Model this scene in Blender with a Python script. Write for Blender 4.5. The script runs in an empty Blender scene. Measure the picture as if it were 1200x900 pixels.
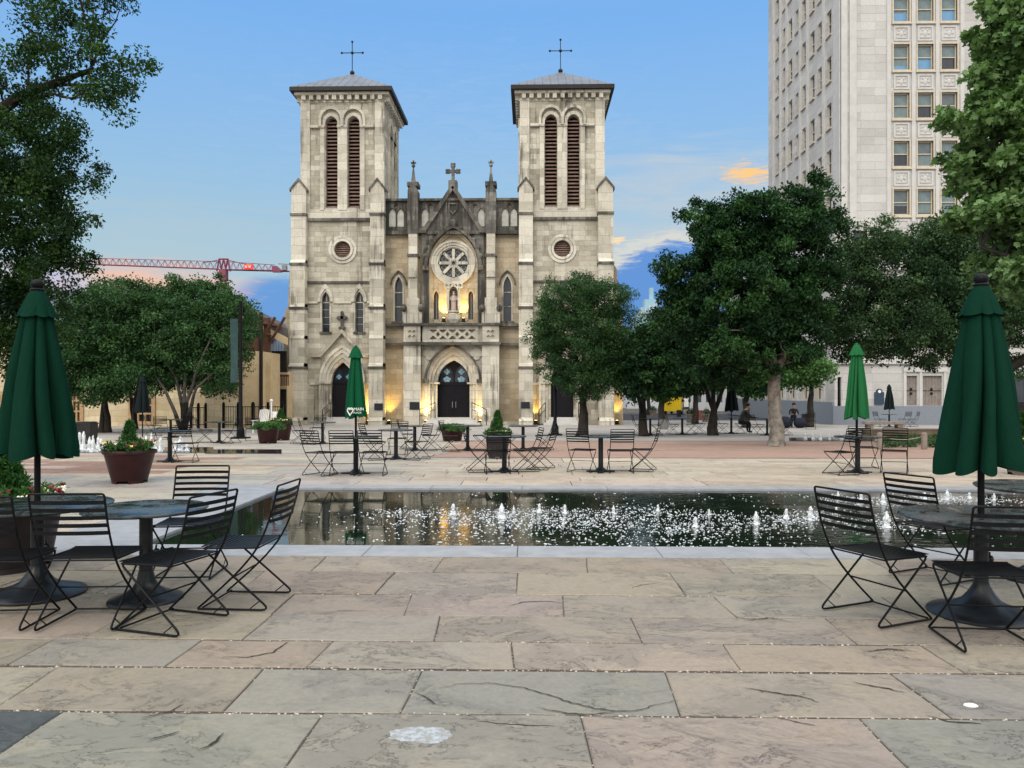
import bpy, math, random
import numpy as np
from mathutils import Vector, Matrix
from mathutils.geometry import tessellate_polygon

random.seed(7)
S = bpy.context.scene
COL = S.collection
R = math.radians

# ------------------------------------------------------------------ camera
H = 1.68          # eye height
FPX = 900.0       # focal length in photo pixels (photo 1200 wide)
HOR = 458.0       # horizon row
YAW = R(1.27)
cam_d = bpy.data.cameras.new('camera')
cam = bpy.data.objects.new('camera', cam_d)
COL.objects.link(cam)
cam.location = (0, 0, H)
cam.rotation_euler = (R(90), 0, YAW)
cam_d.sensor_width = 36.0
cam_d.lens = 36.0 * FPX / 1200.0
cam_d.shift_y = (HOR - 450.0) / 1200.0
cam_d.clip_start = 0.05
cam_d.clip_end = 5000
S.camera = cam

# ------------------------------------------------------------------ node helpers
class NT:
    def __init__(s, tree):
        s.t = tree
    def n(s, typ, **kw):
        nd = s.t.nodes.new(typ)
        for k, v in kw.items():
            setattr(nd, k, v)
        return nd
    def l(s, a, b):
        s.t.links.new(a, b)
    def put(s, sock, v):
        if hasattr(v, 'is_output') or isinstance(v, bpy.types.NodeSocket):
            s.l(v, sock)
        else:
            sock.default_value = v
    def m(s, op, a, b=0.0, c=0.0, clamp=False):
        nd = s.n('ShaderNodeMath', operation=op, use_clamp=clamp)
        s.put(nd.inputs[0], a); s.put(nd.inputs[1], b); s.put(nd.inputs[2], c)
        return nd.outputs[0]
    def sstep(s, v, a, b):
        nd = s.n('ShaderNodeMapRange', interpolation_type='SMOOTHSTEP')
        s.put(nd.inputs[0], v); nd.inputs[1].default_value = a; nd.inputs[2].default_value = b
        return nd.outputs[0]
    def mix(s, f, a, b, blend='MIX'):
        nd = s.n('ShaderNodeMix', data_type='RGBA', blend_type=blend)
        s.put(nd.inputs[0], f); s.put(nd.inputs[6], a); s.put(nd.inputs[7], b)
        return nd.outputs[2]
    def ramp(s, v, stops, interp='LINEAR'):
        nd = s.n('ShaderNodeValToRGB')
        cr = nd.color_ramp; cr.interpolation = interp
        while len(cr.elements) < len(stops): cr.elements.new(0.5)
        for e, (p, c) in zip(cr.elements, stops):
            e.position = p; e.color = c4(c)
        s.l(v, nd.inputs[0])
        return nd.outputs[0]
    def noise(s, vec, scale, detail=4, rough=.55, dist=0.0):
        nd = s.n('ShaderNodeTexNoise')
        if vec is not None: s.l(vec, nd.inputs['Vector'])
        nd.inputs['Scale'].default_value = scale; nd.inputs['Detail'].default_value = detail
        nd.inputs['Roughness'].default_value = rough; nd.inputs['Distortion'].default_value = dist
        return nd.outputs[0]
    def mapping(s, vec, scale=(1, 1, 1), loc=(0, 0, 0)):
        nd = s.n('ShaderNodeMapping')
        s.l(vec, nd.inputs[0]); nd.inputs[3].default_value = scale; nd.inputs[1].default_value = loc
        return nd.outputs[0]
    def bump(s, h, strength=.3, dist=.02, normal=None):
        nd = s.n('ShaderNodeBump')
        s.l(h, nd.inputs['Height']); nd.inputs['Strength'].default_value = strength; nd.inputs['Distance'].default_value = dist
        if normal is not None: s.l(normal, nd.inputs['Normal'])
        return nd.outputs[0]

def c4(c):
    return (c[0], c[1], c[2], 1.0)

# ------------------------------------------------------------------ world
SUN_EL, SUN_AZ = R(33), R(205)      # azimuth clockwise from +Y: behind the camera, a little to the left
w = bpy.data.worlds.new('World'); S.world = w; w.use_nodes = True
wt = NT(w.node_tree); w.node_tree.nodes.clear()
wo = wt.n('ShaderNodeOutputWorld'); bg = wt.n('ShaderNodeBackground')
sky = wt.n('ShaderNodeTexSky', sky_type='NISHITA'); sky.sun_disc = False
sky.sun_elevation = SUN_EL; sky.sun_rotation = SUN_AZ
tc = wt.n('ShaderNodeTexCoord'); sp = wt.n('ShaderNodeSeparateXYZ'); wt.l(tc.outputs['Generated'], sp.inputs[0])
dx, dy, dz = sp.outputs
az = wt.m('ARCTAN2', dx, dy)                       # 0 = straight ahead (+Y), positive to the right
grad = wt.ramp(wt.m('MULTIPLY', wt.m('MAXIMUM', dz, 0.0), 1.0), [
    (0.0, (.58, .56, .56)), (.09, (.42, .52, .60)), (.16, (.33, .50, .60)), (.235, (.285, .47, .64)),
    (.33, (.225, .43, .71)), (.44, (.165, .385, .75)), (.60, (.30, .50, .78)), (1.0, (.9, .95, 1.0))])
base = wt.mix(.88, wt.mix(1.0, sky.outputs[0], (.06, .06, .06, 1), 'MULTIPLY'), grad)
vecs = wt.n('ShaderNodeCombineXYZ'); wt.l(az, vecs.inputs[0]); wt.l(wt.m('MULTIPLY', dz, 2.6), vecs.inputs[1])
n1 = wt.noise(vecs.outputs[0], 7.0, 6, .6, .6)
n2 = wt.noise(vecs.outputs[0], 22.0, 5, .6, .5)
cirr = wt.noise(wt.mapping(vecs.outputs[0], (1.0, 3.2, 1)), 5.0, 6, .62, 1.2)
def pix_dir(px, py):
    u = (px - 600) / FPX; v = (HOR - py) / FPX
    return math.atan(u) - YAW, v / math.sqrt(1 + u * u + v * v)
def blob(px, py, rx, ry, nz=1.3, nn=None):
    a0, e0 = pix_dir(px, py)
    a = wt.m('POWER', wt.m('ABSOLUTE', wt.m('DIVIDE', wt.m('SUBTRACT', az, a0), rx / FPX)), 2.0)
    b = wt.m('POWER', wt.m('ABSOLUTE', wt.m('DIVIDE', wt.m('SUBTRACT', dz, e0), ry / FPX)), 2.0)
    r = wt.m('SUBTRACT', 1.0, wt.m('ADD', a, b))
    return wt.m('ADD', r, wt.m('MULTIPLY', wt.m('SUBTRACT', nn if nn is not None else n1, .5), nz))
cur = base
wisp = wt.noise(wt.mapping(vecs.outputs[0], (1.0, 2.4, 1)), 16.0, 8, .68, 1.6)
# thin pale cirrus veil on the right and a faint one elsewhere
cur = wt.mix(wt.m('MULTIPLY', wt.sstep(wt.m('ADD', blob(800, 245, 190, 85, 1.0), wt.m('MULTIPLY', wt.m('SUBTRACT', cirr, .5), 3.0)), -.2, 1.5), .75), cur, (.44, .49, .53, 1))
cur = wt.mix(wt.m('MULTIPLY', wt.sstep(wt.m('ADD', blob(200, 285, 260, 75, .8), wt.m('MULTIPLY', wt.m('SUBTRACT', cirr, .5), 2.0)), .0, 1.4), .5), cur, (.38, .46, .50, 1))
cur = wt.mix(wt.m('MULTIPLY', wt.sstep(wt.m('ADD', blob(530, 170, 420, 150, .4), wt.m('MULTIPLY', wt.m('SUBTRACT', wisp, .5), 3.2)), .4, 1.9), .16), cur, (.44, .54, .66, 1))
# blue cloud banks low at either side of the church
edge = wt.m('ADD', wt.m('MULTIPLY', n1, .5), wt.m('MULTIPLY', wisp, .5))
be = wt.sstep(blob(800, 385, 165, 110, 1.6, edge), -.05, .22)
bb = wt.sstep(blob(805, 392, 165, 104, 1.6, edge), .02, .26)
cur = wt.mix(wt.m('MULTIPLY', be, .7), cur, (.62, .58, .50, 1))
cur = wt.mix(bb, cur, (.105, .245, .55, 1))
bl = wt.sstep(blob(335, 378, 80, 58, 1.2, edge), -.05, .5)
cur = wt.mix(bl, cur, (.12, .275, .56, 1))
# sunset lit clouds
cur = wt.mix(wt.m('MULTIPLY', wt.sstep(wt.m('ADD', blob(160, 330, 140, 30, 2.2), wt.m('MULTIPLY', wt.m('SUBTRACT', wisp, .5), 2.2)), .0, 1.3), .9), cur, (.74, .44, .32, 1))
cur = wt.mix(wt.m('MULTIPLY', wt.sstep(wt.m('ADD', blob(886, 203, 44, 15, .6, n2), wt.m('MULTIPLY', wt.m('SUBTRACT', wisp, .5), 5.0)), .1, 1.3), .95), cur, (.86, .50, .17, 1))
cur = wt.mix(wt.m('MULTIPLY', wt.sstep(wt.m('ADD', blob(722, 282, 14, 6, .6, n2), wt.m('MULTIPLY', wt.m('SUBTRACT', wisp, .5), 4.0)), .1, 1.0), .9), cur, (.84, .60, .33, 1))
cur = wt.mix(wt.m('MULTIPLY', wt.sstep(blob(60, 330, 40, 22, 1.5), .0, .9), .6), cur, (.40, .44, .62, 1))
# sky brightened out of view, overhead and behind, as added fill for the square
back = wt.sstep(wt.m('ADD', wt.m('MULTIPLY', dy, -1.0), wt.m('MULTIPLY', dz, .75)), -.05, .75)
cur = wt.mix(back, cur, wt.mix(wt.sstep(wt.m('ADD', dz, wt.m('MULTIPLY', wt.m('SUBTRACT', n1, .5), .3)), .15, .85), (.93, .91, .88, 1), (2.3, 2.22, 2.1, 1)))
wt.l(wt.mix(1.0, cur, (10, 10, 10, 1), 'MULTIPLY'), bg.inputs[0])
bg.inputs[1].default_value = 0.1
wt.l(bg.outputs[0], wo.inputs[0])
w.cycles.sampling_method = 'AUTOMATIC'

sun_d = bpy.data.lights.new('sun', 'SUN'); sun = bpy.data.objects.new('sun', sun_d); COL.objects.link(sun)
sun_d.energy = 0.9; sun_d.angle = R(25); sun_d.color = (1.0, .93, .84)
sd = Vector((math.sin(SUN_AZ) * math.cos(SUN_EL), math.cos(SUN_AZ) * math.cos(SUN_EL), math.sin(SUN_EL)))
sun.rotation_euler = sd.to_track_quat('Z', 'Y').to_euler()
sun.location = (0, 0, 60)

vs = S.view_settings
vs.view_transform = 'Standard'; vs.look = 'None'; vs.exposure = 0.34; vs.gamma = 1.0; vs.use_curve_mapping = False
S.render.engine = 'CYCLES'
S.cycles.max_bounces = 8; S.cycles.diffuse_bounces = 3; S.cycles.transparent_max_bounces = 8
S.cycles.use_denoising = True

# ------------------------------------------------------------------ mapping helpers
CA, SA = math.cos(YAW), math.sin(YAW)
def cw(X, D):                       # camera ground coords -> world x, y
    return X * CA - D * SA, X * SA + D * CA
SL0, SLP, SL1 = 16.0, 0.015, 62.0
def gz(y):                          # the square falls gently away beyond the pool
    return -SLP * (min(max(y, SL0), SL1) - SL0)
def gpos(px, py):                   # ground point under a photo pixel
    t = (py - HOR) / FPX
    D = H / t
    if D > SL0:
        D = (H - SLP * SL0) / (t - SLP)
    x, y = cw((px - 600) / FPX * D, D)
    return Vector((x, y, gz(y)))
def W(px, py, D):                   # point at depth D
    x, y = cw((px - 600) / FPX * D, D)
    return Vector((x, y, H - (py - HOR) / FPX * D))
def WY(px, py, Y):                  # point on the world plane y = Y
    u = (px - 600) / FPX
    t = Y / (CA + u * SA)
    return Vector((t * (u * CA - SA), Y, H - (py - HOR) / FPX * t))

# ------------------------------------------------------------------ mesh builder
class MB:
    def __init__(s):
        s.v = []; s.f = []
    def add(s, vs_, fs):
        o = len(s.v); s.v.extend([tuple(v) for v in vs_]); s.f.extend([tuple(i + o for i in f) for f in fs])
        return s
    def box(s, x0, x1, y0, y1, z0, z1):
        v = [(x0, y0, z0), (x1, y0, z0), (x1, y1, z0), (x0, y1, z0), (x0, y0, z1), (x1, y0, z1), (x1, y1, z1), (x0, y1, z1)]
        return s.add(v, [(0, 3, 2, 1), (4, 5, 6, 7), (0, 1, 5, 4), (1, 2, 6, 5), (2, 3, 7, 6), (3, 0, 4, 7)])
    def obox(s, c, ax, ay, az_, hx, hy, hz):       # oriented box
        c = Vector(c); v = []
        for k in (-1, 1):
            for (i, j) in ((-1, -1), (1, -1), (1, 1), (-1, 1)):
                v.append(c + ax * hx * i + ay * hy * j + az_ * hz * k)
        return s.add(v, [(0, 3, 2, 1), (4, 5, 6, 7), (0, 1, 5, 4), (1, 2, 6, 5), (2, 3, 7, 6), (3, 0, 4, 7)])
    def plate(s, outer, holes, a, b, axis='y'):
        """2-D outline with holes, extruded from a to b along the axis ('y': points are x,z; 'x': points are y,z; 'z': x,y)"""
        loops = [outer] + list(holes)
        tri = tessellate_polygon([[Vector((p[0], p[1], 0)) for p in lp] for lp in loops])
        pts = [p for lp in loops for p in lp]; n = len(pts)
        def to3(p, d):
            if axis == 'y': return (p[0], d, p[1])
            if axis == 'x': return (d, p[0], p[1])
            return (p[0], p[1], d)
        v = [to3(p, a) for p in pts] + [to3(p, b) for p in pts]
        f = [tuple(t) for t in tri] + [tuple(i + n for i in reversed(t)) for t in tri]
        o = 0
        for lp in loops:
            m = len(lp)
            for i in range(m):
                j = (i + 1) % m
                f.append((o + i, o + j, n + o + j, n + o + i))
            o += m
        return s.add(v, f)
    def tube(s, pts, r, n=6, cap=True, closed=False):
        pts = [Vector(p) for p in pts]; m = len(pts)
        rs = r if isinstance(r, (list, tuple)) else [r] * m
        rings = []
        up = Vector((0, 0, 1)); prev = None
        for i, p in enumerate(pts):
            if closed: t = pts[(i + 1) % m] - pts[i - 1]
            else: t = pts[min(i + 1, m - 1)] - pts[max(i - 1, 0)]
            if t.length < 1e-9: t = Vector((0, 0, 1))
            t.normalize()
            if prev is None:
                a = t.cross(up)
                if a.length < .05: a = t.cross(Vector((1, 0, 0)))
            else:
                a = prev - t * prev.dot(t)
                if a.length < 1e-6: a = t.cross(up)
            a.normalize(); prev = a; b = t.cross(a)
            rings.append([p + (a * math.cos(2 * math.pi * k / n) + b * math.sin(2 * math.pi * k / n)) * rs[i] for k in range(n)])
        v = [q for rg in rings for q in rg]; f = []
        for i in range(m if closed else m - 1):
            i2 = (i + 1) % m
            for k in range(n):
                k2 = (k + 1) % n
                f.append((i * n + k, i * n + k2, i2 * n + k2, i2 * n + k))
        if cap and not closed:
            f.append(tuple(reversed(range(n)))); f.append(tuple((m - 1) * n + k for k in range(n)))
        return s.add(v, f)
    def lathe(s, cx, cy, prof, n=24, z0=0.0, a0=0.0, a1=2 * math.pi):
        full = abs(a1 - a0 - 2 * math.pi) < 1e-6
        k_ = n if full else n + 1; v = []; f = []
        for (r, z) in prof:
            for k in range(k_):
                a = a0 + (a1 - a0) * k / n
                v.append((cx + r * math.cos(a), cy + r * math.sin(a), z0 + z))
        for i in range(len(prof) - 1):
            for k in range(k_ if full else k_ - 1):
                k2 = (k + 1) % k_
                f.append((i * k_ + k, i * k_ + k2, (i + 1) * k_ + k2, (i + 1) * k_ + k))
        if full:
            f.append(tuple(reversed(range(k_)))); f.append(tuple((len(prof) - 1) * k_ + k for k in range(k_)))
        return s.add(v, f)
    def ball(s, c, rx, ry=None, rz=None, n=10, m=7):
        ry = ry or rx; rz = rz or rx; c = Vector(c)
        prof = [(max(math.sin(math.pi * i / m), .02), -math.cos(math.pi * i / m)) for i in range(m + 1)]
        v = []; f = []
        for (r, z) in prof:
            for k in range(n):
                a = 2 * math.pi * k / n
                v.append((c.x + rx * r * math.cos(a), c.y + ry * r * math.sin(a), c.z + rz * z))
        for i in range(m):
            for k in range(n):
                k2 = (k + 1) % n
                f.append((i * n + k, i * n + k2, (i + 1) * n + k2, (i + 1) * n + k))
        f.append(tuple(reversed(range(n)))); f.append(tuple(m * n + k for k in range(n)))
        return s.add(v, f)
    def mesh(s, name, mat, off=(0, 0, 0), smooth=False):
        me = bpy.data.meshes.new(name)
        me.from_pydata([(v[0] - off[0], v[1] - off[1], v[2] - off[2]) for v in s.v], [], s.f)
        if mat: me.materials.append(mat)
        if smooth:
            me.shade_smooth()
            try: me.set_sharp_from_angle(angle=R(40))
            except Exception: pass
        me.update()
        return me

def root_of(o):
    while o.parent: o = o.parent
    return o
def obj(name, mb, mat, parent=None, origin=(0, 0, 0), smooth=False, local=False):
    """link a builder (or a finished mesh) as one object; vertices are world coordinates unless local"""
    if parent is not None:
        off = (0, 0, 0) if local else tuple(root_of(parent).location)
        me = mb if isinstance(mb, bpy.types.Mesh) else mb.mesh(name, mat, off, smooth)
        o = bpy.data.objects.new(name, me); COL.objects.link(o); o.parent = parent
    else:
        me = mb if isinstance(mb, bpy.types.Mesh) else mb.mesh(name, mat, origin, smooth)
        o = bpy.data.objects.new(name, me); COL.objects.link(o); o.location = origin
    return o
def islands(mb, tol=.015):
    """separate builders for the pieces of a builder that do not touch"""
    par = list(range(len(mb.v)))
    def find(i):
        while par[i] != i:
            par[i] = par[par[i]]; i = par[i]
        return i
    for f in mb.f:
        r0 = find(f[0])
        for i in f[1:]: par[find(i)] = r0
    grp = {}
    for i in range(len(mb.v)): grp.setdefault(find(i), []).append(i)
    items = []
    for ids in grp.values():
        vs_ = [mb.v[i] for i in ids]
        items.append([ids, [min(v[k] for v in vs_) - tol for k in range(3)], [max(v[k] for v in vs_) + tol for k in range(3)]])
    merged = True
    while merged:
        merged = False
        for i in range(len(items)):
            for j in range(len(items) - 1, i, -1):
                a, b = items[i], items[j]
                if all(a[1][k] <= b[2][k] and b[1][k] <= a[2][k] for k in range(3)):
                    a[0] = a[0] + b[0]; a[1] = [min(x, y) for x, y in zip(a[1], b[1])]; a[2] = [max(x, y) for x, y in zip(a[2], b[2])]
                    items.pop(j); merged = True
    out = []
    for ids, _, _ in items:
        mp = {v: k for k, v in enumerate(ids)}; q = MB(); q.v = [mb.v[i] for i in ids]
        q.f = [tuple(mp[i] for i in f) for f in mb.f if f[0] in mp]; out.append(q)
    return out
def parts(name, mb, mat, parent, local=False, smooth=False, tol=.015):
    return [obj(name, q, mat, parent, local=local, smooth=smooth) for q in islands(mb, tol)]
def tag(o, label, cat, group=None, kind=None):
    if label: o['label'] = label
    if cat: o['category'] = cat
    if group: o['group'] = group
    if kind: o['kind'] = kind
    return o
def thing(name, label, cat, loc=(0, 0, 0), rotz=0.0, group=None):
    o = bpy.data.objects.new(name, None); COL.objects.link(o)
    o.empty_display_size = .2
    o.location = loc; o.rotation_euler = (0, 0, rotz)
    return tag(o, label, cat, group)
def structure(name, mb, mat, smooth=False):
    o = obj(name, mb, mat, smooth=smooth); o['kind'] = 'structure'; return o
def dup(root, loc, rotz=0.0, label=None, group=None, scale=1.0, swap=None):
    r = root.copy(); COL.objects.link(r); r.location = loc; r.rotation_euler = (0, 0, rotz); r.scale = (scale,) * 3
    if label: r['label'] = label
    if group: r['group'] = group
    for ch in list(root.children):
        c = ch.copy(); COL.objects.link(c); c.parent = r
        for g in list(ch.children):
            d = g.copy(); COL.objects.link(d); d.parent = c
    return r

def arch(cx, z0, zs, hw, zt, n=8):
    """pointed arch outline from bottom left round to bottom right"""
    r = max(zt - zs, hw * .999); rad = (hw * hw + r * r) / (2 * hw)
    a1 = math.asin(min(1, r / rad)) if rad >= hw else math.pi / 2
    pts = [(cx - hw, z0)] if z0 < zs - 1e-6 else []
    cl = cx - hw + rad
    for i in range(n + 1):
        a = a1 * i / n
        pts.append((cl - rad * math.cos(a), zs + rad * math.sin(a)))
    cr = cx + hw - rad
    for i in range(n - 1, -1, -1):
        a = a1 * i / n
        pts.append((cr + rad * math.cos(a), zs + rad * math.sin(a)))
    if z0 < zs - 1e-6: pts.append((cx + hw, z0))
    return pts
def circ(cx, cz, r, n=28, a0=0.0):
    return [(cx + r * math.cos(a0 + 2 * math.pi * i / n), cz + r * math.sin(a0 + 2 * math.pi * i / n)) for i in range(n)]
def rect(x0, x1, z0, z1):
    return [(x0, z0), (x1, z0), (x1, z1), (x0, z1)]
def quatrefoil(cx, cz, r, n=7):
    pts = []
    for k in range(4):
        a = k * math.pi / 2
        for i in range(n):
            b = a - math.pi / 2 * .95 + math.pi * .95 * i / (n - 1)
            pts.append((cx + .55 * r * math.cos(a) + .48 * r * math.cos(b), cz + .55 * r * math.sin(a) + .48 * r * math.sin(b)))
    return pts
def fillet(pts, rad, n=4):
    """round the inner corners of a polyline, rad given per inner corner"""
    out = [Vector(pts[0])]
    for i in range(1, len(pts) - 1):
        p = Vector(pts[i]); a = Vector(pts[i - 1]) - p; b = Vector(pts[i + 1]) - p
        r = rad[i - 1] if isinstance(rad, (list, tuple)) else rad
        if r <= 0: out.append(p); continue
        r = min(r, a.length * .45, b.length * .45)
        p0 = p + a.normalized() * r; p1 = p + b.normalized() * r
        for k in range(n + 1):
            t = k / n
            out.append(p0 * (1 - t) ** 2 + p * 2 * t * (1 - t) + p1 * t * t)
    out.append(Vector(pts[-1])); return out

# ------------------------------------------------------------------ materials
def new_mat(name):
    m = bpy.data.materials.new(name); m.use_nodes = True
    t = NT(m.node_tree); b = m.node_tree.nodes['Principled BSDF']
    return m, t, b
def simple(name, c1, c2=None, scale=6.0, rough=.6, metal=0.0, bump=0.0, bscale=None, bdist=.01, spec=.3, coat=0.0):
    m, t, b = new_mat(name)
    co = t.n('ShaderNodeTexCoord').outputs['Object']
    c2 = c2 or tuple(x * .7 for x in c1)
    nz = t.noise(co, scale, 5, .6)
    t.l(t.mix(t.sstep(nz, .3, .7), c4(c1), c4(c2)), b.inputs['Base Color'])
    t.l(t.m('ADD', rough - .08, t.m('MULTIPLY', nz, .16)), b.inputs['Roughness'])
    b.inputs['Metallic'].default_value = metal
    b.inputs['Specular IOR Level'].default_value = spec
    if bump: t.l(t.bump(t.noise(co, bscale or scale * 4, 5, .6), bump, bdist), b.inputs['Normal'])
    return m
def ashlar(name, c1, c2, c3, bw=.78, bh=.33, stain=.45, warm=0.0, dark=(.045, .043, .038), rubble=0.0):
    """coursed limestone: blocks of uneven tone, mortar lines, grey-black weathering streaks"""
    m, t, b = new_mat(name)
    co = t.n('ShaderNodeTexCoord').outputs['Object']
    sx = t.n('ShaderNodeSeparateXYZ'); t.l(co, sx.inputs[0])
    cb = t.n('ShaderNodeCombineXYZ'); t.l(t.m('ADD', sx.outputs[0], sx.outputs[1]), cb.inputs[0]); t.l(sx.outputs[2], cb.inputs[1])
    v2 = cb.outputs[0]
    wob = t.noise(co, 1.6, 3)
    if rubble:
        v2n = t.n('ShaderNodeVectorMath', operation='ADD'); t.l(v2, v2n.inputs[0])
        nn = t.n('ShaderNodeTexNoise'); t.l(co, nn.inputs['Vector']); nn.inputs['Scale'].default_value = .9
        sc_ = t.n('ShaderNodeVectorMath', operation='SCALE'); t.l(nn.outputs[1], sc_.inputs[0]); sc_.inputs['Scale'].default_value = rubble
        t.l(sc_.outputs[0], v2n.inputs[1]); v2 = v2n.outputs[0]
    br = t.n('ShaderNodeTexBrick'); t.l(v2, br.inputs['Vector'])
    br.offset = .5; br.squash = 1.0
    br.inputs['Scale'].default_value = 1.0; br.inputs['Brick Width'].default_value = bw; br.inputs['Row Height'].default_value = bh
    br.inputs['Mortar Size'].default_value = .012; br.inputs['Mortar Smooth'].default_value = .3; br.inputs['Bias'].default_value = 0.0
    br.inputs['Color1'].default_value = c4(c1); br.inputs['Color2'].default_value = c4(c2); br.inputs['Mortar'].default_value = c4(tuple(x * .55 for x in c1))
    # single blocks replaced or darkened over the years, in loose clusters
    sv = t.n('ShaderNodeSeparateXYZ'); t.l(v2, sv.inputs[0])
    row = t.m('FLOOR', t.m('DIVIDE', sv.outputs[1], bh))
    colm = t.m('FLOOR', t.m('SUBTRACT', t.m('DIVIDE', sv.outputs[0], bw), t.m('MULTIPLY', t.m('FLOORED_MODULO', row, 2.0), .5)))
    cc = t.n('ShaderNodeCombineXYZ'); t.l(colm, cc.inputs[0]); t.l(row, cc.inputs[1])
    wn = t.n('ShaderNodeTexWhiteNoise', noise_dimensions='2D'); t.l(cc.outputs[0], wn.inputs['Vector'])
    clus = t.sstep(t.noise(co, .35, 4, .6), .44, .60)
    big = t.noise(co, .45, 5, .65, .4)
    col = t.mix(t.m('MULTIPLY', t.sstep(big, .42, .66), .7), br.outputs[0], c4(c3))
    col = t.mix(t.m('MULTIPLY', t.m('MULTIPLY', t.sstep(wn.outputs[0], .50, .60), clus), .52 * min(1, .25 + stain)), col, c4(tuple(x * .42 for x in c2)))
    col = t.mix(t.m('MULTIPLY', t.sstep(wn.outputs[0], .30, .12), .45), col, c4(tuple(min(.8, x * 1.18) for x in c1)))
    fine = t.noise(co, 9.0, 6, .7)
    col = t.mix(t.m('MULTIPLY', t.sstep(fine, .35, .75), .35), col, c4(tuple(x * .55 for x in c2)))
    if warm:
        col = t.mix(t.m('MULTIPLY', t.sstep(t.noise(co, .8, 4), .4, .65), warm), col, (.42, .29, .14, 1))
    st = t.noise(t.mapping(co, (3.4, 3.4, .17)), 1.0, 8, .72, .2)
    st2 = t.noise(co, .32, 4, .6)
    msk = t.m('MULTIPLY', t.sstep(t.m('ADD', t.m('MULTIPLY', st, .65), t.m('MULTIPLY', st2, .5)), .74 - .22 * stain, .86 - .22 * stain), min(1.0, .42 + stain * .6))
    col = t.mix(msk, col, c4(dark))
    t.l(col, b.inputs['Base Color'])
    b.inputs['Roughness'].default_value = .88; b.inputs['Specular IOR Level'].default_value = .25
    hgt = t.m('ADD', t.m('MULTIPLY', br.outputs[1], -.8), t.m('MULTIPLY', fine, .6))
    t.l(t.bump(hgt, .5, .03), b.inputs['Normal'])
    return m

M = {}
M['stone'] = ashlar('limestone', (.53, .50, .42), (.36, .33, .26), (.27, .245, .19), stain=.62)
M['stone_warm'] = ashlar('warm_limestone', (.48, .425, .325), (.37, .315, .225), (.33, .27, .185), stain=.40, warm=.22)
M['stone_pale'] = ashlar('dressed_limestone', (.60, .57, .49), (.49, .46, .385), (.36, .335, .27), bw=1.1, bh=.55, stain=.58)
M['stone_black'] = ashlar('blackened_limestone', (.22, .212, .188), (.12, .115, .105), (.08, .077, .07), bw=.6, bh=.3, stain=1.0)
M['stone_trim'] = ashlar('weathered_trim', (.20, .19, .165), (.09, .086, .077), (.05, .048, .043), bw=1.2, bh=.6, stain=.9)
M['plaster_panel'] = simple('pale_panel', (.52, .52, .48), (.38, .38, .34), 3, .9)
M['cream'] = ashlar('cream_rubble', (.62, .54, .38), (.50, .42, .27), (.46, .38, .24), bw=.7, bh=.36, stain=.12, warm=.25, rubble=.25)
M['tan'] = simple('tan_stucco', (.52, .41, .25), (.44, .34, .20), 2, .9, bump=.2)
M['white_stone'] = ashlar('pale_cut_stone', (.50, .495, .48), (.46, .455, .44), (.41, .405, .39), bw=1.9, bh=.55, stain=.14, dark=(.24, .235, .22))
M['white_trim'] = simple('pale_stone_trim', (.50, .495, .48), (.44, .435, .42), 1.5, .8)
M['granite'] = simple('blue_grey_granite', (.20, .23, .27), (.15, .175, .21), 14, .5)
M['slate_roof'] = simple('grey_metal_roof', (.16, .18, .21), (.12, .135, .16), 1.2, .45, .3)
M['dark_metal'] = simple('dark_bronze_metal', (.018, .017, .017), (.012, .011, .011), 8, .5, .3)
M['black_iron'] = simple('black_painted_iron', (.004, .0045, .0055), (.008, .0085, .010), 12, .40, spec=.10)
M['table_iron'] = simple('worn_black_metal', (.005, .006, .008), (.014, .017, .021), 9, .34, spec=.28, bump=.12, bscale=40)
def table_top_mat():
    m, t, b = new_mat('worn_table_top')
    co = t.n('ShaderNodeTexCoord').outputs['Object']
    a = t.noise(co, 7.0, 7, .7, .3); f = t.noise(co, 60, 3)
    t.l(t.mix(t.sstep(a, .38, .66), (.010, .013, .016, 1), (.05, .066, .068, 1)), b.inputs['Base Color'])
    t.l(t.m('ADD', .16, t.m('MULTIPLY', t.sstep(a, .4, .65), .3)), b.inputs['Roughness']); b.inputs['Specular IOR Level'].default_value = .45
    t.l(t.bump(f, .12, .004), b.inputs['Normal'])
    return m
M['table_top'] = table_top_mat()
M['copper_cross'] = simple('dark_iron_cross', (.02, .02, .02), None, 5, .5, .5)
M['louver'] = simple('weathered_brown_louvre', (.26, .175, .145), (.17, .115, .095), 3, .8)
M['dark'] = simple('dark_interior', (.008, .008, .009), (.012, .012, .012), 3, .8, spec=.2)
M['door'] = simple('black_painted_door', (.006, .006, .009), (.010, .009, .012), 5, .6, spec=.15)
M['glass_dark'] = simple('dark_window_glass', (.014, .018, .026), (.03, .038, .05), 1.6, .12, spec=.6)
M['glass_blue'] = simple('blue_stained_glass', (.10, .20, .28), (.22, .34, .42), 9, .15)
M['glass_grey'] = simple('grey_window_glass', (.05, .07, .08), (.10, .13, .14), 1.2, .10, spec=.7)
M['blind'] = simple('pale_window_blind', (.17, .225, .235), (.12, .165, .175), 2, .15)
M['window_frame'] = simple('cream_window_frame', (.52, .46, .36), (.44, .39, .30), 3, .6)
M['plaque'] = simple('dark_bronze_plaque', (.02, .022, .028), (.03, .033, .04), 12, .4, .5)
M['timber'] = simple('red_brown_timber', (.085, .035, .02), (.055, .022, .013), 4, .7)
M['wood_pale'] = simple('pale_wood_frame', (.40, .27, .15), (.32, .21, .11), 4, .7)
M['wood_door'] = simple('weathered_grey_wood', (.30, .27, .25), (.22, .19, .17), 5, .8)
M['bark_dark'] = simple('dark_bark', (.035, .028, .022), (.02, .016, .013), 6, .95, bump=.8, bscale=16, bdist=.04)
M['bark_grey'] = simple('grey_mottled_bark', (.25, .23, .20), (.11, .095, .08), 5, .95, bump=.9, bscale=12, bdist=.05)
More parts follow.
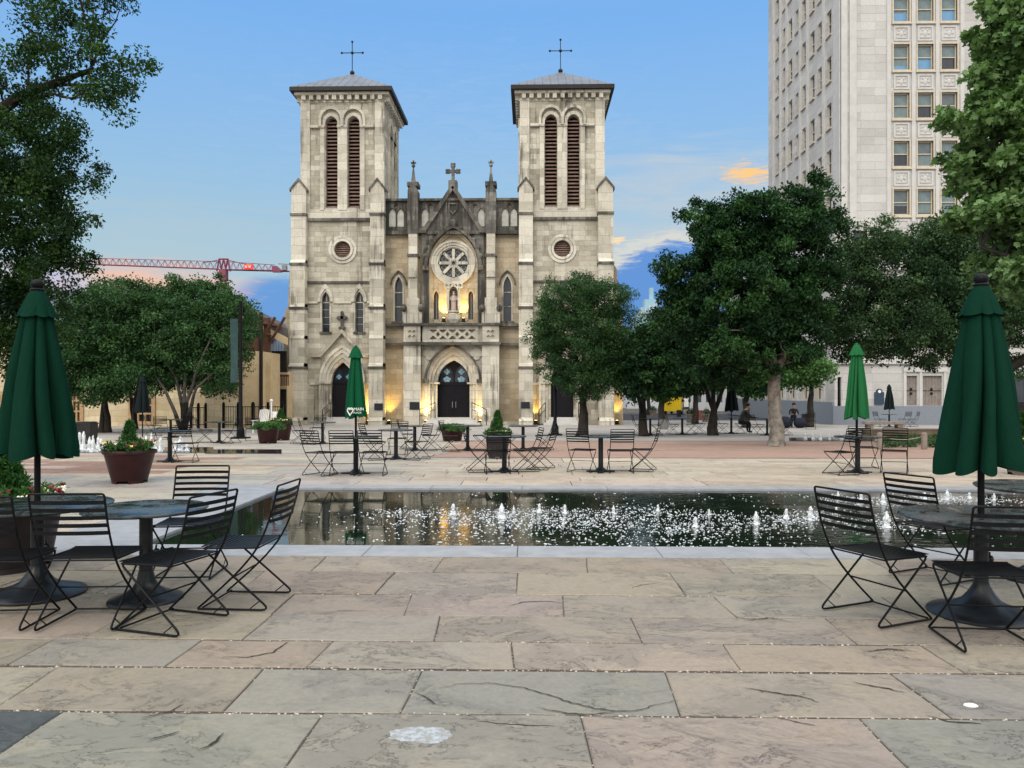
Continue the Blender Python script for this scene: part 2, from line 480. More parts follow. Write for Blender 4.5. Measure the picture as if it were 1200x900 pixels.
M['bark_pale'] = simple('smooth_grey_bark', (.060, .055, .05), (.03, .028, .025), 5, .9, bump=.4, bscale=12)
M['pot'] = simple('maroon_glazed_planter', (.034, .007, .008), (.02, .005, .006), 5, .42)
M['pot_dark'] = simple('dark_grey_planter', (.032, .024, .026), (.02, .016, .018), 5, .5)
M['concrete_pot'] = simple('brown_concrete_planter', (.16, .12, .10), (.11, .085, .07), 5, .8)
M['soil'] = simple('soil', (.025, .018, .012), None, 20, .95)
M['flower_yellow'] = simple('yellow_petals', (.85, .62, .06), (.8, .7, .25), 30, .7)
M['flower_white'] = simple('white_petals', (.8, .78, .7), (.7, .66, .5), 30, .7)
M['flower_red'] = simple('dark_red_petals', (.22, .03, .05), (.15, .02, .06), 30, .7)
M['crane_red'] = simple('red_crane_paint', (.24, .05, .08), (.17, .045, .09), .2, .5)
M['crane_sign'] = simple('bright_red_sign', (.85, .06, .04), (.8, .05, .03), 4, .5)
M['white_paint'] = simple('white_paint', (.75, .75, .73), (.66, .66, .64), 4, .5)
M['yellow_paint'] = simple('yellow_paint', (.85, .60, .02), (.8, .55, .02), 4, .4)
M['bin'] = simple('black_plastic', (.012, .012, .013), (.02, .02, .02), 5, .5)
M['grey_box'] = simple('grey_painted_metal', (.22, .22, .22), (.17, .17, .17), 5, .6)
M['brick_red'] = simple('red_brown_block', (.24, .08, .06), (.18, .06, .05), 5, .8)
M['banner'] = simple('dark_teal_banner', (.025, .06, .06), (.018, .045, .045), 4, .7)
M['sign_blue'] = simple('dark_blue_marker', (.03, .055, .09), (.022, .04, .07), 4, .5)
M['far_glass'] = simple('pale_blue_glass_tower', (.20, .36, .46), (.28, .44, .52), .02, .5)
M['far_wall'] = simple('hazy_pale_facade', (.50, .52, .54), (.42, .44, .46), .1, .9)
M['skin'] = simple('skin', (.30, .17, .11), (.26, .14, .09), 8, .6)
M['hair'] = simple('dark_hair', (.012, .01, .008), None, 8, .7)
M['cloth_grey'] = simple('dark_grey_cloth', (.035, .04, .042), (.025, .03, .03), 8, .9)
M['cloth_navy'] = simple('navy_cloth', (.012, .015, .03), (.009, .011, .022), 8, .9)
M['cloth_black'] = simple('black_cloth', (.01, .01, .011), None, 8, .9)
M['bench'] = simple('grey_brown_stone', (.24, .20, .17), (.17, .14, .12), 4, .9)

def fabric(name, c1, c2):
    m, t, b = new_mat(name)
    co = t.n('ShaderNodeTexCoord').outputs['Object']
    a = t.noise(co, 3.0, 4); f = t.noise(co, 160.0, 2)
    t.l(t.mix(t.m('ADD', t.m('MULTIPLY', a, .7), t.m('MULTIPLY', f, .3)), c4(c1), c4(c2)), b.inputs['Base Color'])
    b.inputs['Roughness'].default_value = .9; b.inputs['Specular IOR Level'].default_value = .04
    wr = t.noise(t.mapping(co, (14, 14, 2.2)), 1.0, 5, .6, .8)
    t.l(t.bump(t.m('ADD', t.m('MULTIPLY', f, .5), t.m('MULTIPLY', wr, 3.5)), .55, .010), b.inputs['Normal'])
    return m
M['canopy_dark'] = fabric('dark_green_canvas', (.0022, .019, .0115), (.0045, .032, .020))
M['canopy_mid'] = fabric('green_canvas', (.005, .062, .028), (.008, .085, .038))
M['canopy_bright'] = fabric('bright_green_canvas', (.014, .10, .035), (.022, .14, .05))
M['canopy_black'] = fabric('black_green_canvas', (.008, .012, .014), (.012, .018, .02))

def leafmat(name, trans=.22):
    m, t, b = new_mat(name)
    at = t.n('ShaderNodeAttribute', attribute_name='leaf_colour')
    t.l(at.outputs[0], b.inputs['Base Color']); b.inputs['Roughness'].default_value = .6; b.inputs['Specular IOR Level'].default_value = .18
    tr = t.n('ShaderNodeBsdfTranslucent')
    t.l(t.mix(1.0, at.outputs[0], (1.1, 1.35, .5, 1), 'MULTIPLY'), tr.inputs[0])
    mx = t.n('ShaderNodeMixShader'); mx.inputs[0].default_value = trans
    t.l(b.outputs[0], mx.inputs[1]); t.l(tr.outputs[0], mx.inputs[2])
    t.l(mx.outputs[0], m.node_tree.nodes['Material Output'].inputs[0])
    return m
M['leaf'] = leafmat('leaf')

# flagstone: each stone carries its own colour, plus cleft layers, scratches and stains
def flag_mat(name, relief=1.0):
    m, t, b = new_mat(name)
    at = t.n('ShaderNodeAttribute', attribute_name='stone_colour')
    co = t.n('ShaderNodeTexCoord').outputs['Object']
    off = t.n('ShaderNodeVectorMath', operation='MULTIPLY_ADD'); t.l(at.outputs[0], off.inputs[0]); off.inputs[1].default_value = (37, 53, 71); t.l(co, off.inputs[2])
    p = off.outputs[0]
    n_big = t.noise(p, .9, 5, .6, .5)
    n_mid = t.noise(t.mapping(p, (1.0, 1.7, 1)), 1.9, 10, .70, .5)
    n_fine = t.noise(p, 24, 9, .80)
    n_grit = t.noise(p, 130, 3, .6)
    fr_ = t.m('FRACT', t.m('MULTIPLY', n_mid, 8.0))
    ter = t.m('ADD', t.m('MULTIPLY', t.m('FLOOR', t.m('MULTIPLY', n_mid, 8.0)), 1 / 8.0), t.m('MULTIPLY', n_mid, .2))
    edge = t.m('SUBTRACT', 1.0, t.sstep(t.m('ABSOLUTE', t.m('SUBTRACT', fr_, .03)), .0, .085))
    emask = t.m('MULTIPLY', edge, t.sstep(n_big, .46, .56))
    lev = t.n('ShaderNodeTexWhiteNoise', noise_dimensions='1D'); t.l(t.m('FLOOR', t.m('MULTIPLY', n_mid, 8.0)), lev.inputs['W'])
    def mul(c, k): return t.mix(1.0, c, c4(k), 'MULTIPLY')
    base_ = at.outputs[0]
    c = t.mix(t.m('MULTIPLY', t.sstep(n_big, .35, .65), .6), base_, mul(base_, (.80, .84, .86)))
    c = t.mix(t.m('MULTIPLY', t.sstep(n_mid, .48, .70), .6), c, mul(base_, (1.10, 1.05, .90)))
    c = t.mix(t.m('MULTIPLY', t.sstep(t.noise(p, 4.2, 7, .72, .6), .54, .70), .65), c, mul(base_, (.55, .56, .57)))
    c = t.mix(t.m('MULTIPLY', t.sstep(t.noise(t.mapping(p, (.6, 3.0, 1)), 3.0, 6, .7, 1.5), .60, .72), .5), c, mul(base_, (.50, .47, .43)))
    c = t.mix(t.m('MULTIPLY', t.sstep(n_fine, .30, .75), .5), c, mul(base_, (.52, .50, .48)))
    c = t.mix(t.m('MULTIPLY', t.sstep(n_grit, .62, .75), .35), c, mul(base_, (1.35, 1.33, 1.3)))
    c = t.mix(t.m('MULTIPLY', t.m('MULTIPLY', t.sstep(lev.outputs[0], .45, .55), t.sstep(n_big, .46, .56)), .55), c, mul(base_, (.66, .67, .69)))
    c = t.mix(t.m('MULTIPLY', emask, .8), c, (.03, .026, .023, 1))
    t.l(c, b.inputs['Base Color'])
    t.l(t.m('ADD', .48, t.m('MULTIPLY', n_big, .3)), b.inputs['Roughness'])
    b.inputs['Specular IOR Level'].default_value = .35
    h = t.m('ADD', t.m('MULTIPLY', t.m('MULTIPLY', ter, t.sstep(n_big, .44, .62)), 1.6), t.m('ADD', t.m('MULTIPLY', n_fine, .22), t.m('MULTIPLY', n_mid, .35)))
    t.l(t.bump(h, .8 * relief, .022), b.inputs['Normal'])
    return m
M['flag'] = flag_mat('flagstone')
M['flag_far'] = flag_mat('far_flagstone', .5)
def gravel_mat():
    m, t, b = new_mat('mortar_with_pebbles')
    co = t.n('ShaderNodeTexCoord').outputs['Object']
    vo = t.n('ShaderNodeTexVoronoi'); t.l(co, vo.inputs['Vector']); vo.inputs['Scale'].default_value = 55
    g = t.n('ShaderNodeSeparateColor'); t.l(vo.outputs['Color'], g.inputs[0])
    c = t.mix(t.sstep(g.outputs[0], .82, .86), (.075, .058, .045, 1), (.40, .36, .31, 1))
    c = t.mix(t.sstep(vo.outputs['Distance'], .25, .6), c, (.045, .035, .028, 1))
    t.l(c, b.inputs['Base Color']); b.inputs['Roughness'].default_value = .9
    t.l(t.bump(t.m('SUBTRACT', 1.0, vo.outputs['Distance']), .8, .01), b.inputs['Normal'])
    return m
M['mortar'] = gravel_mat()
M['coping'] = simple('pale_granite_coping', (.29, .305, .33), (.23, .245, .265), 4, .55, bump=.1, bscale=90)
M['concrete'] = simple('grey_concrete', (.33, .315, .30), (.26, .25, .24), .8, .85, bump=.2, bscale=9)
M['asphalt'] = simple('asphalt', (.055, .055, .057), (.04, .04, .042), 3, .9)
def red_ground():
    m, t, b = new_mat('red_brick_paving')
    co = t.n('ShaderNodeTexCoord').outputs['Object']
    br = t.n('ShaderNodeTexBrick'); t.l(co, br.inputs['Vector'])
    br.inputs['Scale'].default_value = 1; br.inputs['Brick Width'].default_value = .22; br.inputs['Row Height'].default_value = .11; br.inputs['Mortar Size'].default_value = .006
    br.inputs['Color1'].default_value = (.30, .20, .16, 1); br.inputs['Color2'].default_value = (.245, .16, .13, 1); br.inputs['Mortar'].default_value = (.22, .155, .12, 1)
    n = t.noise(co, .5, 5, .6)
    n2_ = t.noise(t.mapping(co, (.25, 1.4, 1)), 1.0, 5, .6)
    c = t.mix(t.m('MULTIPLY', t.sstep(n, .4, .7), .6), br.outputs[0], (.33, .225, .175, 1))
    c = t.mix(t.m('MULTIPLY', t.sstep(n2_, .55, .7), .5), c, (.20, .12, .09, 1))
    t.l(c, b.inputs['Base Color']); b.inputs['Roughness'].default_value = .85
    return m
M['red_paving'] = red_ground()
def water_mat(name, ripple, scale, col=(.006, .010, .007)):
    m, t, b = new_mat(name)
    co = t.n('ShaderNodeTexCoord').outputs['Object']
    b.inputs['Base Color'].default_value = c4(col); b.inputs['Roughness'].default_value = .03
    b.inputs['IOR'].default_value = 1.33; b.inputs['Specular IOR Level'].default_value = .9
    sx = t.n('ShaderNodeSeparateXYZ'); t.l(co, sx.inputs[0])
    area = t.m('MULTIPLY', t.sstep(sx.outputs[0], -1.9, -.2), t.sstep(t.noise(co, .45, 3), .36, .6))
    h1 = t.noise(t.mapping(co, (1.0, 1.5, 1)), scale, 3, .5)
    h2 = t.noise(t.mapping(co, (1.0, 1.3, 1)), scale * 3.2, 4, .55, .4)
    t.l(t.bump(t.m('ADD', t.m('MULTIPLY', h1, .14), t.m('MULTIPLY', t.m('MULTIPLY', h2, t.m('ADD', area, .04)), 1.2)), ripple, .05), b.inputs['Normal'])
    return m
M['water'] = water_mat('pool_water', .13, 2.2)
M['wet'] = water_mat('shallow_water', .15, 3.0, (.02, .022, .024))
M['foam'] = simple('white_water', (.66, .71, .74), (.46, .51, .55), 30, .25)

def lamp_mat():
    m, t, b = new_mat('lit_lens')
    b.inputs['Emission Color'].default_value = (1, .66, .12, 1); b.inputs['Emission Strength'].default_value = 6.0
    return m
M['lens'] = lamp_mat()

# ------------------------------------------------------------------ ground, paving, pool
g = MB()
ys = [-40, 16, 62, 90, 300, 3000]
for i in range(len(ys) - 1):
    a, b_ = ys[i], ys[i + 1]
    g.add([(-1500, a, gz(a) - .05), (1500, a, gz(a) - .05), (1500, b_, gz(b_) - .05), (-1500, b_, gz(b_) - .05)], [(0, 1, 2, 3)])
structure('ground', g, M['mortar'])
def strip(x0, x1, y0, y1, dz_, mb=None, n=8):
    mb = mb or MB()
    for i in range(n):
        a = y0 + (y1 - y0) * i / n; b2 = y0 + (y1 - y0) * (i + 1) / n
        mb.add([(x0, a, gz(a) + dz_), (x1, a, gz(a) + dz_), (x1, b2, gz(b2) + dz_), (x0, b2, gz(b2) + dz_)], [(0, 1, 2, 3)])
    return mb
bed = MB(); bed.add([(-12, -5, -.006), (12, -5, -.006), (12, 7.72, -.006), (-12, 7.72, -.006)], [(0, 1, 2, 3)])
structure('mortar_bed', bed, M['mortar'])
structure('pavement', strip(-60, 60, 29.0, 62, -.006, n=10), M['concrete'])
structure('road', strip(-300, 300, 62, 80, .0, n=4), M['asphalt'])

class Flags:
    def __init__(s): s.v = []; s.f = []; s.c = []
    def stone(s, poly, col, top=0.0, th=.06, bev=.005, jag=.006):
        """one slab: outline (ccw, x/y), bevelled top edge, a little uneven"""
        cx = sum(p[0] for p in poly) / len(poly); cy = sum(p[1] for p in poly) / len(poly)
        # subdivide outline for slightly chipped edges
        out = []
        for i in range(len(poly)):
            a = Vector(poly[i]); b = Vector(poly[(i + 1) % len(poly)])
            k = max(1, int((b - a).length / .22)) if jag else 1
            for j in range(k):
                q = a.lerp(b, j / k)
                if j: q += Vector((random.uniform(-jag, jag), random.uniform(-jag, jag)))
                out.append(q)
        n = len(out); o = len(s.v); tilt = random.uniform(-.003, .003) if jag else 0
        for (z, ins) in ((-th, 0), (-bev, 0), (0, bev)):
            for p in out:
                d = Vector((cx, cy)) - p
                q = p + (d.normalized() * ins * 1.3 if d.length > 0 else d)
                s.v.append((q.x, q.y, gz(q.y) + top + z + tilt))
        for lv in (0, 1):
            for i in range(n):
                j = (i + 1) % n
                s.f.append((o + lv * n + i, o + lv * n + j, o + (lv + 1) * n + j, o + (lv + 1) * n + i))
        s.f.append(tuple(o + 2 * n + i for i in range(n)))
        s.c += [col] * (3 * n)
    def build(s, name, mat):
        me = bpy.data.meshes.new(name); me.from_pydata(s.v, [], s.f); me.materials.append(mat)
        at = me.attributes.new('stone_colour', 'FLOAT_COLOR', 'POINT')
        at.data.foreach_set('color', np.array([c4(c) for c in s.c], dtype=np.float32).ravel())
        o = bpy.data.objects.new(name, me); COL.objects.link(o); o['kind'] = 'structure'
        return o
STONES = [(.34, .295, .235), (.335, .295, .24), (.315, .285, .238), (.33, .282, .23), (.35, .31, .248), (.325, .287, .232), (.33, .285, .238), (.305, .282, .242)]
def jit(c, k=.06):
    f = 1 + random.uniform(-k, k); return tuple(min(.9, x * f * (1 + random.uniform(-.03, .03))) for x in c)

def edge_y(py, x):     # the row boundaries of the paving run parallel to the pool edge (world x)
    return gpos(600, py).y
rowsY = [653, 671, 697, 722, 752, 785, 838, 905]
joints = [
    [130, 372, 514, 688, 850, 1030], [10, 138, 292, 451, 606, 793, 964, 1120], [-60, 180, 330, 478, 660, 848, 1048],
    [-40, 120, 300, 512, 745, 982, 1190], [30, 212, 374, 601, 856, 1098], [24, 284, 482, 787, 1072], [20, 356, 688, 1034]]
cols = {  # (row, index) -> colour of particular stones: greenish grey and rosy ones
    (5, 2): (.295, .278, .238), (5, 3): (.282, .272, .243), (6, 1): (.312, .294, .244), (6, 2): (.292, .278, .242), (6, 3): (.322, .275, .235), (5, 4): (.325, .28, .235), (5, 1): (.335, .296, .24),
    (2, 3): (.33, .282, .24), (2, 4): (.335, .282, .24), (0, 3): (.34, .288, .24), (5, 5): (.298, .283, .247), (3, 3): (.315, .285, .243), (6, 4): (.295, .28, .25), (6, 0): (.08, .09, .10)}
fl = Flags()
for r_, (p0, p1) in enumerate(zip(rowsY[:-1], rowsY[1:])):
    y1 = gpos(600, p0).y; y0 = gpos(600, p1).y
    gap = .008 if r_ not in (4, 5) else .030
    pm = HOR + (H / ((y0 + y1) / 2)) * FPX
    xs = [gpos(p, pm).x for p in joints[r_]]
    x = xs[0]
    while x > -10: x -= random.uniform(1.1, 1.9); xs.insert(0, x)
    x = xs[-1]
    while x < 10: x += random.uniform(1.1, 1.9); xs.append(x)
    lead = len(xs) - len(joints[r_])
    first = xs.index(gpos(joints[r_][0], pm).x)
    for i in range(len(xs) - 1):
        k = i - first + 1
        c = cols.get((r_, k)) or random.choice(STONES)
        c = tuple(q * .80 for q in c)
        s0 = s1n if i else 0.0; s1 = random.uniform(-.02, .02); s1n = s1
        fl.stone([(xs[i] + .004 + s0, y0 + gap * .6), (xs[i + 1] - .004 + s1, y0 + gap * .6), (xs[i + 1] - .004 - s1, y1 - gap * .6), (xs[i] + .004 - s0, y1 - gap * .6)],
                 jit(c, .10), top=random.uniform(-.003, .003))
y1 = gpos(600, 905).y
while y1 > -4:
    y0 = y1 - random.uniform(.55, .75); x = -10
    while x < 10:
        L = random.uniform(1.1, 2.0)
        fl.stone([(x + .01, y0 + .01), (x + L - .01, y0 + .01), (x + L - .01, y1 - .01), (x + .01, y1 - .01)], jit(random.choice(STONES)))
        x += L
    y1 = y0
fl.build('paving', M['flag'])

PY0 = gpos(600, 640).y; PY1 = gpos(600, 572.5).y            # pool water near and far edge
PX0 = gpos(330, 573).x - .02; PX1 = 10.0
CN = gpos(600, 653).y                                        # near edge of the coping
fl = Flags()
x = PX0 - 1.25
def cope(x0, x1, y0, y1):
    fl.stone([(x0 + .003, y0 + .003), (x1 - .003, y0 + .003), (x1 - .003, y1 - .003), (x0 + .003, y1 - .003)], jit((.33, .345, .365), .04), top=.004, bev=.006, jag=0)
xs = [PX0 - 1.25, -3.2, -1.7, -.12, 1.35, 2.85, 4.3, 5.8, 7.3, 8.8, PX1 + .5]
for a, b_ in zip(xs[:-1], xs[1:]):
    cope(a, b_, CN + .01, PY0); cope(a, b_, PY1, PY1 + .42)
yy = PY0
while yy < PY1 - .1:
    y2 = min(yy + 1.25, PY1)
    cope(PX0 - 1.25, PX0, yy, y2); cope(PX1, PX1 + .5, yy, y2); yy = y2
fl.build('pool_coping', M['coping'])
# the coping uses its own material without the stone attribute
wtr = MB()
nx, ny = 60, 24
wtr.add([(PX0 + (PX1 - PX0) * i / nx, PY0 + (PY1 - PY0) * j / ny, -.03) for j in range(ny + 1) for i in range(nx + 1)],
        [(j * (nx + 1) + i, j * (nx + 1) + i + 1, (j + 1) * (nx + 1) + i + 1, (j + 1) * (nx + 1) + i) for j in range(ny) for i in range(nx)])
structure('pool_water', wtr, M['water'], True)

# far paving: flagstones beyond the pool, red and cream on the left, red brick bed on the right
FP0 = PY1 + .43
fl = Flags(); y0 = FP0
REDS = [(.33, .195, .145), (.30, .18, .135), (.37, .25, .19)]
CREAMS = [(.50, .42, .31), (.46, .39, .30), (.52, .45, .35)]
GREYS = [(.38, .35, .31), (.35, .33, .30), (.40, .365, .31), (.36, .335, .30), (.42, .38, .32)]
def far_row(y0, y1, lo, hi):
    x = lo
    while x < hi:
        L = random.uniform(.9, 2.6); xe = min(x + L, hi)
        if x < -7.0 + random.uniform(-1, 1) and 14.6 < y0 < 20.4 and x > -15:
            c = random.choice(REDS + CREAMS if random.random() < .75 else REDS)
        else:
            c = random.choice(GREYS)
            if x > -3: c = random.choice([(.46, .40, .32), (.43, .375, .31), (.41, .35, .28)])
        fl.stone([(x + .008, y0 + .008), (xe - .008, y0 + .008), (xe - .008, y1 - .008), (x + .008, y1 - .008)], jit(c), top=random.uniform(-.002, .002), jag=0)
        x = xe
RED0 = gpos(700, 536).y; REDX = -2.6
RED1 = gpos(700, 511).y
while y0 < 31:
    y1 = y0 + random.uniform(.35, .8)
    if y0 < RED0 - .3: far_row(y0, y1, -24, 26)
    else: far_row(y0, y1, -24, REDX + random.uniform(-.3, .3) + (y0 - RED0) * .0)
    y0 = y1
fl.build('far_paving', M['flag_far'])
structure('brick_paving', strip(REDX, 13.5, RED0 + .1, RED1, -.014, n=10), M['red_paving'])
structure('side_paving', strip(13.5, 60, RED0 + .1, 29.0, -.010, n=10), M['concrete'])
fl = Flags()
for px_, py_ in ((700, 519), (700, 527)):
    yb = gpos(px_, py_).y; x = REDX
    while x < 13.5:
        L = random.uniform(1.2, 2.4)
        fl.stone([(x + .01, yb), (min(x + L, 13.5), yb), (min(x + L, 13.5), yb + .28), (x + .01, yb + .28)], jit((.36, .28, .22)), top=.0, jag=0); x += L
fl.build('paving_band', M['flag_far'])
# loose pebbles in the wide joints
pb = MB()
for py_ in (785, 838, 697, 752):
    yb = gpos(600, py_).y
    for _ in range(150 if py_ in (785, 838) else 70):
        x = random.uniform(-4.2, 4.4); s_ = random.uniform(.003, .010)
        pb.ball((x, yb + random.gauss(0, .012), -.004), s_, s_ * random.uniform(.7, 1), s_ * .6, 6, 4)
o = obj('pebbles', pb, simple('pale_pebble', (.55, .51, .44), (.34, .29, .24), 60, .6), smooth=True); tag(o, 'small pale pebbles lying in the joints between the flagstones', 'pebbles', kind='stuff')
# cracks across the near slabs, as thin sunk lines of dirt
def crack(pts, wid=.006):
    P = [gpos(a, b_) for a, b_ in pts]; Q = []
    for i in range(len(P) - 1):
        n_ = max(2, int((P[i + 1] - P[i]).length / .025))
        for k in range(n_): Q.append(P[i].lerp(P[i + 1], k / n_) + Vector((random.gauss(0, .004), random.gauss(0, .004), 0)))
    Q.append(P[-1]); m_ = len(Q)
    for i in range(m_ - 1):
        d_ = (Q[i + 1] - Q[i]).normalized(); n2 = Vector((-d_.y, d_.x, 0))
        w0 = wid * math.sin(math.pi * (i + .15) / m_) * random.uniform(.5, 1.2) + .0012; w1 = wid * math.sin(math.pi * (i + 1.15) / m_) * random.uniform(.5, 1.2) + .0012
        up = Vector((0, 0, .0045)); ck.add([Q[i] - n2 * w0 + up, Q[i + 1] - n2 * w1 + up, Q[i + 1] + n2 * w1 + up, Q[i] + n2 * w0 + up], [(0, 1, 2, 3)])
ck = MB(); random.seed(3)
for pts in ([(515, 807), (540, 802), (575, 801), (610, 806), (640, 814), (665, 823), (690, 829), (715, 834), (745, 834), (770, 826), (795, 822)], [(597, 711), (612, 706), (640, 705), (660, 707)],
            [(860, 722), (880, 727), (900, 724), (930, 730)], [(1000, 800), (1030, 806), (1060, 812)], [(870, 806), (905, 812), (940, 817), (960, 824)], [(905, 840), (930, 846), (955, 851)],
            [(165, 842), (185, 838), (205, 832), (215, 826)], [(175, 868), (195, 862), (210, 858)], [(262, 770), (290, 771), (320, 765), (338, 752)], [(485, 812), (500, 818), (510, 826)],
            [(630, 830), (660, 836), (690, 838), (720, 836)], [(1085, 838), (1110, 846), (1150, 849)], [(740, 690), (752, 686), (770, 684)], [(370, 720), (400, 716), (430, 716)], [(560, 846), (600, 850), (650, 852)],
            [(1010, 765), (1040, 761), (1075, 764)], [(230, 880), (250, 872), (262, 860)]): crack(pts, random.uniform(.003, .006))
structure('paving_cracks', ck, simple('dirt_in_cracks', (.035, .03, .025), None, 20, .95))
# bird-lime / paint splash on a stone and small white spot
def splash(name, px, py, rx, ry, lab, n=26, mat='stain'):
    c = gpos(px, py); mb = MB(); pts = []
    k = .9
    for i in range(n):
        a = 2 * math.pi * i / n; k = k * .6 + .4 * random.uniform(.6, 1.15)
        pts.append((c.x + rx * k * math.cos(a), c.y + ry * k * math.sin(a)))
    mb.plate(pts, [], c.z + .001, c.z + .004, 'z')
    return mb
def stain_mat():
    m, t, b = new_mat('dried_paint_stain')
    co = t.n('ShaderNodeTexCoord').outputs['Object']
    n = t.noise(co, 22, 8, .8)
    t.l(t.mix(t.sstep(n, .42, .56), (.34, .385, .43, 1), (.235, .24, .235, 1)), b.inputs['Base Color']); b.inputs['Roughness'].default_value = .8
    return m
M['stain'] = stain_mat()
structure('paving_stain', splash('stain', 492, 862, .17, .10, '', 60), M['stain'])
structure('paving_spot', splash('spot', 1137, 827, .045, .035, '', 14), M['white_paint'])

# shallow fountain floors further away
def sheet(px0, px1, pya, pyb, dz_):
    a = gpos(px0, pyb); b_ = gpos(px1, pyb); c = gpos(px1, pya); d = gpos(px0, pya); mb = MB()
    up = Vector((0, 0, dz_)); mb.add([a + up, b_ + up, c + up, d + up], [(0, 1, 2, 3)]); return mb
structure('fountain_water', sheet(20, 250, 524.5, 531, .012), M['wet'])
structure('fountain_water', sheet(925, 1025, 513, 516.5, .012), M['wet'])
structure('wet_pavement', sheet(240, 330, 527, 532, .010), M['wet'])

# ------------------------------------------------------------------ church
XC = -4.98; K = .0557; KZ = 50.0 / FPX
def Zc(py): return H - (py - HOR) * KZ
GB = gz(50)
ch = thing('church', 'pale limestone twin-towered gothic church facing the square', 'church', (XC, 50, GB))
M['roof_t'] = M['slate_roof']

def buttress(mb, x0, x1, stages, yback):
    """stages: [(py_bottom, py_top, yfront)], slanted weathering between the stages"""
    for i, (pb_, pt, yf) in enumerate(stages):
        z0, z1 = Zc(pb_), Zc(pt)
        mb.box(x0, x1, yf, yback, z0, z1)
        if i + 1 < len(stages):
            yn = stages[i + 1][2]
            mb.add([(x0, yf - .04, z1), (x1, yf - .04, z1), (x1, yback, z1), (x0, yback, z1), (x0, yn, z1 + .22), (x1, yn, z1 + .22), (x1, yback, z1 + .22), (x0, yback, z1 + .22)],
                   [(0, 1, 5, 4), (1, 2, 6, 5), (3, 0, 4, 7), (4, 5, 6, 7), (0, 3, 2, 1)])

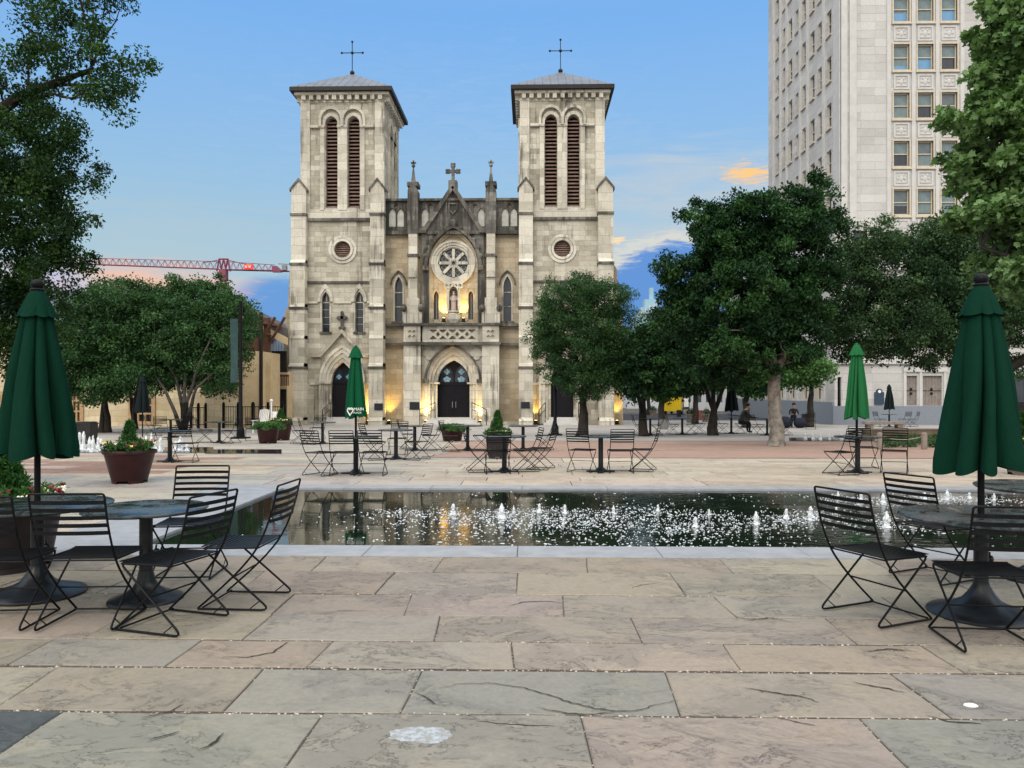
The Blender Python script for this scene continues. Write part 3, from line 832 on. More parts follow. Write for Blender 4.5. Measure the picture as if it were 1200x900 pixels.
def tower(s):
    TX = XC + s * 7.12
    def X(o): return TX + s * o * K            # o in photo pixels, positive outwards
    def xr(a, b): return (min(X(a), X(b)), max(X(a), X(b)))
    YF = 49.6; YB = 55.06
    hw = 49 * K; d = .55
    belf = [arch(X(o), Zc(244), Zc(145.6), 7 * K, Zc(137.5)) for o in (-13, 13)]
    lanc = [arch(X(o), Zc(389), Zc(352), 4.8 * K, Zc(342)) for o in (-19.7, 19.7)]
    dr = arch(TX, Zc(495), Zc(448), 13.2 * K, Zc(424.5))
    rd = circ(TX, Zc(293), 9.6 * K)
    # upper zone set a little narrower than below
    mb = MB()
    mb.plate(rect(TX - hw, TX + hw, Zc(505), Zc(112)), belf + lanc + [dr, rd], YF, YF + d)
    mb.plate(rect(TX - hw, TX + hw, Zc(505), Zc(112)), [], YB - d, YB)
    sb = [arch(YF + 2.73 + o * K, Zc(244), Zc(151), 7 * K, Zc(137.5)) for o in (-13, 13)]
    for xa in (TX - hw, TX + hw - d):
        mb.plate(rect(YF + d, YB - d, Zc(505), Zc(112)), sb, xa, xa + d, 'x')
    tw = obj('tower', mb, M['stone'], ch)
    # cornice with dentils
    mb = MB()
    mb.box(TX - hw - .06, TX + hw + .06, YF - .06, YB + .06, Zc(121.5), Zc(119.8))
    n = 11
    for i in range(n):
        o = -hw + (i + .25) * 2 * hw / n
        mb.box(TX + o, TX + o + .26, YF - .3, YF, Zc(119.2), Zc(113.9))
        mb.box(TX + hw, TX + hw + .3, YF + hw + o, YF + hw + o + .26, Zc(119.2), Zc(113.9))
        mb.box(TX - hw - .3, TX - hw, YF + hw + o, YF + hw + o + .26, Zc(119.2), Zc(113.9))
    mb.box(TX - hw - .34, TX + hw + .34, YF - .34, YB + .34, Zc(113.8), Zc(110.8))
    obj('cornice', mb, M['stone_pale'], tw)
    # roof
    ow = 59 * K; yc = YF + 2.73; ze = Zc(110.6); za = H + (HOR - 85) * (yc / FPX)
    mb = MB()
    mb.add([(TX - ow, yc - ow, ze + .26), (TX + ow, yc - ow, ze + .26), (TX + ow, yc + ow, ze + .26), (TX - ow, yc + ow, ze + .26), (TX, yc, za)],
           [(0, 1, 4), (1, 2, 4), (2, 3, 4), (3, 0, 4)])
    for i in range(1, 13):
        o = -ow + i * 2 * ow / 13
        for (a, b_) in (((TX + o, yc - ow), 0), ((TX + ow, yc + o), 1), ((TX - ow, yc + o), 1)):
            t = 1 - abs(o) / ow
            end = (TX + o if b_ == 0 else a[0] + (TX - a[0]) * t, (yc - ow) + ow * t if b_ == 0 else yc + o, ze + .26 + (za - ze - .26) * t)
            mb.tube([(a[0], a[1], ze + .265), (end[0], end[1], end[2])], .02, 4)
    rf = obj('roof', mb, M['roof_t'], tw)
    mb = MB().box(TX - ow - .02, TX + ow + .02, yc - ow - .02, yc + ow + .02, ze, ze + .25)
    obj('eave', mb, M['dark_metal'], tw)
    # cross: thin wrought iron
    mb = MB(); zt = H + (HOR - 47) * (yc / FPX); zm = H + (HOR - 60) * (yc / FPX)
    mb.ball((TX, yc, za + .08), .16)
    mb.tube([(TX, yc, za), (TX, yc, zt)], .03, 6)
    mb.tube([(TX - .72, yc, zm), (TX + .72, yc, zm)], .03, 6)
    mb.ball((TX, yc, zm), .11); mb.ball((TX - .72, yc, zm), .08); mb.ball((TX + .72, yc, zm), .08); mb.ball((TX, yc, zt), .08)
    obj('roof_cross', mb, M['copper_cross'], tw)
    # belfry windows with louvres, front and sides
    for o in (-13, 13):
        mb = MB()
        for i in range(24):
            z = Zc(243) + i * (Zc(140) - Zc(243)) / 24
            wd = 7 * K
            if z > Zc(145.6):
                f = (z - Zc(145.6)) / (Zc(137.5) - Zc(145.6)); wd *= math.sqrt(max(.05, 1 - f * f * .95))
            mb.obox((X(o), YF + .3, z + .08), Vector((1, 0, 0)), Vector((0, .8, .6)), Vector((0, -.6, .8)), wd - .01, .11, .018)
        lw = obj('louvred_window', mb, M['louver'], tw)
        mb = MB().box(X(o) - 8 * K, X(o) + 8 * K, YF + d + .003, YF + d + .05, Zc(246), Zc(136))
        obj('backing', mb, M['dark'], lw)
        for side in (-1, 1):
            mb = MB(); yy = YF + 2.73 + o * K
            for i in range(24):
                z = Zc(243) + i * (Zc(140) - Zc(243)) / 24; wd = 7 * K
                if z > Zc(145.6):
                    f = (z - Zc(145.6)) / (Zc(137.5) - Zc(145.6)); wd *= math.sqrt(max(.05, 1 - f * f * .95))
                mb.obox((TX + side * (hw - .3), yy, z + .08), Vector((0, 1, 0)), Vector((-.8 * side, 0, .6)), Vector((.6 * side, 0, .8)), wd - .01, .11, .018)
            obj('louvred_window', mb, M['louver'], tw)
    # pilaster strips, arch mouldings and imposts of the belfry
    mb = MB()
    for o in (-13, 13):
        mb.plate(arch(X(o), Zc(150), Zc(141.5), 14.2 * K, Zc(126.6)) + arch(X(o), Zc(150), Zc(141.5), 11.2 * K, Zc(129.8))[::-1], [], YF - .22 - (.01 if o > 0 else 0), YF + .002)
        mb.plate(arch(X(o), Zc(150), Zc(144), 10.0 * K, Zc(133.5)) + arch(X(o), Zc(150), Zc(145.6), 7.2 * K, Zc(137.2))[::-1], [], YF - .10, YF + .002)
    for a, b_ in ((-37, -21), (-6, 6), (21, 37)):
        x0, x1 = xr(a, b_); mb.box(x0, x1, YF - .18, YF, Zc(151.3), Zc(148))
    for a, b_ in ((-26, -21), (-5.5, 5.5), (21, 26)):
        x0, x1 = xr(a, b_); mb.box(x0, x1, YF - .1, YF, Zc(247), Zc(151.3))
    for side in (-1, 1):
        xs_ = TX + side * hw
        for o in (-13, 13):
            yy = YF + 2.73 + o * K
            mb.plate(arch(yy, Zc(150), Zc(149.9), 12.4 * K, Zc(128)), [arch(yy, Zc(150), Zc(149.9), 9 * K, Zc(134))], xs_ - (.002 if side > 0 else .12), xs_ + (.12 if side > 0 else .002), 'x')
        for a in (-26, -2.5, 21):
            yy = YF + 2.73 + a * K
            mb.box(xs_ - (0 if side > 0 else .1), xs_ + (.1 if side > 0 else 0), yy, yy + 5 * K, Zc(247), Zc(150))
    # edge strips of the recessed belfry panel
    for a, b_ in ((-49, -38), (38, 49)):
        x0, x1 = xr(a, b_); mb.box(x0, x1, YF - .08, YF, Zc(251), Zc(118))
    parts('arch_moulding', mb, M['stone_pale'], tw)
    # sills, strings
    mb = MB()
    x0, x1 = xr(-37, 40)
    mb.box(x0, x1, YF - .16, YF, Zc(260), Zc(256.6))
    x0, x1 = xr(-35, 41); mb.box(x0, x1, YF - .12, YF, Zc(332.5), Zc(330))
    for o in (-19.7, 19.7):
        x0, x1 = xr(o - 7, o + 7); mb.box(x0, x1, YF - .1, YF, Zc(391.5), Zc(389.2))
    parts('string_course', mb, M['stone_trim'], tw)
    mb = MB()
    for o in (-19.7, 19.7):
        mb.plate(arch(X(o), Zc(354), Zc(353.9), 9 * K, Zc(333)), [arch(X(o), Zc(354), Zc(353.9), 6.2 * K, Zc(339))], YF - .12, YF + .001)
        mb.plate(arch(X(o), Zc(389), Zc(352), 6 * K, Zc(340)), [arch(X(o), Zc(389), Zc(352), 4.7 * K, Zc(342.2))], YF - .05, YF + .001)
    for a, b_ in ((-35, -29), (-10.5, 10.5), (29, 41)):
        x0, x1 = xr(a, b_); mb.box(x0, x1, YF - .1, YF, Zc(356), Zc(353.6))
    x0, x1 = xr(-36, 41)
    mb.box(x0, x1, YF - .06, YF - .002, Zc(256.4), Zc(246))
    parts('window_hood', mb, M['stone_pale'], tw)
    for o in (-19.7, 19.7):
        mb = MB().plate(arch(X(o), Zc(388.8), Zc(352), 4.75 * K, Zc(342.3)), [], YF + .3, YF + .34)
        lw = obj('lancet_window', mb, M['glass_dark'], tw)
        mb = MB()
        mb.box(X(o) - 4.6 * K, X(o) + 4.6 * K, YF + .24, YF + .29, Zc(355), Zc(353.6))
        mb.box(X(o) - .03, X(o) + .03, YF + .25, YF + .29, Zc(353), Zc(343))
        for p in (380, 372, 363): mb.box(X(o) - 4.6 * K, X(o) + 4.6 * K, YF + .26, YF + .29, Zc(p), Zc(p) + .025)
        parts('frame', mb, M['stone_pale'], lw)
    # round louvre
    mb = MB()
    mb.plate(circ(TX, Zc(293), 16.5 * K, 36), [circ(TX, Zc(293), 13.2 * K, 36)], YF - .07, YF + .001)
    mb.plate(circ(TX, Zc(293), 12.6 * K, 36), [circ(TX, Zc(293), 9.7 * K, 36)], YF - .12, YF + .001)
    ro = obj('round_window', mb, M['stone_pale'], tw)
    mb = MB()
    for i in range(7):
        z = (-9 + (i + .5) * 18 / 7) * K; wd = math.sqrt(max(.01, (9.4 * K) ** 2 - z * z))
        mb.obox((TX, YF + .22, Zc(293) + z), Vector((1, 0, 0)), Vector((0, .8, .6)), Vector((0, -.6, .8)), wd, .1, .02)
    obj('louvre', mb, M['louver'], ro)
    obj('backing', MB().box(TX - .6, TX + .6, YF + d + .003, YF + d + .05, Zc(304), Zc(282)), M['dark'], ro)
    # gablet, its cross and the door surround
    mb = MB()
    zb, zap = Zc(416.5), Zc(386)
    o1, o2 = 26, 29.5
    mb.plate([(TX - 36 * K, zb), (TX - 36 * K, zb - .12), (TX - 24.5 * K, zb - .12), (TX, zap - .28), (TX + 24.5 * K, zb - .12), (TX + 34 * K, zb - .12), (TX + 34 * K, zb), (TX + o1 * K, zb), (TX, zap), (TX - o1 * K, zb)], [], YF - .26, YF)
    obj('gablet', mb, M['stone'], tw)
    mb = MB()
    cx_, cz_ = TX, Zc(373)
    mb.box(cx_ - .09, cx_ + .09, YF - .2, YF - .06, Zc(386), Zc(366.5))
    mb.box(cx_ - .26, cx_ + .26, YF - .2, YF - .06, Zc(374.3), Zc(371))
    mb.box(cx_ - .2, cx_ + .2, YF - .22, YF - .04, Zc(386), Zc(383.2))
    for (a, b_) in ((0, 6.2), (4.6, 0), (-4.6, 0)): mb.ball((cx_ + a * K, YF - .13, cz_ + b_ * K), .11, .08, .11, 8, 5)
    obj('stone_cross', mb, M['stone_trim'], tw)
    mb = MB()
    for (h0, h1, ap0, ap1, dep) in ((27, 24, 404, 408, .22), (24, 20, 408, 413.5, .14), (20, 16.5, 413.5, 419, .05), (16.5, 13.2, 419, 424.4, -.12)):
        mb.plate(arch(TX, Zc(495), Zc(448), h0 * K, Zc(ap0)), [], YF - dep, YF - dep + .01) if False else None
        out = arch(TX, Zc(496), Zc(448), h0 * K, Zc(ap0)); inn = arch(TX, Zc(496), Zc(448), h1 * K, Zc(ap1))
        mb.plate(out + inn[::-1], [], YF - dep, YF + .3 if dep < 0 else YF + .001)
    for sg in (-1, 1):
        mb.box(TX + sg * 20 * K - .42, TX + sg * 20 * K + .42, YF - .3, YF, Zc(449.5), Zc(447))
    x0, x1 = xr(-37, -25); mb.box(x0, x1, YF - .12, YF, Zc(451), Zc(448.4))
    x0, x1 = xr(25, 38); mb.box(x0, x1, YF - .12, YF, Zc(451), Zc(448.4))
    parts('door_surround', mb, M['stone_pale'], tw)
    mb = MB()
    mb.plate(arch(TX, Zc(495), Zc(448), 13.1 * K, Zc(424.6)), [], YF + .34, YF + .42)
    for i in range(-4, 5): mb.box(TX + i * 2.7 * K - .012, TX + i * 2.7 * K + .012, YF + .325, YF + .345, Zc(494), Zc(450))
    mb.box(TX - 13 * K, TX + 13 * K, YF + .28, YF + .345, Zc(449.5), Zc(446.5))
    dd = obj('door', mb, M['door'], tw)
    mb = MB()
    for sg in (-1, 1):
        mb.plate(arch(TX + sg * 5.6 * K, Zc(445.8), Zc(439), 4.6 * K, Zc(430.5), 5), [], YF + .32, YF + .345)
    obj('fanlight', mb, M['glass_dark'], dd)
    mb = MB()
    for sg in (-1, 1): mb.plate(quatrefoil(TX + sg * 5.6 * K, Zc(441.5), .17), [], YF + .30, YF + .322)
    obj('tracery', mb, M['glass_blue'], dd)
    # buttresses
    for (a, b_) in ((34, 50), (-58, -41)):
        st = [(505, 492.6, 48.45), (492, 430, 48.62), (430, 398, 48.78), (398, 361, 48.88), (361, 310, 48.98), (310, 252, 49.14)]
        x0, x1 = xr(-a, -b_); mb = MB(); buttress(mb, x0, x1, st, YF)
        xm = (x0 + x1) / 2; h_ = (x1 - x0) / 2
        mb.plate([(xm - h_, Zc(252)), (xm + h_, Zc(252)), (xm + h_, Zc(224)), (xm, Zc(214)), (xm - h_, Zc(224))], [], 49.2, YF)
        bt = obj('buttress', mb, M['stone_pale'], tw)
        mb = MB()
        for sg in (-1, 1):
            mb.add([(xm, 49.12, Zc(211)), (xm + sg * (h_ + .1), 49.12, Zc(223.5)), (xm + sg * (h_ + .1), YF + .3, Zc(223.5)), (xm, YF + .3, Zc(211)),
                    (xm, 49.12, Zc(214.5)), (xm + sg * (h_ + .1), 49.12, Zc(226.5)), (xm + sg * (h_ + .1), YF + .3, Zc(226.5)), (xm, YF + .3, Zc(214.5))],
                   [(0, 1, 2, 3), (4, 7, 6, 5), (0, 4, 5, 1), (1, 5, 6, 2), (2, 6, 7, 3)])
        for p, yf in ((430, 48.54), (361, 48.80), (310, 48.9), (252, 49.04)):
            mb.box(x0 - .05, x1 + .05, yf, YF - .002, Zc(p) - .16, Zc(p) - .005)
        parts('weathering', mb, M['stone_trim'], bt)
    # outer side buttress seen edge on
    pts = [(49, 505), (72, 505), (71, 494), (70, 365), (66, 358), (64, 316), (57, 305), (57, 252), (57, 232), (49, 214)]
    mb = MB().plate([(X(o), Zc(p)) for o, p in pts], [], YF + .35, YF + 1.5)
    obj('side_buttress', mb, M['stone_warm'], tw)
    # steps
    mb = MB()
    for i, (wd, dep) in enumerate(((22, 1.25), (19, .85), (16, .45))):
        mb.box(TX - wd * K, TX + wd * K, YF - dep, YF + .3, GB - .02 + i * .16, GB + (i + 1) * .16)
    parts('steps', mb, M['white_trim'], tw)
    return tw
tower(-1); tower(1)

# ---- central front
def X0(o): return XC + o * K
YC = 50.2
mb = MB()
holes = [arch(X0(o), Zc(376), Zc(336), 4.7 * K, Zc(323)) for o in (-64, 64)] + [arch(X0(o), Zc(374), Zc(346), 3.0 * K, Zc(340)) for o in (-19.8, 21)]
holes += [arch(X0(1), Zc(495), Zc(448.8), 19 * K, Zc(422)), circ(X0(0.5), Zc(307), 18.2 * K, 40), arch(X0(1), Zc(364), Zc(343), 5 * K, Zc(337.5))]
mb.plate(rect(X0(-79), X0(79), Zc(505), Zc(237)), holes, YC, YC + .6)
fr = obj('front_wall', mb, M['stone_warm'], ch)
obj('window_backing', MB().box(X0(-78), X0(78), YC + .62, YC + .7, Zc(500), Zc(240)), M['dark'], ch)
# dark gable screen with the great pointed arch
gab = [(-36, 381), (-36, 268), (-30.5, 268), (0, 221), (32, 268), (37.5, 268), (37.5, 381)]
inn = arch(X0(.8), Zc(381), Zc(311), 28.5 * K, Zc(269), 12)
mb = MB().plate([(X0(o), Zc(p)) for o, p in gab] + inn[::-1], [], 49.92, YC)
gs = obj('gable', mb, M['stone_black'], ch)
mb = MB()
for sg in (-1, 1):
    a = Vector((X0(.5), 0, Zc(219))); b_ = Vector((X0(.5 + sg * 34), 0, Zc(271.5))); dlt = (b_ - a); L = dlt.length; dlt.normalize()
    mb.obox(((a.x + b_.x) / 2, 49.95, (a.z + b_.z) / 2), dlt, Vector((0, 1, 0)), dlt.cross(Vector((0, 1, 0))), L / 2, .28, .13)
    mb.box(X0(.5 + sg * 36) - .3, X0(.5 + sg * 36) + .3, 49.62, YC, Zc(273.5), Zc(268.6))
mb.box(X0(-4.5), X0(5.5), 49.7, 50.3, Zc(224), Zc(212))
obj('coping', mb, M['stone_trim'], gs)
mb = MB(); cx_ = X0(.5); cz_ = Zc(200.5)
mb.box(cx_ - .1, cx_ + .1, 49.9, 50.06, Zc(212.2), cz_ + .35); mb.box(cx_ - .3, cx_ + .3, 49.91, 50.05, cz_ - .09, cz_ + .09)
for (dx_, dz_) in ((.33, 0), (-.33, 0), (0, .4)):
    for (ex, ez) in ((0, 0), (.09, .09), (-.09, .09), (.09, -.09), (-.09, -.09)):
        mb.ball((cx_ + dx_ + ex * .8, 49.98, cz_ + dz_ + ez * .8), .1, .09, .1, 8, 5)
obj('gable_cross', mb, M['stone_trim'], gs)
mb = MB()
mb.plate([(X0(-5), Zc(238)), (X0(6), Zc(238)), (X0(6), Zc(246)), (X0(.5), Zc(252)), (X0(-5), Zc(246))][::-1], [[(X0(-3.4), Zc(239.6)), (X0(4.4), Zc(239.6)), (X0(4.4), Zc(245.2)), (X0(.5), Zc(249.3)), (X0(-3.4), Zc(245.2))]], 49.82, 49.925)
obj('shield', mb, M['stone_black'], gs)
# hood with crockets
mb = MB()
ho = arch(X0(.8), Zc(312), Zc(311), 33.5 * K, Zc(264.5), 12); hi = arch(X0(.8), Zc(312), Zc(311), 30 * K, Zc(267.5), 12)
mb.plate(ho + hi[::-1], [], 49.7, 49.95)
for i in range(3, len(ho) - 3, 2):
    p = ho[i]; mb.ball((p[0], 49.76, p[1] + .05), .15, .12, .16, 7, 5)
mb.ball((ho[len(ho) // 2][0], 49.76, ho[len(ho) // 2][1] + .12), .24, .16, .28, 8, 6)
for sg in (-1, 1): mb.box(X0(.8 + sg * 32) - .18, X0(.8 + sg * 32) + .18, 49.62, 49.95, Zc(316.5), Zc(311.5))
obj('hood_mould', mb, M['stone_trim'], gs)
mb = MB()
for k_, (h0, h1, p0, p1, dep) in enumerate(((28.5, 26.6, 269, 271, .20), (26.6, 24.6, 271, 273.5, .12))):
    o_ = arch(X0(.8), Zc(381), Zc(311), h0 * K, Zc(p0), 12); i_ = arch(X0(.8), Zc(381), Zc(311), h1 * K, Zc(p1), 12)
    mb.plate(o_ + i_[::-1], [], YC - dep, YC + .001)
parts('arch_moulding', mb, M['stone_warm'], gs)
# rose window
mb = MB()
cx_, cz_ = X0(.5), Zc(307)
mb.plate(circ(cx_, cz_, 26 * K, 48), [circ(cx_, cz_, 23.6 * K, 48)], YC - .2, YC + .001)
mb.plate(circ(cx_, cz_, 23.6 * K, 48), [circ(cx_, cz_, 20.6 * K, 48)], YC - .13, YC + .001)
mb.plate(circ(cx_, cz_, 20.6 * K, 48), [circ(cx_, cz_, 18.0 * K, 48)], YC - .05, YC + .25)
rw = obj('rose_window', mb, M['stone_pale'], fr)
mb = MB()
for i in range(8):
    a = i * math.pi / 4
    d_ = Vector((math.cos(a), 0, math.sin(a))); n_ = Vector((-math.sin(a), 0, math.cos(a)))
    mb.obox(Vector((cx_, YC + .12, cz_)) + d_ * (11.6 * K), d_, n_, Vector((0, 1, 0)), 6.6 * K, .095, .07)
star = []
for i in range(16):
    r_ = 4.3 * K if i % 2 == 0 else 1.7 * K; a = i * math.pi / 8
    star.append((cx_ + r_ * math.cos(a), cz_ + r_ * math.sin(a)))
mb.plate(circ(cx_, cz_, 6.0 * K, 24), [star], YC + .04, YC + .2)
mb.plate(circ(cx_, cz_, 18.1 * K, 40), [circ(cx_, cz_, 17.0 * K, 40)], YC + .05, YC + .22)
obj('spokes', mb, M['stone_pale'], rw)
mb = MB()
for i in range(8):
    a = (i + .5) * math.pi / 4
    mb.plate(quatrefoil(cx_ + 12.5 * K * math.cos(a), cz_ + 12.5 * K * math.sin(a), .19), [quatrefoil(cx_ + 12.5 * K * math.cos(a), cz_ + 12.5 * K * math.sin(a), .12)], YC + .22, YC + .26)
    for q in (-.16, .16):
        mb.tube([(cx_ + 6.5 * K * math.cos(a + q * .6), YC + .25, cz_ + 6.5 * K * math.sin(a + q * .6)), (cx_ + 16.5 * K * math.cos(a + q), YC + .25, cz_ + 16.5 * K * math.sin(a + q))], .014, 4)
obj('tracery', mb, M['grey_box'], rw)
obj('glass', MB().plate(circ(cx_, cz_, 17.9 * K, 40), [], YC + .28, YC + .31), M['glass_dark'], rw)
# tall side lancets and the small pair by the niche
for o in (-64, 64):
    mb = MB().plate(arch(X0(o), Zc(375.8), Zc(336), 4.65 * K, Zc(323.2)), [], YC + .28, YC + .32)
    lw = obj('lancet_window', mb, M['glass_dark'], fr)
    mb = MB()
    for p in (342, 359): mb.box(X0(o) - 4.6 * K, X0(o) + 4.6 * K, YC + .22, YC + .275, Zc(p), Zc(p) + .06)
    mb.plate(arch(X0(o), Zc(376), Zc(336), 6.4 * K, Zc(320.5)) + arch(X0(o), Zc(376), Zc(336), 4.6 * K, Zc(323.2))[::-1], [], YC - .05, YC + .2)
    parts('frame', mb, M['stone_pale'], lw)
    mb = MB().plate(arch(X0(o), Zc(333), Zc(332.9), 9.6 * K, Zc(316)) + arch(X0(o), Zc(333), Zc(332.9), 8.2 * K, Zc(318))[::-1], [], YC - .14, YC + .002)
    mb.box(X0(o) - 8 * K, X0(o) + 8 * K, YC - .3, YC, Zc(380), Zc(376.3))
    parts('hood_mould', mb, M['stone_trim'], lw)
for o in (-19.8, 21):
    mb = MB().plate(arch(X0(o), Zc(373.8), Zc(346), 2.95 * K, Zc(340.2)), [], YC + .3, YC + .34)
    lw = obj('lancet_window', mb, M['glass_dark'], fr)
    mb = MB().plate(arch(X0(o), Zc(375), Zc(346), 4.4 * K, Zc(337)) + arch(X0(o), Zc(375), Zc(346), 2.9 * K, Zc(340.3))[::-1], [], YC - .05, YC + .1)
    mb.box(X0(o) - .02, X0(o) + .02, YC + .26, YC + .295, Zc(374), Zc(341))
    parts('frame', mb, M['stone_warm'], lw)
# niche with canopy and corbel
mb = MB(); nx_ = X0(1)
for sg in (-1, 1):
    mb.box(nx_ + sg * 6.6 * K - .09, nx_ + sg * 6.6 * K + .09, YC - .3, YC, Zc(364), Zc(338))
    mb.add([(nx_ + sg * 6.6 * K - .1, YC - .31, Zc(338)), (nx_ + sg * 6.6 * K + .1, YC - .31, Zc(338)), (nx_ + sg * 6.6 * K + .1, YC, Zc(338)), (nx_ + sg * 6.6 * K - .1, YC, Zc(338)), (nx_ + sg * 6.6 * K, YC - .16, Zc(331))], [(0, 1, 4), (1, 2, 4), (2, 3, 4), (3, 0, 4)])
    mb.plate(rect(nx_ + sg * 7.6 * K - .19, nx_ + sg * 7.6 * K + .19, Zc(337.8), Zc(331.6)), [quatrefoil(nx_ + sg * 7.6 * K, Zc(334.7), .12)], YC - .36, YC - .3)
mb.plate([(nx_ - 5.6 * K, Zc(341)), (nx_ - 5.6 * K, Zc(338)), (nx_, Zc(330.6)), (nx_ + 5.6 * K, Zc(338)), (nx_ + 5.6 * K, Zc(341))] + arch(nx_, Zc(341), Zc(340.9), 4.6 * K, Zc(335.4), 5)[::-1], [], YC - .34, YC)
mb.lathe(nx_, YC - .02, [(.02, Zc(380.5)), (.3, Zc(379)), (.44, Zc(374)), (.46, Zc(368)), (.36, Zc(366.5)), (.50, Zc(365.6)), (.50, Zc(364.2))], 14, 0, math.pi, 2 * math.pi)
obj('statue_niche', mb, M['stone_pale'], fr)
obj('niche_back', MB().plate(arch(nx_, Zc(364), Zc(343), 4.95 * K, Zc(337.6)), [], YC + .32, YC + .36), M['stone_warm'], fr)
# blind arcade parapet
for sg in (-1, 1):
    a, b_ = (.5, 79) if sg > 0 else (-79, .49)
    hs = []; lobes = []
    for c in ((33.2, 61.5, 71.5) if sg > 0 else (-32.5, -71, -61.5)):
        hs.append(arch(X0(c), Zc(265), Zc(251), 4.1 * K, Zc(243.5), 6))
        lobes.append(quatrefoil(X0({33.2: 26.6, 61.5: 66.5, 71.5: 74, -32.5: -26, -71: -66.3, -61.5: -74}[c]), Zc(241), .15))
    mb = MB().plate(rect(X0(a), X0(b_), Zc(270), Zc(235.5)), hs + lobes[:2], 49.98, YC - .002)
    pr = obj('parapet', mb, M['stone_black'], ch)
    mb = MB()
    for c in ((33.2, 61.5, 71.5) if sg > 0 else (-32.5, -71, -61.5)):
        mb.plate(arch(X0(c), Zc(264.8), Zc(251), 4.0 * K, Zc(243.7), 6), [], 50.08, YC - .004)
    parts('panel', mb, M['plaster_panel'], pr)
    mb = MB().box(X0(a), X0(b_), 49.8, 50.5, Zc(235.4), Zc(232.6)).box(X0(a), X0(b_), 49.8, YC, Zc(274.5), Zc(270.3))
    obj('cornice', mb, M['stone_trim'], pr)
# piers and pinnacles
for sg in (-1, 1):
    c = 45.2 if sg > 0 else -45.4
    mb = MB()
    mb.box(X0(c - 9.8), X0(c + 9.8), 49.15, YC, Zc(505), Zc(405)); mb.box(X0(c - 10.8), X0(c + 10.8), 49.05, YC, Zc(505), Zc(493))
    mb.plate(rect(X0(c - 9.6), X0(c + 9.6), Zc(401.5), Zc(383)), [quatrefoil(X0(c - 2.4), Zc(390), .12), quatrefoil(X0(c + 2.4), Zc(390), .12), quatrefoil(X0(c - 2.4), Zc(395.5), .12), quatrefoil(X0(c + 2.4), Zc(395.5), .12)], 49.12, 49.2)
    mb.box(X0(c - 9.6), X0(c + 9.6), 49.22, YC, Zc(401.5), Zc(383))
    mb.box(X0(c - 7), X0(c + 7), 49.4, YC, Zc(380), Zc(350)); mb.box(X0(c - 5), X0(c + 5), 49.45, YC, Zc(350), Zc(275))
    mb.plate([(X0(c - 5.2), Zc(326)), (X0(c + 5.2), Zc(326)), (X0(c), Zc(315))], [], 49.3, 49.46)
    for q in (-9, 9):
        mb.box(X0(c + q - 1.5), X0(c + q + 1.5), 49.35, 49.7, Zc(380), Zc(365))
    pi = obj('pier', mb, M['stone_pale'], ch)
    mb = MB()
    mb.box(X0(c - 6), X0(c + 6), 49.4, YC + .1, Zc(275), Zc(231))
    mb.plate([(X0(c - 6), Zc(231)), (X0(c + 6), Zc(231)), (X0(c + 6), Zc(225)), (X0(c), Zc(214)), (X0(c - 6), Zc(225))], [], 49.4, YC + .1)
    mb.box(X0(c - 6.6), X0(c - 2), 49.36, YC + .14, Zc(220), Zc(215.2)); mb.box(X0(c + 2), X0(c + 6.6), 49.36, YC + .14, Zc(220), Zc(215.2))
    zb = Zc(215.5); hw_ = 2.6 * K
    mb.add([(X0(c) - hw_, 49.75 - hw_, zb), (X0(c) + hw_, 49.75 - hw_, zb), (X0(c) + hw_, 49.75 + hw_, zb), (X0(c) - hw_, 49.75 + hw_, zb), (X0(c), 49.75, Zc(192))], [(0, 1, 4), (1, 2, 4), (2, 3, 4), (3, 0, 4)])
    mb.box(X0(c) - .05, X0(c) + .05, 49.7, 49.8, Zc(196), Zc(188.5)); mb.box(X0(c) - .17, X0(c) + .17, 49.7, 49.8, Zc(192.4), Zc(190.6))
    mb.ball((X0(c), 49.75, Zc(195)), .12)
    obj('pinnacle', mb, M['stone_black'], pi)
    mb = MB().box(X0(c - 6.4), X0(c + 6.4), 49.36, YC, Zc(300) - .1, Zc(300) + .06)
    obj('band', mb, M['stone_trim'], pi); mb = MB()
    for q in (-10, 10):
        mb.ball((X0(c + q), 49.3, Zc(362)), .2, .28, .26, 8, 6); mb.box(X0(c + q - 2), X0(c + q + 2), 49.3, 49.8, Zc(365), Zc(363))
    parts('gargoyle', mb, M['stone_black'], pi)
    mb = MB().tube([(X0(c + (11.5 if sg > 0 else -11.5) * -1), YC - .12, Zc(500)), (X0(c + (11.5 if sg > 0 else -11.5) * -1), YC - .12, Zc(275))], .07, 8)
    obj('drainpipe', mb, M['stone_trim'], pi)
# ledges and openwork balustrade above the portal
mb = MB()
mb.box(X0(-57), X0(57), 49.0, YC, Zc(382.8), Zc(380)); mb.box(X0(-57), X0(57), 48.98, YC, Zc(405), Zc(401.8))
mb.box(X0(-79), X0(-57.2), 49.8, YC, Zc(382.5), Zc(379.5)); mb.box(X0(57.2), X0(79), 49.8, YC, Zc(382.5), Zc(379.5))
mb.box(X0(-79), X0(-57.2), 49.8, YC, Zc(405), Zc(402)); mb.box(X0(57.2), X0(79), 49.8, YC, Zc(405), Zc(402))
parts('ledge', mb, M['stone_trim'], ch)
mb = MB(); hs = []; n = 5; x0, x1 = -27, 29; wdt = (x1 - x0) / n
for i in range(n):
    a = x0 + i * wdt
    for (p0, p1, sgn) in ((387, 390.8, 1), (398.2, 394.4, -1)):
        hs.append([(X0(a + 1.0), Zc(p0)), (X0(a + wdt - 1.0), Zc(p0)), (X0(a + wdt / 2 + .6), Zc(p1)), (X0(a + wdt / 2 - .6), Zc(p1))])
    if i < n - 1:
        c = a + wdt; hs.append([(X0(c - 2.4), Zc(392.6)), (X0(c), Zc(389.6)), (X0(c + 2.4), Zc(392.6)), (X0(c), Zc(395.6))])
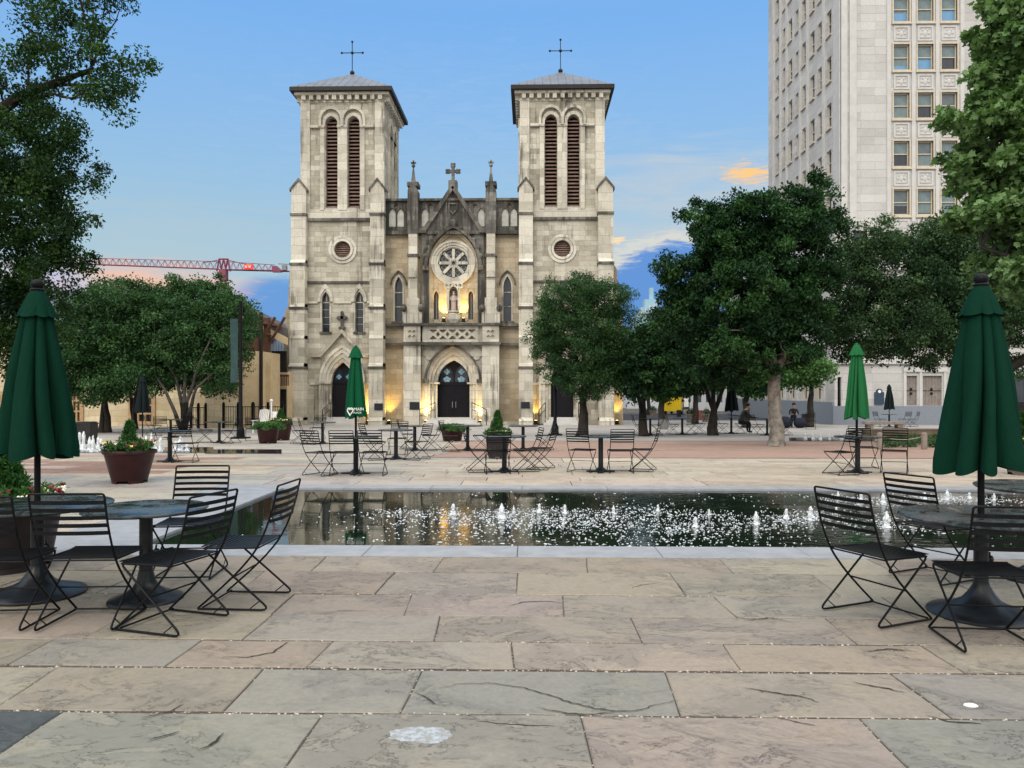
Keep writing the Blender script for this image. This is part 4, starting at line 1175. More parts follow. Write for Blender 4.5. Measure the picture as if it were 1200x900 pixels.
mb.plate(rect(X0(-34), X0(35), Zc(401.6), Zc(383)), hs, 49.3, 49.42)
bl_ = obj('balustrade', mb, M['stone_pale'], ch)
obj('backing', MB().box(X0(-34), X0(35), 49.52, YC - .002, Zc(401.6), Zc(383)), M['stone_warm'], bl_)
# portal
mb = MB(); px_ = 1.0
mb.plate([(X0(-35), Zc(496)), (X0(-35), Zc(405)), (X0(36), Zc(405)), (X0(36), Zc(496))] + arch(X0(px_), Zc(496), Zc(448.8), 29.5 * K, Zc(406.5), 10)[::-1], [], 49.6, YC - .002)
for (h0, h1, p0, p1, yf) in ((29.5, 26.5, 406.5, 410.5, 49.66), (26.4, 23, 410.6, 415.6, 49.8), (22.9, 19, 415.7, 422, 49.95)):
    mb.plate(arch(X0(px_), Zc(496), Zc(448.8), h0 * K, Zc(p0), 10) + arch(X0(px_), Zc(496), Zc(448.8), h1 * K, Zc(p1), 10)[::-1], [], yf, YC + .3)
for sg in (-1, 1): mb.box(X0(px_ + sg * 21.5) - .3, X0(px_ + sg * 21.5) + .3, 49.72, YC, Zc(450), Zc(448))
po = obj('portal', mb, M['stone_pale'], ch)
mb = MB().plate(arch(X0(px_), Zc(446), Zc(445.9), 33 * K, Zc(404.5), 10) + arch(X0(px_), Zc(446), Zc(445.9), 30.6 * K, Zc(406.6), 10)[::-1], [], 49.36, 49.6)
for sg in (-1, 1): mb.box(X0(px_ + sg * 31.4) - .2, X0(px_ + sg * 31.4) + .2, 49.3, 49.62, Zc(449), Zc(444.5))
mb.ball((X0(px_), 49.4, Zc(403.6)), .2, .18, .2)
obj('hood_mould', mb, M['stone_trim'], po)
mb = MB()
for sg in (-1, 1): mb.plate(quatrefoil(X0(px_ + sg * 27.6), Zc(414.5), .42), [], 49.5, 49.602)
parts('medallion', mb, M['stone_pale'], po)
mb = MB().plate(arch(X0(px_), Zc(495), Zc(448.8), 18.9 * K, Zc(422.2), 10), [], YC + .3, YC + .42)
for i in range(-9, 10): mb.box(X0(px_ + i * 2) - .012, X0(px_ + i * 2) + .012, YC + .285, YC + .305, Zc(493.5), Zc(452))
mb.box(X0(px_ - 18.8), X0(px_ + 18.8), YC + .24, YC + .305, Zc(451.5), Zc(448.3)); mb.box(X0(px_) - .035, X0(px_) + .035, YC + .26, YC + .305, Zc(494), Zc(451.5))
mdoor = obj('door', mb, M['door'], po)
mb = MB()
for sg in (-1, 1): mb.tube([(X0(px_ + sg * 2), YC + .285, Zc(478)), (X0(px_ + sg * 2), YC + .2, Zc(477)), (X0(px_ + sg * 2), YC + .2, Zc(472)), (X0(px_ + sg * 2), YC + .285, Zc(471))], .025, 6)
obj('handle', mb, M['grey_box'], mdoor)
mb = MB()
for sg in (-1, 1): mb.plate(arch(X0(px_ + sg * 8.6), Zc(447.6), Zc(441), 7.6 * K, Zc(427.5), 7), [], YC + .27, YC + .3)
fan = obj('fanlight', mb, M['glass_dark'], po)
mb = MB()
for sg in (-1, 1):
    c = X0(px_ + sg * 8.6)
    mb.plate(quatrefoil(c, Zc(435.4), .2), [], YC + .24, YC + .268)
    for (a, b_) in ((-2.6, 444), (0, 442.6), (2.6, 444), (-1.6, 446), (1.6, 446)): mb.ball((c + a * K, YC + .25, Zc(b_)), .12, .03, .1, 8, 5)
obj('tracery', mb, M['glass_blue'], fan)
mb = MB()
for i, (wd, dep) in enumerate(((33, 1.9), (29, 1.5), (25, 1.1))): mb.box(X0(px_ - wd), X0(px_ + wd), YC - dep, YC + .3, GB - .02 + i * .15, GB + (i + 1) * .15)
parts('steps', mb, M['white_trim'], ch)
parts('plinth', MB().box(X0(-80), X0(-55), 49.75, YC, Zc(505), Zc(494)).box(X0(55), X0(80), 49.75, YC, Zc(505), Zc(494)), M['stone_pale'], ch)
# nave behind
mb = MB().box(X0(-95), X0(95), 55.2, 82, GB - .02, Zc(290))
obj('nave', mb, M['stone_warm'], ch)
mb = MB().add([(X0(-98), 51.0, Zc(290)), (X0(98), 51.0, Zc(290)), (X0(98), 82.5, Zc(290)), (X0(-98), 82.5, Zc(290)), (X0(0), 51.0, Zc(238)), (X0(0), 82.5, Zc(238))], [(0, 4, 5, 3), (1, 2, 5, 4), (0, 1, 4), (2, 3, 5)])
obj('nave_roof', mb, M['slate_roof'], ch)

# statue in the niche
st = thing('statue', 'pale stone saint statue standing in the niche above the church door', 'statue', (nx_, YC - .06, Zc(364)))
mb = MB(); zb = Zc(364)
mb.lathe(nx_, YC - .06, [(.20, 0), (.21, .1), (.19, .35), (.20, .6), (.21, .82), (.19, .95), (.09, 1.02)], 12, zb)
mb.ball((nx_, YC - .06, zb + 1.12), .095, .1, .12); mb.ball((nx_, YC - .2, zb + .68), .14, .1, .1)
mb.lathe(nx_, YC - .06, [(.07, 1.2), (.085, 1.27), (.03, 1.3)], 8, zb)
for sg in (-1, 1): mb.tube([(nx_ + sg * .19, YC - .06, zb + .92), (nx_ + sg * .22, YC - .14, zb + .72), (nx_ + sg * .05, YC - .24, zb + .7)], .055, 6)
obj('statue_body', mb, simple('pinkish_carved_stone', (.50, .40, .34), (.36, .28, .24), 12, .8), st, smooth=True)

# bronze plaques
for (px1, px2, p1, p2, yv, lab) in ((438.7, 448.8, 472.7, 480.7, 48.6, 'dark bronze plaque on the pale buttress right of the left tower door'),
                                  (480, 491.4, 471, 480, 49.13, 'dark bronze plaque on the pier left of the main church door'),
                                  (610.7, 620.8, 471, 478.5, 48.6, 'dark bronze plaque on the buttress beside the right tower door')):
    a = WY(px1, p2, yv); b_ = WY(px2, p1, yv)
    mb = MB().box(a.x, b_.x, yv - .03, yv + .02, a.z, b_.z).box(a.x + .03, b_.x - .03, yv - .036, yv - .03, a.z + .03, b_.z - .03)
    tag(obj('plaque', mb, M['plaque'], origin=((a.x + b_.x) / 2, yv, a.z)), lab, 'plaque', 'bronze plaques on the church front')

# handrails by the doors
def handrail(pxs, lab, yy=48.9):
    a = WY(pxs[0], 480, yy); b_ = WY(pxs[1], 486, yy - .7); zb = GB
    mb = MB().tube([(a.x, a.y, zb + .45), (a.x, a.y, zb + 1.45), (b_.x, b_.y, zb + 1.0), (b_.x, b_.y, zb)], .03, 6)
    mb.tube([(a.x, a.y, zb + 1.0), (b_.x, b_.y, zb + .6)], .02, 5)
    tag(obj('handrail', mb, M['dark_metal'], origin=(b_.x, b_.y, zb)), lab, 'handrail', 'handrails at the church doors')
handrail((510, 492), 'thin dark handrail on the left of the main church door', 49.0)
handrail((553, 570), 'thin dark handrail on the right of the main church door', 49.0)
handrail((387, 378), 'thin dark handrail on the left of the left tower door')
handrail((421, 430), 'thin dark handrail on the right of the left tower door')
handrail((639, 632), 'thin dark handrail on the left of the right tower door')
handrail((678, 686), 'thin dark handrail on the right of the right tower door')

# warm uplights
def uplight(px, py, yv, lab, energy, tilt=.12, zoff=.0, spot=75):
    p = WY(px, py, yv)
    t = thing('uplight', lab, 'floodlight', (p.x, yv, p.z), 0, 'warm uplights at the church')
    mb = MB().lathe(p.x, yv, [(.10, 0), (.12, .05), (.12, .22), (.10, .24)], 10, p.z).box(p.x - .16, p.x + .16, yv - .05, yv + .05, p.z - .02, p.z + .04)
    obj('housing', mb, M['dark_metal'], t)
    obj('lens', MB().lathe(p.x, yv, [(.085, .241), (.08, .255)], 10, p.z), M['lens'], t)
    ld = bpy.data.lights.new('uplight_lamp', 'SPOT'); ld.energy = energy; ld.color = (1.0, .60, .13); ld.spot_size = R(spot); ld.spot_blend = .8; ld.shadow_soft_size = .08
    lo = bpy.data.objects.new('uplight_lamp', ld); COL.objects.link(lo); lo.parent = t
    lo.location = (0, 0, .3); lo.rotation_euler = (R(180) + tilt * -1.0, 0, 0)
uplight(431, 497, 49.25, 'small lit uplight right of the left tower door behind the lettered umbrella', 760)
uplight(455.5, 497, 49.75, 'small lit uplight in the corner right of the left tower', 360)
uplight(499, 497, 49.35, 'small lit uplight left of the main church door', 480)
uplight(563, 497, 49.35, 'small lit uplight right of the main church door', 360)
uplight(628, 497, 49.25, 'small lit uplight between buttress and right tower door', 240)
uplight(336, 497, 49.55, 'small lit uplight at the outer corner of the left tower', 240)
uplight(723, 497, 49.55, 'small lit uplight at the outer corner of the right tower', 200)
uplight(520, 377, 49.9, 'small lit uplight on the ledge left of the statue', 490, .14)
uplight(543, 377, 49.9, 'small lit uplight on the ledge right of the statue', 490, .14)

# ------------------------------------------------------------------ paving left of the pool
fl = Flags(); y0 = CN
while y0 < FP0 - .05:
    y1 = min(y0 + random.uniform(.5, .8), FP0)
    far_row(y0, y1, -24, PX0 - 1.26); y0 = y1
fl.build('side_flagstones', M['flag_far'])

# ------------------------------------------------------------------ office tower on the right
TY = 52.0
tc_ = WY(985, 458, TY); TX0 = tc_.x
GT = gz(52)
tb = thing('office_tower', 'tall pale stone office tower with columns of sash windows at the right', 'building', (TX0 + 8, TY, GT))
def zT(py): return H + (HOR - py) * TY / FPX
PB = zT(262)                    # podium top
FH = 56 * TY / FPX              # floor height
wtop0 = zT(168.5); wh = 29.5 * TY / FPX
floors = [wtop0 + FH * k for k in range(-1, 10)]
TTOP = floors[-1] + 3
TX1 = TX0 + 24.0; TDEP = 15.5
def fx(px): return WY(px, 458, TY).x
cols_ = [(1047, 1065.5), (1075, 1093.5), (1103, 1121.5)]
fw = fx(1065.5) - fx(1047)
front_cols = [fx(a) for a, b_ in cols_] + [fx(1047) + 7.4, fx(1075) + 7.4, fx(1103) + 7.4]
mb = MB()
hs = [rect(x, x + fw, z - wh, z) for x in front_cols for z in floors]
mb.plate(rect(TX0, TX1, PB - .6, TTOP), hs, TY, TY + .45)
ldep = [1.98, 3.62, 5.12, 6.82, 8.25, 9.9, 11.26, 13.04]
hl = [rect(TY + d_ - .42, TY + d_ + .42, z - wh, z) for d_ in ldep for z in floors]
mb.plate(rect(TY + .45, TY + TDEP, PB - .6, TTOP), hl, TX0, TX0 + .45, 'x')
mb.box(TX1 - .4, TX1, TY + .45, TY + TDEP, PB - .6, TTOP); mb.box(TX0 + .45, TX1 - .4, TY + TDEP - .4, TY + TDEP, PB - .6, TTOP)
mb.box(TX0, TX1, TY, TY + TDEP, TTOP, TTOP + .6)
wl = obj('wall', mb, M['white_stone'], tb)
mb = MB()
for xs_ in (0.0, .62): mb.box(TX0 + xs_ - .05, TX0 + xs_ + .42, TY - .10, TY, PB, TTOP)
mb.box(TX0 - .10, TX0, TY - .1, TY + 1.0, PB, TTOP)
for d_ in (2.85, 6.0, 7.55, 10.6, 12.2, 14.0): mb.box(TX0 - .12, TX0, TY + d_ - .16, TY + d_ + .16, PB, TTOP)
for x in (front_cols[0] - .32, front_cols[0] + fw + .27, front_cols[1] + fw + .27, front_cols[2] + fw + .32): mb.box(x - .13, x + .13, TY - .07, TY, PB, TTOP)
parts('pilaster', mb, M['white_trim'], tb)
mb = MB()
mb.box(TX0 - .25, TX1, TY - .3, TY + .002, PB - .7, PB - .25)
obj('cornice', mb, M['white_trim'], tb)
# spandrel panels with a moulded ornament
sp_mesh = None
for z in floors:
    for x in front_cols:
        if sp_mesh is None:
            mb = MB(); zb = -FH + .22; zt = -wh - .30
            mb.plate(rect(0, fw, zb, zt), [rect(.12, fw - .12, zb + .12, zt - .12)], -.05, .0)
            cz_ = (zb + zt) / 2
            mb.lathe(fw / 2, 0, [(.02, -.1), (.2, -.06), (.22, 0)], 14) if False else None
            mb.ball((fw / 2, -.0, cz_), .17, .06, .2, 10, 6)
            for a in range(6):
                q = a * math.pi / 3; mb.ball((fw / 2 + .24 * math.cos(q), 0, cz_ + .26 * math.sin(q)), .09, .05, .09, 7, 5)
            mb.box(fw / 2 - .34, fw / 2 + .34, -.04, 0, zb + .2, zb + .28)
            sp_mesh = mb.mesh('spandrel_panel', M['white_trim'])
        o = obj('spandrel_panel', sp_mesh, None, tb)
        o.location = Vector((x, TY, z)) - tb.location
# sash windows
random.seed(21)
pm = {}
def sash_mesh(kind):
    fr_ = MB()
    fr_.plate(rect(0, fw, -wh, 0), [rect(.07, fw - .07, -wh / 2 + .03, -.07), rect(.07, fw - .07, -wh + .08, -wh / 2 - .03)], .12, .2)
    fr_.plate(rect(-.09, fw + .09, -wh - .1, .10), [rect(.0, fw, -wh, 0)], -.06, .1)
    fr_.box(-.13, fw + .13, -.14, .1, -wh - .2, -wh - .1)
    return fr_.mesh('window', M['window_frame'])
smesh = sash_mesh(0)
up_ = MB().box(.06, fw - .06, .205, .22, -wh / 2, -.06).mesh('upper_pane', M['blind'])
up2 = MB().box(.06, fw - .06, .205, .22, -wh / 2, -.06).mesh('upper_pane', M['glass_grey'])
lo_ = MB().box(.06, fw - .06, .205, .22, -wh + .07, -wh / 2).mesh('lower_pane', M['glass_dark'])
lo2 = MB().box(.06, fw - .06, .205, .22, -wh + .07, -wh / 2).mesh('lower_pane', M['blind'])
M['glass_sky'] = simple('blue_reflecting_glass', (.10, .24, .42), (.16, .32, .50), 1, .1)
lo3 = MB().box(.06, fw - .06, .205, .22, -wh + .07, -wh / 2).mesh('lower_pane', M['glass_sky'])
for zi, z in enumerate(floors):
    for xi, x in enumerate(front_cols):
        wi = obj('window', smesh, None, tb); wi.location = Vector((x, TY, z)) - tb.location
        u = obj('upper_pane', up_ if (zi * 7 + xi * 3) % 5 else up2, None, wi)
        k_ = (zi * 5 + xi) % 4
        if (zi * 3 + xi * 5) % 4 < 2:
            hb = (.25, .45, .6, .8)[(zi * 2 + xi * 3) % 4] * wh / 2
            obj('blind', MB().box(.07, fw - .07, .2045, .2049, -wh / 2 - hb, -wh / 2 - .02), M['blind'], wi, local=True)
        l_ = obj('lower_pane', lo3 if zi >= 3 and (zi, xi) not in ((3, 2),) else (lo2 if k_ == 2 else lo_), None, wi)
mb = MB()
sw = .84
lw_m = MB().plate(rect(-sw / 2, sw / 2, -wh, 0), [rect(-sw / 2 + .06, sw / 2 - .06, -wh / 2 + .03, -.06), rect(-sw / 2 + .06, sw / 2 - .06, -wh + .06, -wh / 2 - .03)], .14, .2, 'x')
lw_m.box(-.12, .1, -sw / 2 - .05, sw / 2 + .05, -wh - .12, -wh)
lwm = lw_m.mesh('window', M['window_frame'])
lg_m = MB().box(.205, .22, -sw / 2, sw / 2, -wh, 0).mesh('pane', M['glass_dark'])
for z in floors:
    for d_ in ldep:
        wi = obj('window', lwm, None, tb); wi.location = Vector((TX0, TY + d_, z)) - tb.location
        obj('pane', lg_m, None, wi)
# podium with its entrances
PY_ = 50.0; PXL = WY(978, 458, PY_).x; PXR = PXL + 34; GP = gz(50)
def px_x(px): return WY(px, 458, PY_).x
def zP(py): return H + (HOR - py) * PY_ / FPX
pod = thing('courthouse_wing', 'low pale stone wing with wooden double doors and blue-grey granite base under the office tower', 'building', (PXL + 10, PY_, GP))
doors = [(1062.5, 1075, 440.5, 475), (1081.5, 1104, 440.5, 475.5)]
hs = [rect(px_x(a), px_x(b_), zP(d_), zP(c)) for a, b_, c, d_ in doors] + [rect(px_x(981.5), px_x(986), zP(477), zP(442)), rect(px_x(1189), px_x(1207), zP(472), zP(441))]
for k in range(3): hs.append(rect(px_x(1215 + k * 40), px_x(1240 + k * 40), zP(472), zP(441)))
ups = []
for k in range(9):
    a = 1000 + k * 38
    for (c, d_) in ((330, 372), (272, 312)): ups.append((a, a + 16, c, d_))
hs += [rect(px_x(a), px_x(b_), zP(d_), zP(c)) for a, b_, c, d_ in ups]
mb = MB().plate(rect(PXL, PXR, GP - .1, PB - .7), hs, PY_, PY_ + .5)
lw_ = []
for k in range(9):
    yk = 52.2 + k * 2.6
    lw_.append(rect(yk, yk + 1.3, GP + 1.55, GP + 4.6)); lw_.append(rect(yk, yk + 1.3, GP + 6.4, GP + 9.2))
mb.plate(rect(PY_ + .5, PY_ + 27, GP - .1, PB - .7), lw_, PXL, PXL + .5, 'x')
mb.box(PXL, PXR, PY_ + 26.5, PY_ + 27, GP - .1, PB - .7); mb.box(PXL + .1, PXR, PY_ + .1, PY_ + 26.9, PB - .72, PB - .5)
obj('wall', mb, M['white_stone'], pod)
mb = MB().box(PXL - .14, PXR, PY_ - .14, PY_ - .002, GP - .1, zP(475.6)).box(PXL - .14, PXL - .002, PY_ - .002, PY_ + 27, GP - .1, zP(476.5) + .3)
parts('granite_base', mb, M['granite'], pod)
mb = MB()
for k in range(10):
    yk = 51.6 + k * 2.6 - .1; mb.box(PXL - .10, PXL - .001, yk, yk + .5, GP + 1.4, GP + 5.2)
mb.box(PXL - .14, PXL - .001, PY_ - .002, PY_ + 27, GP + 5.2, GP + 5.5)
mb.box(PXL - .2, PXR, PY_ - .2, PY_ - .001, zP(427), zP(424)); mb.box(PXL - .2, PXR, PY_ - .25, PY_, zP(318), zP(314))
mb.box(px_x(1058), px_x(1109), PY_ - .12, PY_ - .001, zP(436), zP(431))
for a in (1058.5, 1077, 1105.5): mb.box(px_x(a), px_x(a + 3), PY_ - .08, PY_ - .001, zP(476), zP(436))
mb.box(px_x(1184), px_x(1187), PY_ - .08, PY_ - .001, zP(474), zP(436))
parts('stone_trim', mb, M['white_trim'], pod)
for a, b_, c, d_ in doors:
    mb = MB().box(px_x(a), px_x(b_), PY_ + .2, PY_ + .28, zP(d_), zP(c)); n = int((b_ - a) / 1.7)
    for i in range(n + 1):
        x = px_x(a) + (px_x(b_) - px_x(a)) * i / n; mb.box(x - .018, x + .018, PY_ + .16, PY_ + .21, zP(d_), zP(c))
    dd = obj('door', mb, M['wood_door'], pod)
    mb = MB(); xm = (px_x(a) + px_x(b_)) / 2
    for p in (456, 461): mb.ball((xm, PY_ + .13, zP(p)), .09, .06, .09)
    mb.box(px_x(a), px_x(b_), PY_ + .14, PY_ + .165, zP(458.2), zP(457.6))
    obj('handle', mb, M['dark_metal'], dd)
for a, b_, c, d_ in [(981.5, 986, 442, 477), (1189, 1207, 441, 472)] + [(1215 + k * 40, 1240 + k * 40, 441, 472) for k in range(3)] + ups:
    w_ = MB().plate(rect(px_x(a), px_x(b_), zP(d_), zP(c)), [rect(px_x(a) + .08, px_x(b_) - .08, zP(d_) + .08, zP(c) - .08)], PY_ + .2, PY_ + .3)
    wi = obj('window', w_, M['dark_metal'], pod)
    obj('pane', MB().box(px_x(a), px_x(b_), PY_ + .31, PY_ + .33, zP(d_), zP(c)), M['glass_dark'], wi)
for k in range(9):
    yk = 52.2 + k * 2.6
    for (za, zb_) in ((1.55, 4.6), (6.4, 9.2)):
        w_ = MB().plate(rect(yk, yk + 1.3, GP + za, GP + zb_), [rect(yk + .09, yk + .6, GP + za + .09, GP + zb_ - .09), rect(yk + .7, yk + 1.21, GP + za + .09, GP + zb_ - .09)], PXL + .2, PXL + .3, 'x')
        wi = obj('window', w_, M['window_frame'], pod)
        obj('pane', MB().box(PXL + .31, PXL + .33, yk, yk + 1.3, GP + za, GP + zb_), M['glass_dark'], wi)
# historical marker on the wall
mb = MB(); a = WY(1025, 474, 49.9); b_ = WY(1036, 459.5, 49.9)
mb.box(a.x, b_.x, 49.88, 49.97, a.z, b_.z)
xm = (a.x + b_.x) / 2
mb.plate(arch(xm, b_.z, b_.z + .02, .2, b_.z + .2, 5), [], 49.88, 49.96)
mk = thing('wall_marker', 'dark blue marker with rounded emblem on the pale wall behind the bright green umbrella', 'marker', (xm, 49.9, a.z))
obj('marker_plate', mb, M['sign_blue'], mk); obj('emblem', MB().plate(circ(xm, b_.z + .04, .10, 12), [], 49.86, 49.881), M['white_paint'], mk)

# ------------------------------------------------------------------ long hall on the left
LY = 46.0; GL = gz(46)
hall = thing('parish_hall', 'long cream stone hall with grey metal roof and grid windows behind the left trees', 'building', (WY(100, 497, LY).x, LY, GL))
def lx(px, Y=LY): return WY(px, 458, Y).x
def lz(py, Y=LY): return H + (HOR - py) * Y / FPX
wins = [(-60, -30, 462, 499), (-14, 11, 461, 497), (80, 96, 456, 496), (153, 180, 464, 496), (244.5, 253.5, 457, 469)]
hs = [rect(lx(a), lx(b_), lz(d_), lz(c)) for a, b_, c, d_ in wins]
X0_, X1_ = lx(-220), lx(262)
mb = MB().plate(rect(X0_, X1_, GL - .1, lz(385)), hs, LY, LY + .5).box(X0_, X1_, LY + 11.5, LY + 12, GL - .1, lz(385)).box(X1_ - .5, X1_, LY + .5, LY + 11.5, GL - .1, lz(385))
obj('wall', mb, M['cream'], hall)
for a, b_, c, d_ in wins:
    x0, x1, z0, z1 = lx(a), lx(b_), lz(d_), lz(c)
    nxw = 3 if b_ - a > 12 else 1; nz_ = 3 if b_ - a > 12 else 1; hh = []
    for i in range(nxw):
        for j in range(nz_):
            hh.append(rect(x0 + .1 + (x1 - x0 - .1) * i / nxw, x0 + (x1 - x0 - .1) * (i + 1) / nxw, z0 + .1 + (z1 - z0 - .1) * j / nz_, z0 + (z1 - z0 - .1) * (j + 1) / nz_))
    wi = obj('window', MB().plate(rect(x0 - .12, x1 + .12, z0 - .1, z1 + .12), hh, LY - .08, LY + .1), M['wood_pale'], hall)
    obj('pane', MB().box(x0, x1, LY + .12, LY + .15, z0, z1), M['glass_dark'], wi)
mb = MB(); RX = WY(248, 458, 52).x; ez = lz(384, 45.2); rz = H + (HOR - 339) * 52.0 / FPX
mb.add([(X0_ - 1, 45.0, ez), (X1_ + 1, 45.0, ez), (RX, 52, rz), (X0_ - 1, 52, rz), (X0_ - 1, 59, ez), (X1_ + 1, 59, ez),
        (X0_ - 1, 45.0, ez - .3), (X1_ + 1, 45.0, ez - .3), (X1_ + 1, 59, ez - .3), (X0_ - 1, 59, ez - .3)],
       [(0, 1, 2, 3), (3, 2, 5, 4), (1, 5, 2), (0, 3, 4), (0, 6, 7, 1), (1, 7, 8, 5), (5, 8, 9, 4), (6, 9, 8, 7)])
n = 60
for i in range(n):
    x = X0_ + (X1_ - X0_ + 1) * i / n; f_ = min(1.0, max(0.0, (X1_ + 1 - x) / (X1_ + 1 - RX))); mb.tube([(x, 45, ez + .03), (x, 45 + 7 * f_, ez + (rz - ez) * f_ + .03)], .035, 4)
obj('roof', mb, M['slate_roof'], hall)
# porch wing at the right end of the hall
wing = thing('porch_wing', 'tan stucco wing with open timber porch under a sloping grey roof left of the church', 'building', (lx(290, 43), 43, gz(43)))
GW = gz(43)
mb = MB()
mb.box(lx(240, 43), lx(277, 43), 43.0, 47, GW - .1, lz(418, 43))
obj('stone_wall', mb, M['cream'], wing)
mb = MB().plate(rect(lx(277.2, 43), lx(304.5, 43), GW - .1, lz(411, 43)), [], 43.2, 46.5)
mb.plate(rect(lx(305, 44), lx(317, 44), GW - .1, lz(424, 44)), [rect(lx(305.8, 44), lx(311, 44), GW, lz(448, 44))], 44, 44.4)
mb.box(lx(317.2, 47), lx(333.5, 47), 47.5, 50, GW - .1, lz(436, 47))
obj('stucco_wall', mb, M['tan'], wing)
mb = MB().box(lx(303, 43), lx(306, 43), 43.1, 43.3, GW, lz(365, 43)) 
obj('downpipe', mb, M['dark_metal'], wing)
mb = MB()
mb.box(lx(305.5, 44), lx(311, 44), 44.42, 44.5, GW, lz(448, 44)).box(lx(318.5, 47), lx(322, 47), 47.3, 47.49, GW, lz(458, 47)).box(lx(325, 47), lx(333, 47), 47.3, 47.49, GW, lz(456, 47)).box(lx(318, 48), lx(335, 48), 48.0, 48.2, lz(436, 48), lz(411, 48))
parts('opening', mb, M['dark'], wing)
for (pa, Y_) in ((300.5, 43.4), (312.5, 44.6)):
    x = lx(pa, Y_); mb = MB(); zb = lz(416, Y_); zt = lz(372, Y_)
    mb.box(x - .16, x + .16, Y_ - .1, Y_ + .22, zb, zt)
    pst = obj('timber_post', mb, M['timber'], wing)
    for sg in (-1, 1):
        mb = MB().tube([(x, Y_ + .06, zb + .45), (x + sg * 1.05, Y_ + .06, zt + .05)], .09, 4); obj('brace', mb, M['timber'], pst)
mb = MB().tube([(lx(284, 43), 43.3, lz(374, 43)), (lx(326, 45), 45.3, lz(382, 45))], .13, 4)
mb.tube([(lx(300.5, 43), 43.4, lz(388, 43)), (lx(313, 44), 44.6, lz(392, 44))], .09, 4)
obj('timber_beam', mb, M['timber'], wing)
# sloping roof slab
A = WY(240, 336, 44); B = WY(337.5, 386, 45.5); Cc = WY(334, 380, 49); D_ = WY(240, 331, 49)
mb = MB(); dn = Vector((0, 0, -.5))
mb.add([A, B, Cc, D_, A + dn, B + dn, Cc + dn, D_ + dn], [(0, 1, 2, 3), (4, 7, 6, 5), (0, 4, 5, 1), (1, 5, 6, 2), (2, 6, 7, 3), (3, 7, 4, 0)])
obj('roof', mb, simple('dark_roof_edge', (.085, .08, .078), (.06, .056, .055), 3, .7), wing)
mb = MB().add([A + dn * 1.02 + Vector((0, -.06, 0)), B + dn * 1.02 + Vector((0, -.06, 0)), B + dn * 1.9 + Vector((0, -.06, 0)), A + dn * 1.9 + Vector((0, -.06, 0)),
               A + dn * 1.02 + Vector((0, .02, 0)), B + dn * 1.02 + Vector((0, .02, 0)), B + dn * 1.9 + Vector((0, .02, 0)), A + dn * 1.9 + Vector((0, .02, 0))],
              [(0, 3, 2, 1), (4, 5, 6, 7), (0, 1, 5, 4), (3, 7, 6, 2), (0, 4, 7, 3), (1, 2, 6, 5)])
obj('fascia', mb, M['tan'], wing)
mb = MB(); a = WY(314, 412, 50); b_ = WY(336, 412, 50); dxr = -1.3
mb.add([(a.x, 50, a.z), (b_.x, 50, a.z), (b_.x + dxr, 54, a.z + 1.5), (a.x + dxr, 54, a.z + 1.5)], [(0, 1, 2, 3)])
for i in range(8):
    x = a.x + (b_.x - a.x) * i / 7; mb.tube([(x, 50, a.z + .02), (x + dxr, 54, a.z + 1.52)], .03, 4)
obj('lower_roof', mb, M['slate_roof'], wing)
mb = MB().box(lx(317, 46), lx(334, 46), 46.6, 46.8, lz(441, 46), lz(438.5, 46))
for i in range(9): mb.box(lx(317 + i * 2, 46), lx(317 + i * 2, 46) + .04, 46.65, 46.75, lz(452, 46), lz(441, 46))
obj('balcony_rail', mb, M['timber'], wing)

# distant glass tower behind the trees
gt_ = thing('glass_tower', 'distant pale blue glass tower with stepped crown behind the trees', 'building', (WY(763, 458, 230).x, 230, -.7))
mb = MB(); c = WY(763, 458, 230).x
def z230(py): return H + (HOR - py) * 230 / FPX
for hw_, pt in ((5.2, 372), (3.6, 362), (2.2, 352), (.6, 338)): mb.box(c - hw_, c + hw_, 230 - hw_, 230 + hw_, -.7, z230(pt))
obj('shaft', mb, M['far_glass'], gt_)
mb = MB()
for i in range(9): mb.box(c - 5 + i * 1.2, c - 4.7 + i * 1.2, 224.5, 225.2, z230(374), z230(358 + abs(i - 4) * 2.2))
obj('crown_fins', mb, M['white_trim'], gt_)

# low buildings closing the side street
for nm, pxa, pxb, Y_, pt, lab in (('street_building', 735, 800, 105, 440, 'hazy pale low building at the end of the side street'), ('street_building', 800, 862, 92, 425, 'pale building with shop windows behind the yellow van')):
    x0, x1 = WY(pxa, 458, Y_).x, WY(pxb, 458, Y_).x
    bt = thing(nm, lab, 'building', ((x0 + x1) / 2, Y_, -.7))
    n = 5; hs = []
    zt = H + (HOR - pt) * Y_ / FPX
    for i in range(n): hs.append(rect(x0 + (i + .2) * (x1 - x0) / n, x0 + (i + .8) * (x1 - x0) / n, .3, 2.6))
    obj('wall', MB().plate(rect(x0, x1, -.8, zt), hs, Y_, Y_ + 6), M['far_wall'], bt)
    for h_ in hs: obj('window', MB().box(h_[0][0], h_[1][0], Y_ + .3, Y_ + .4, .3, 2.6), M['glass_grey'], bt)

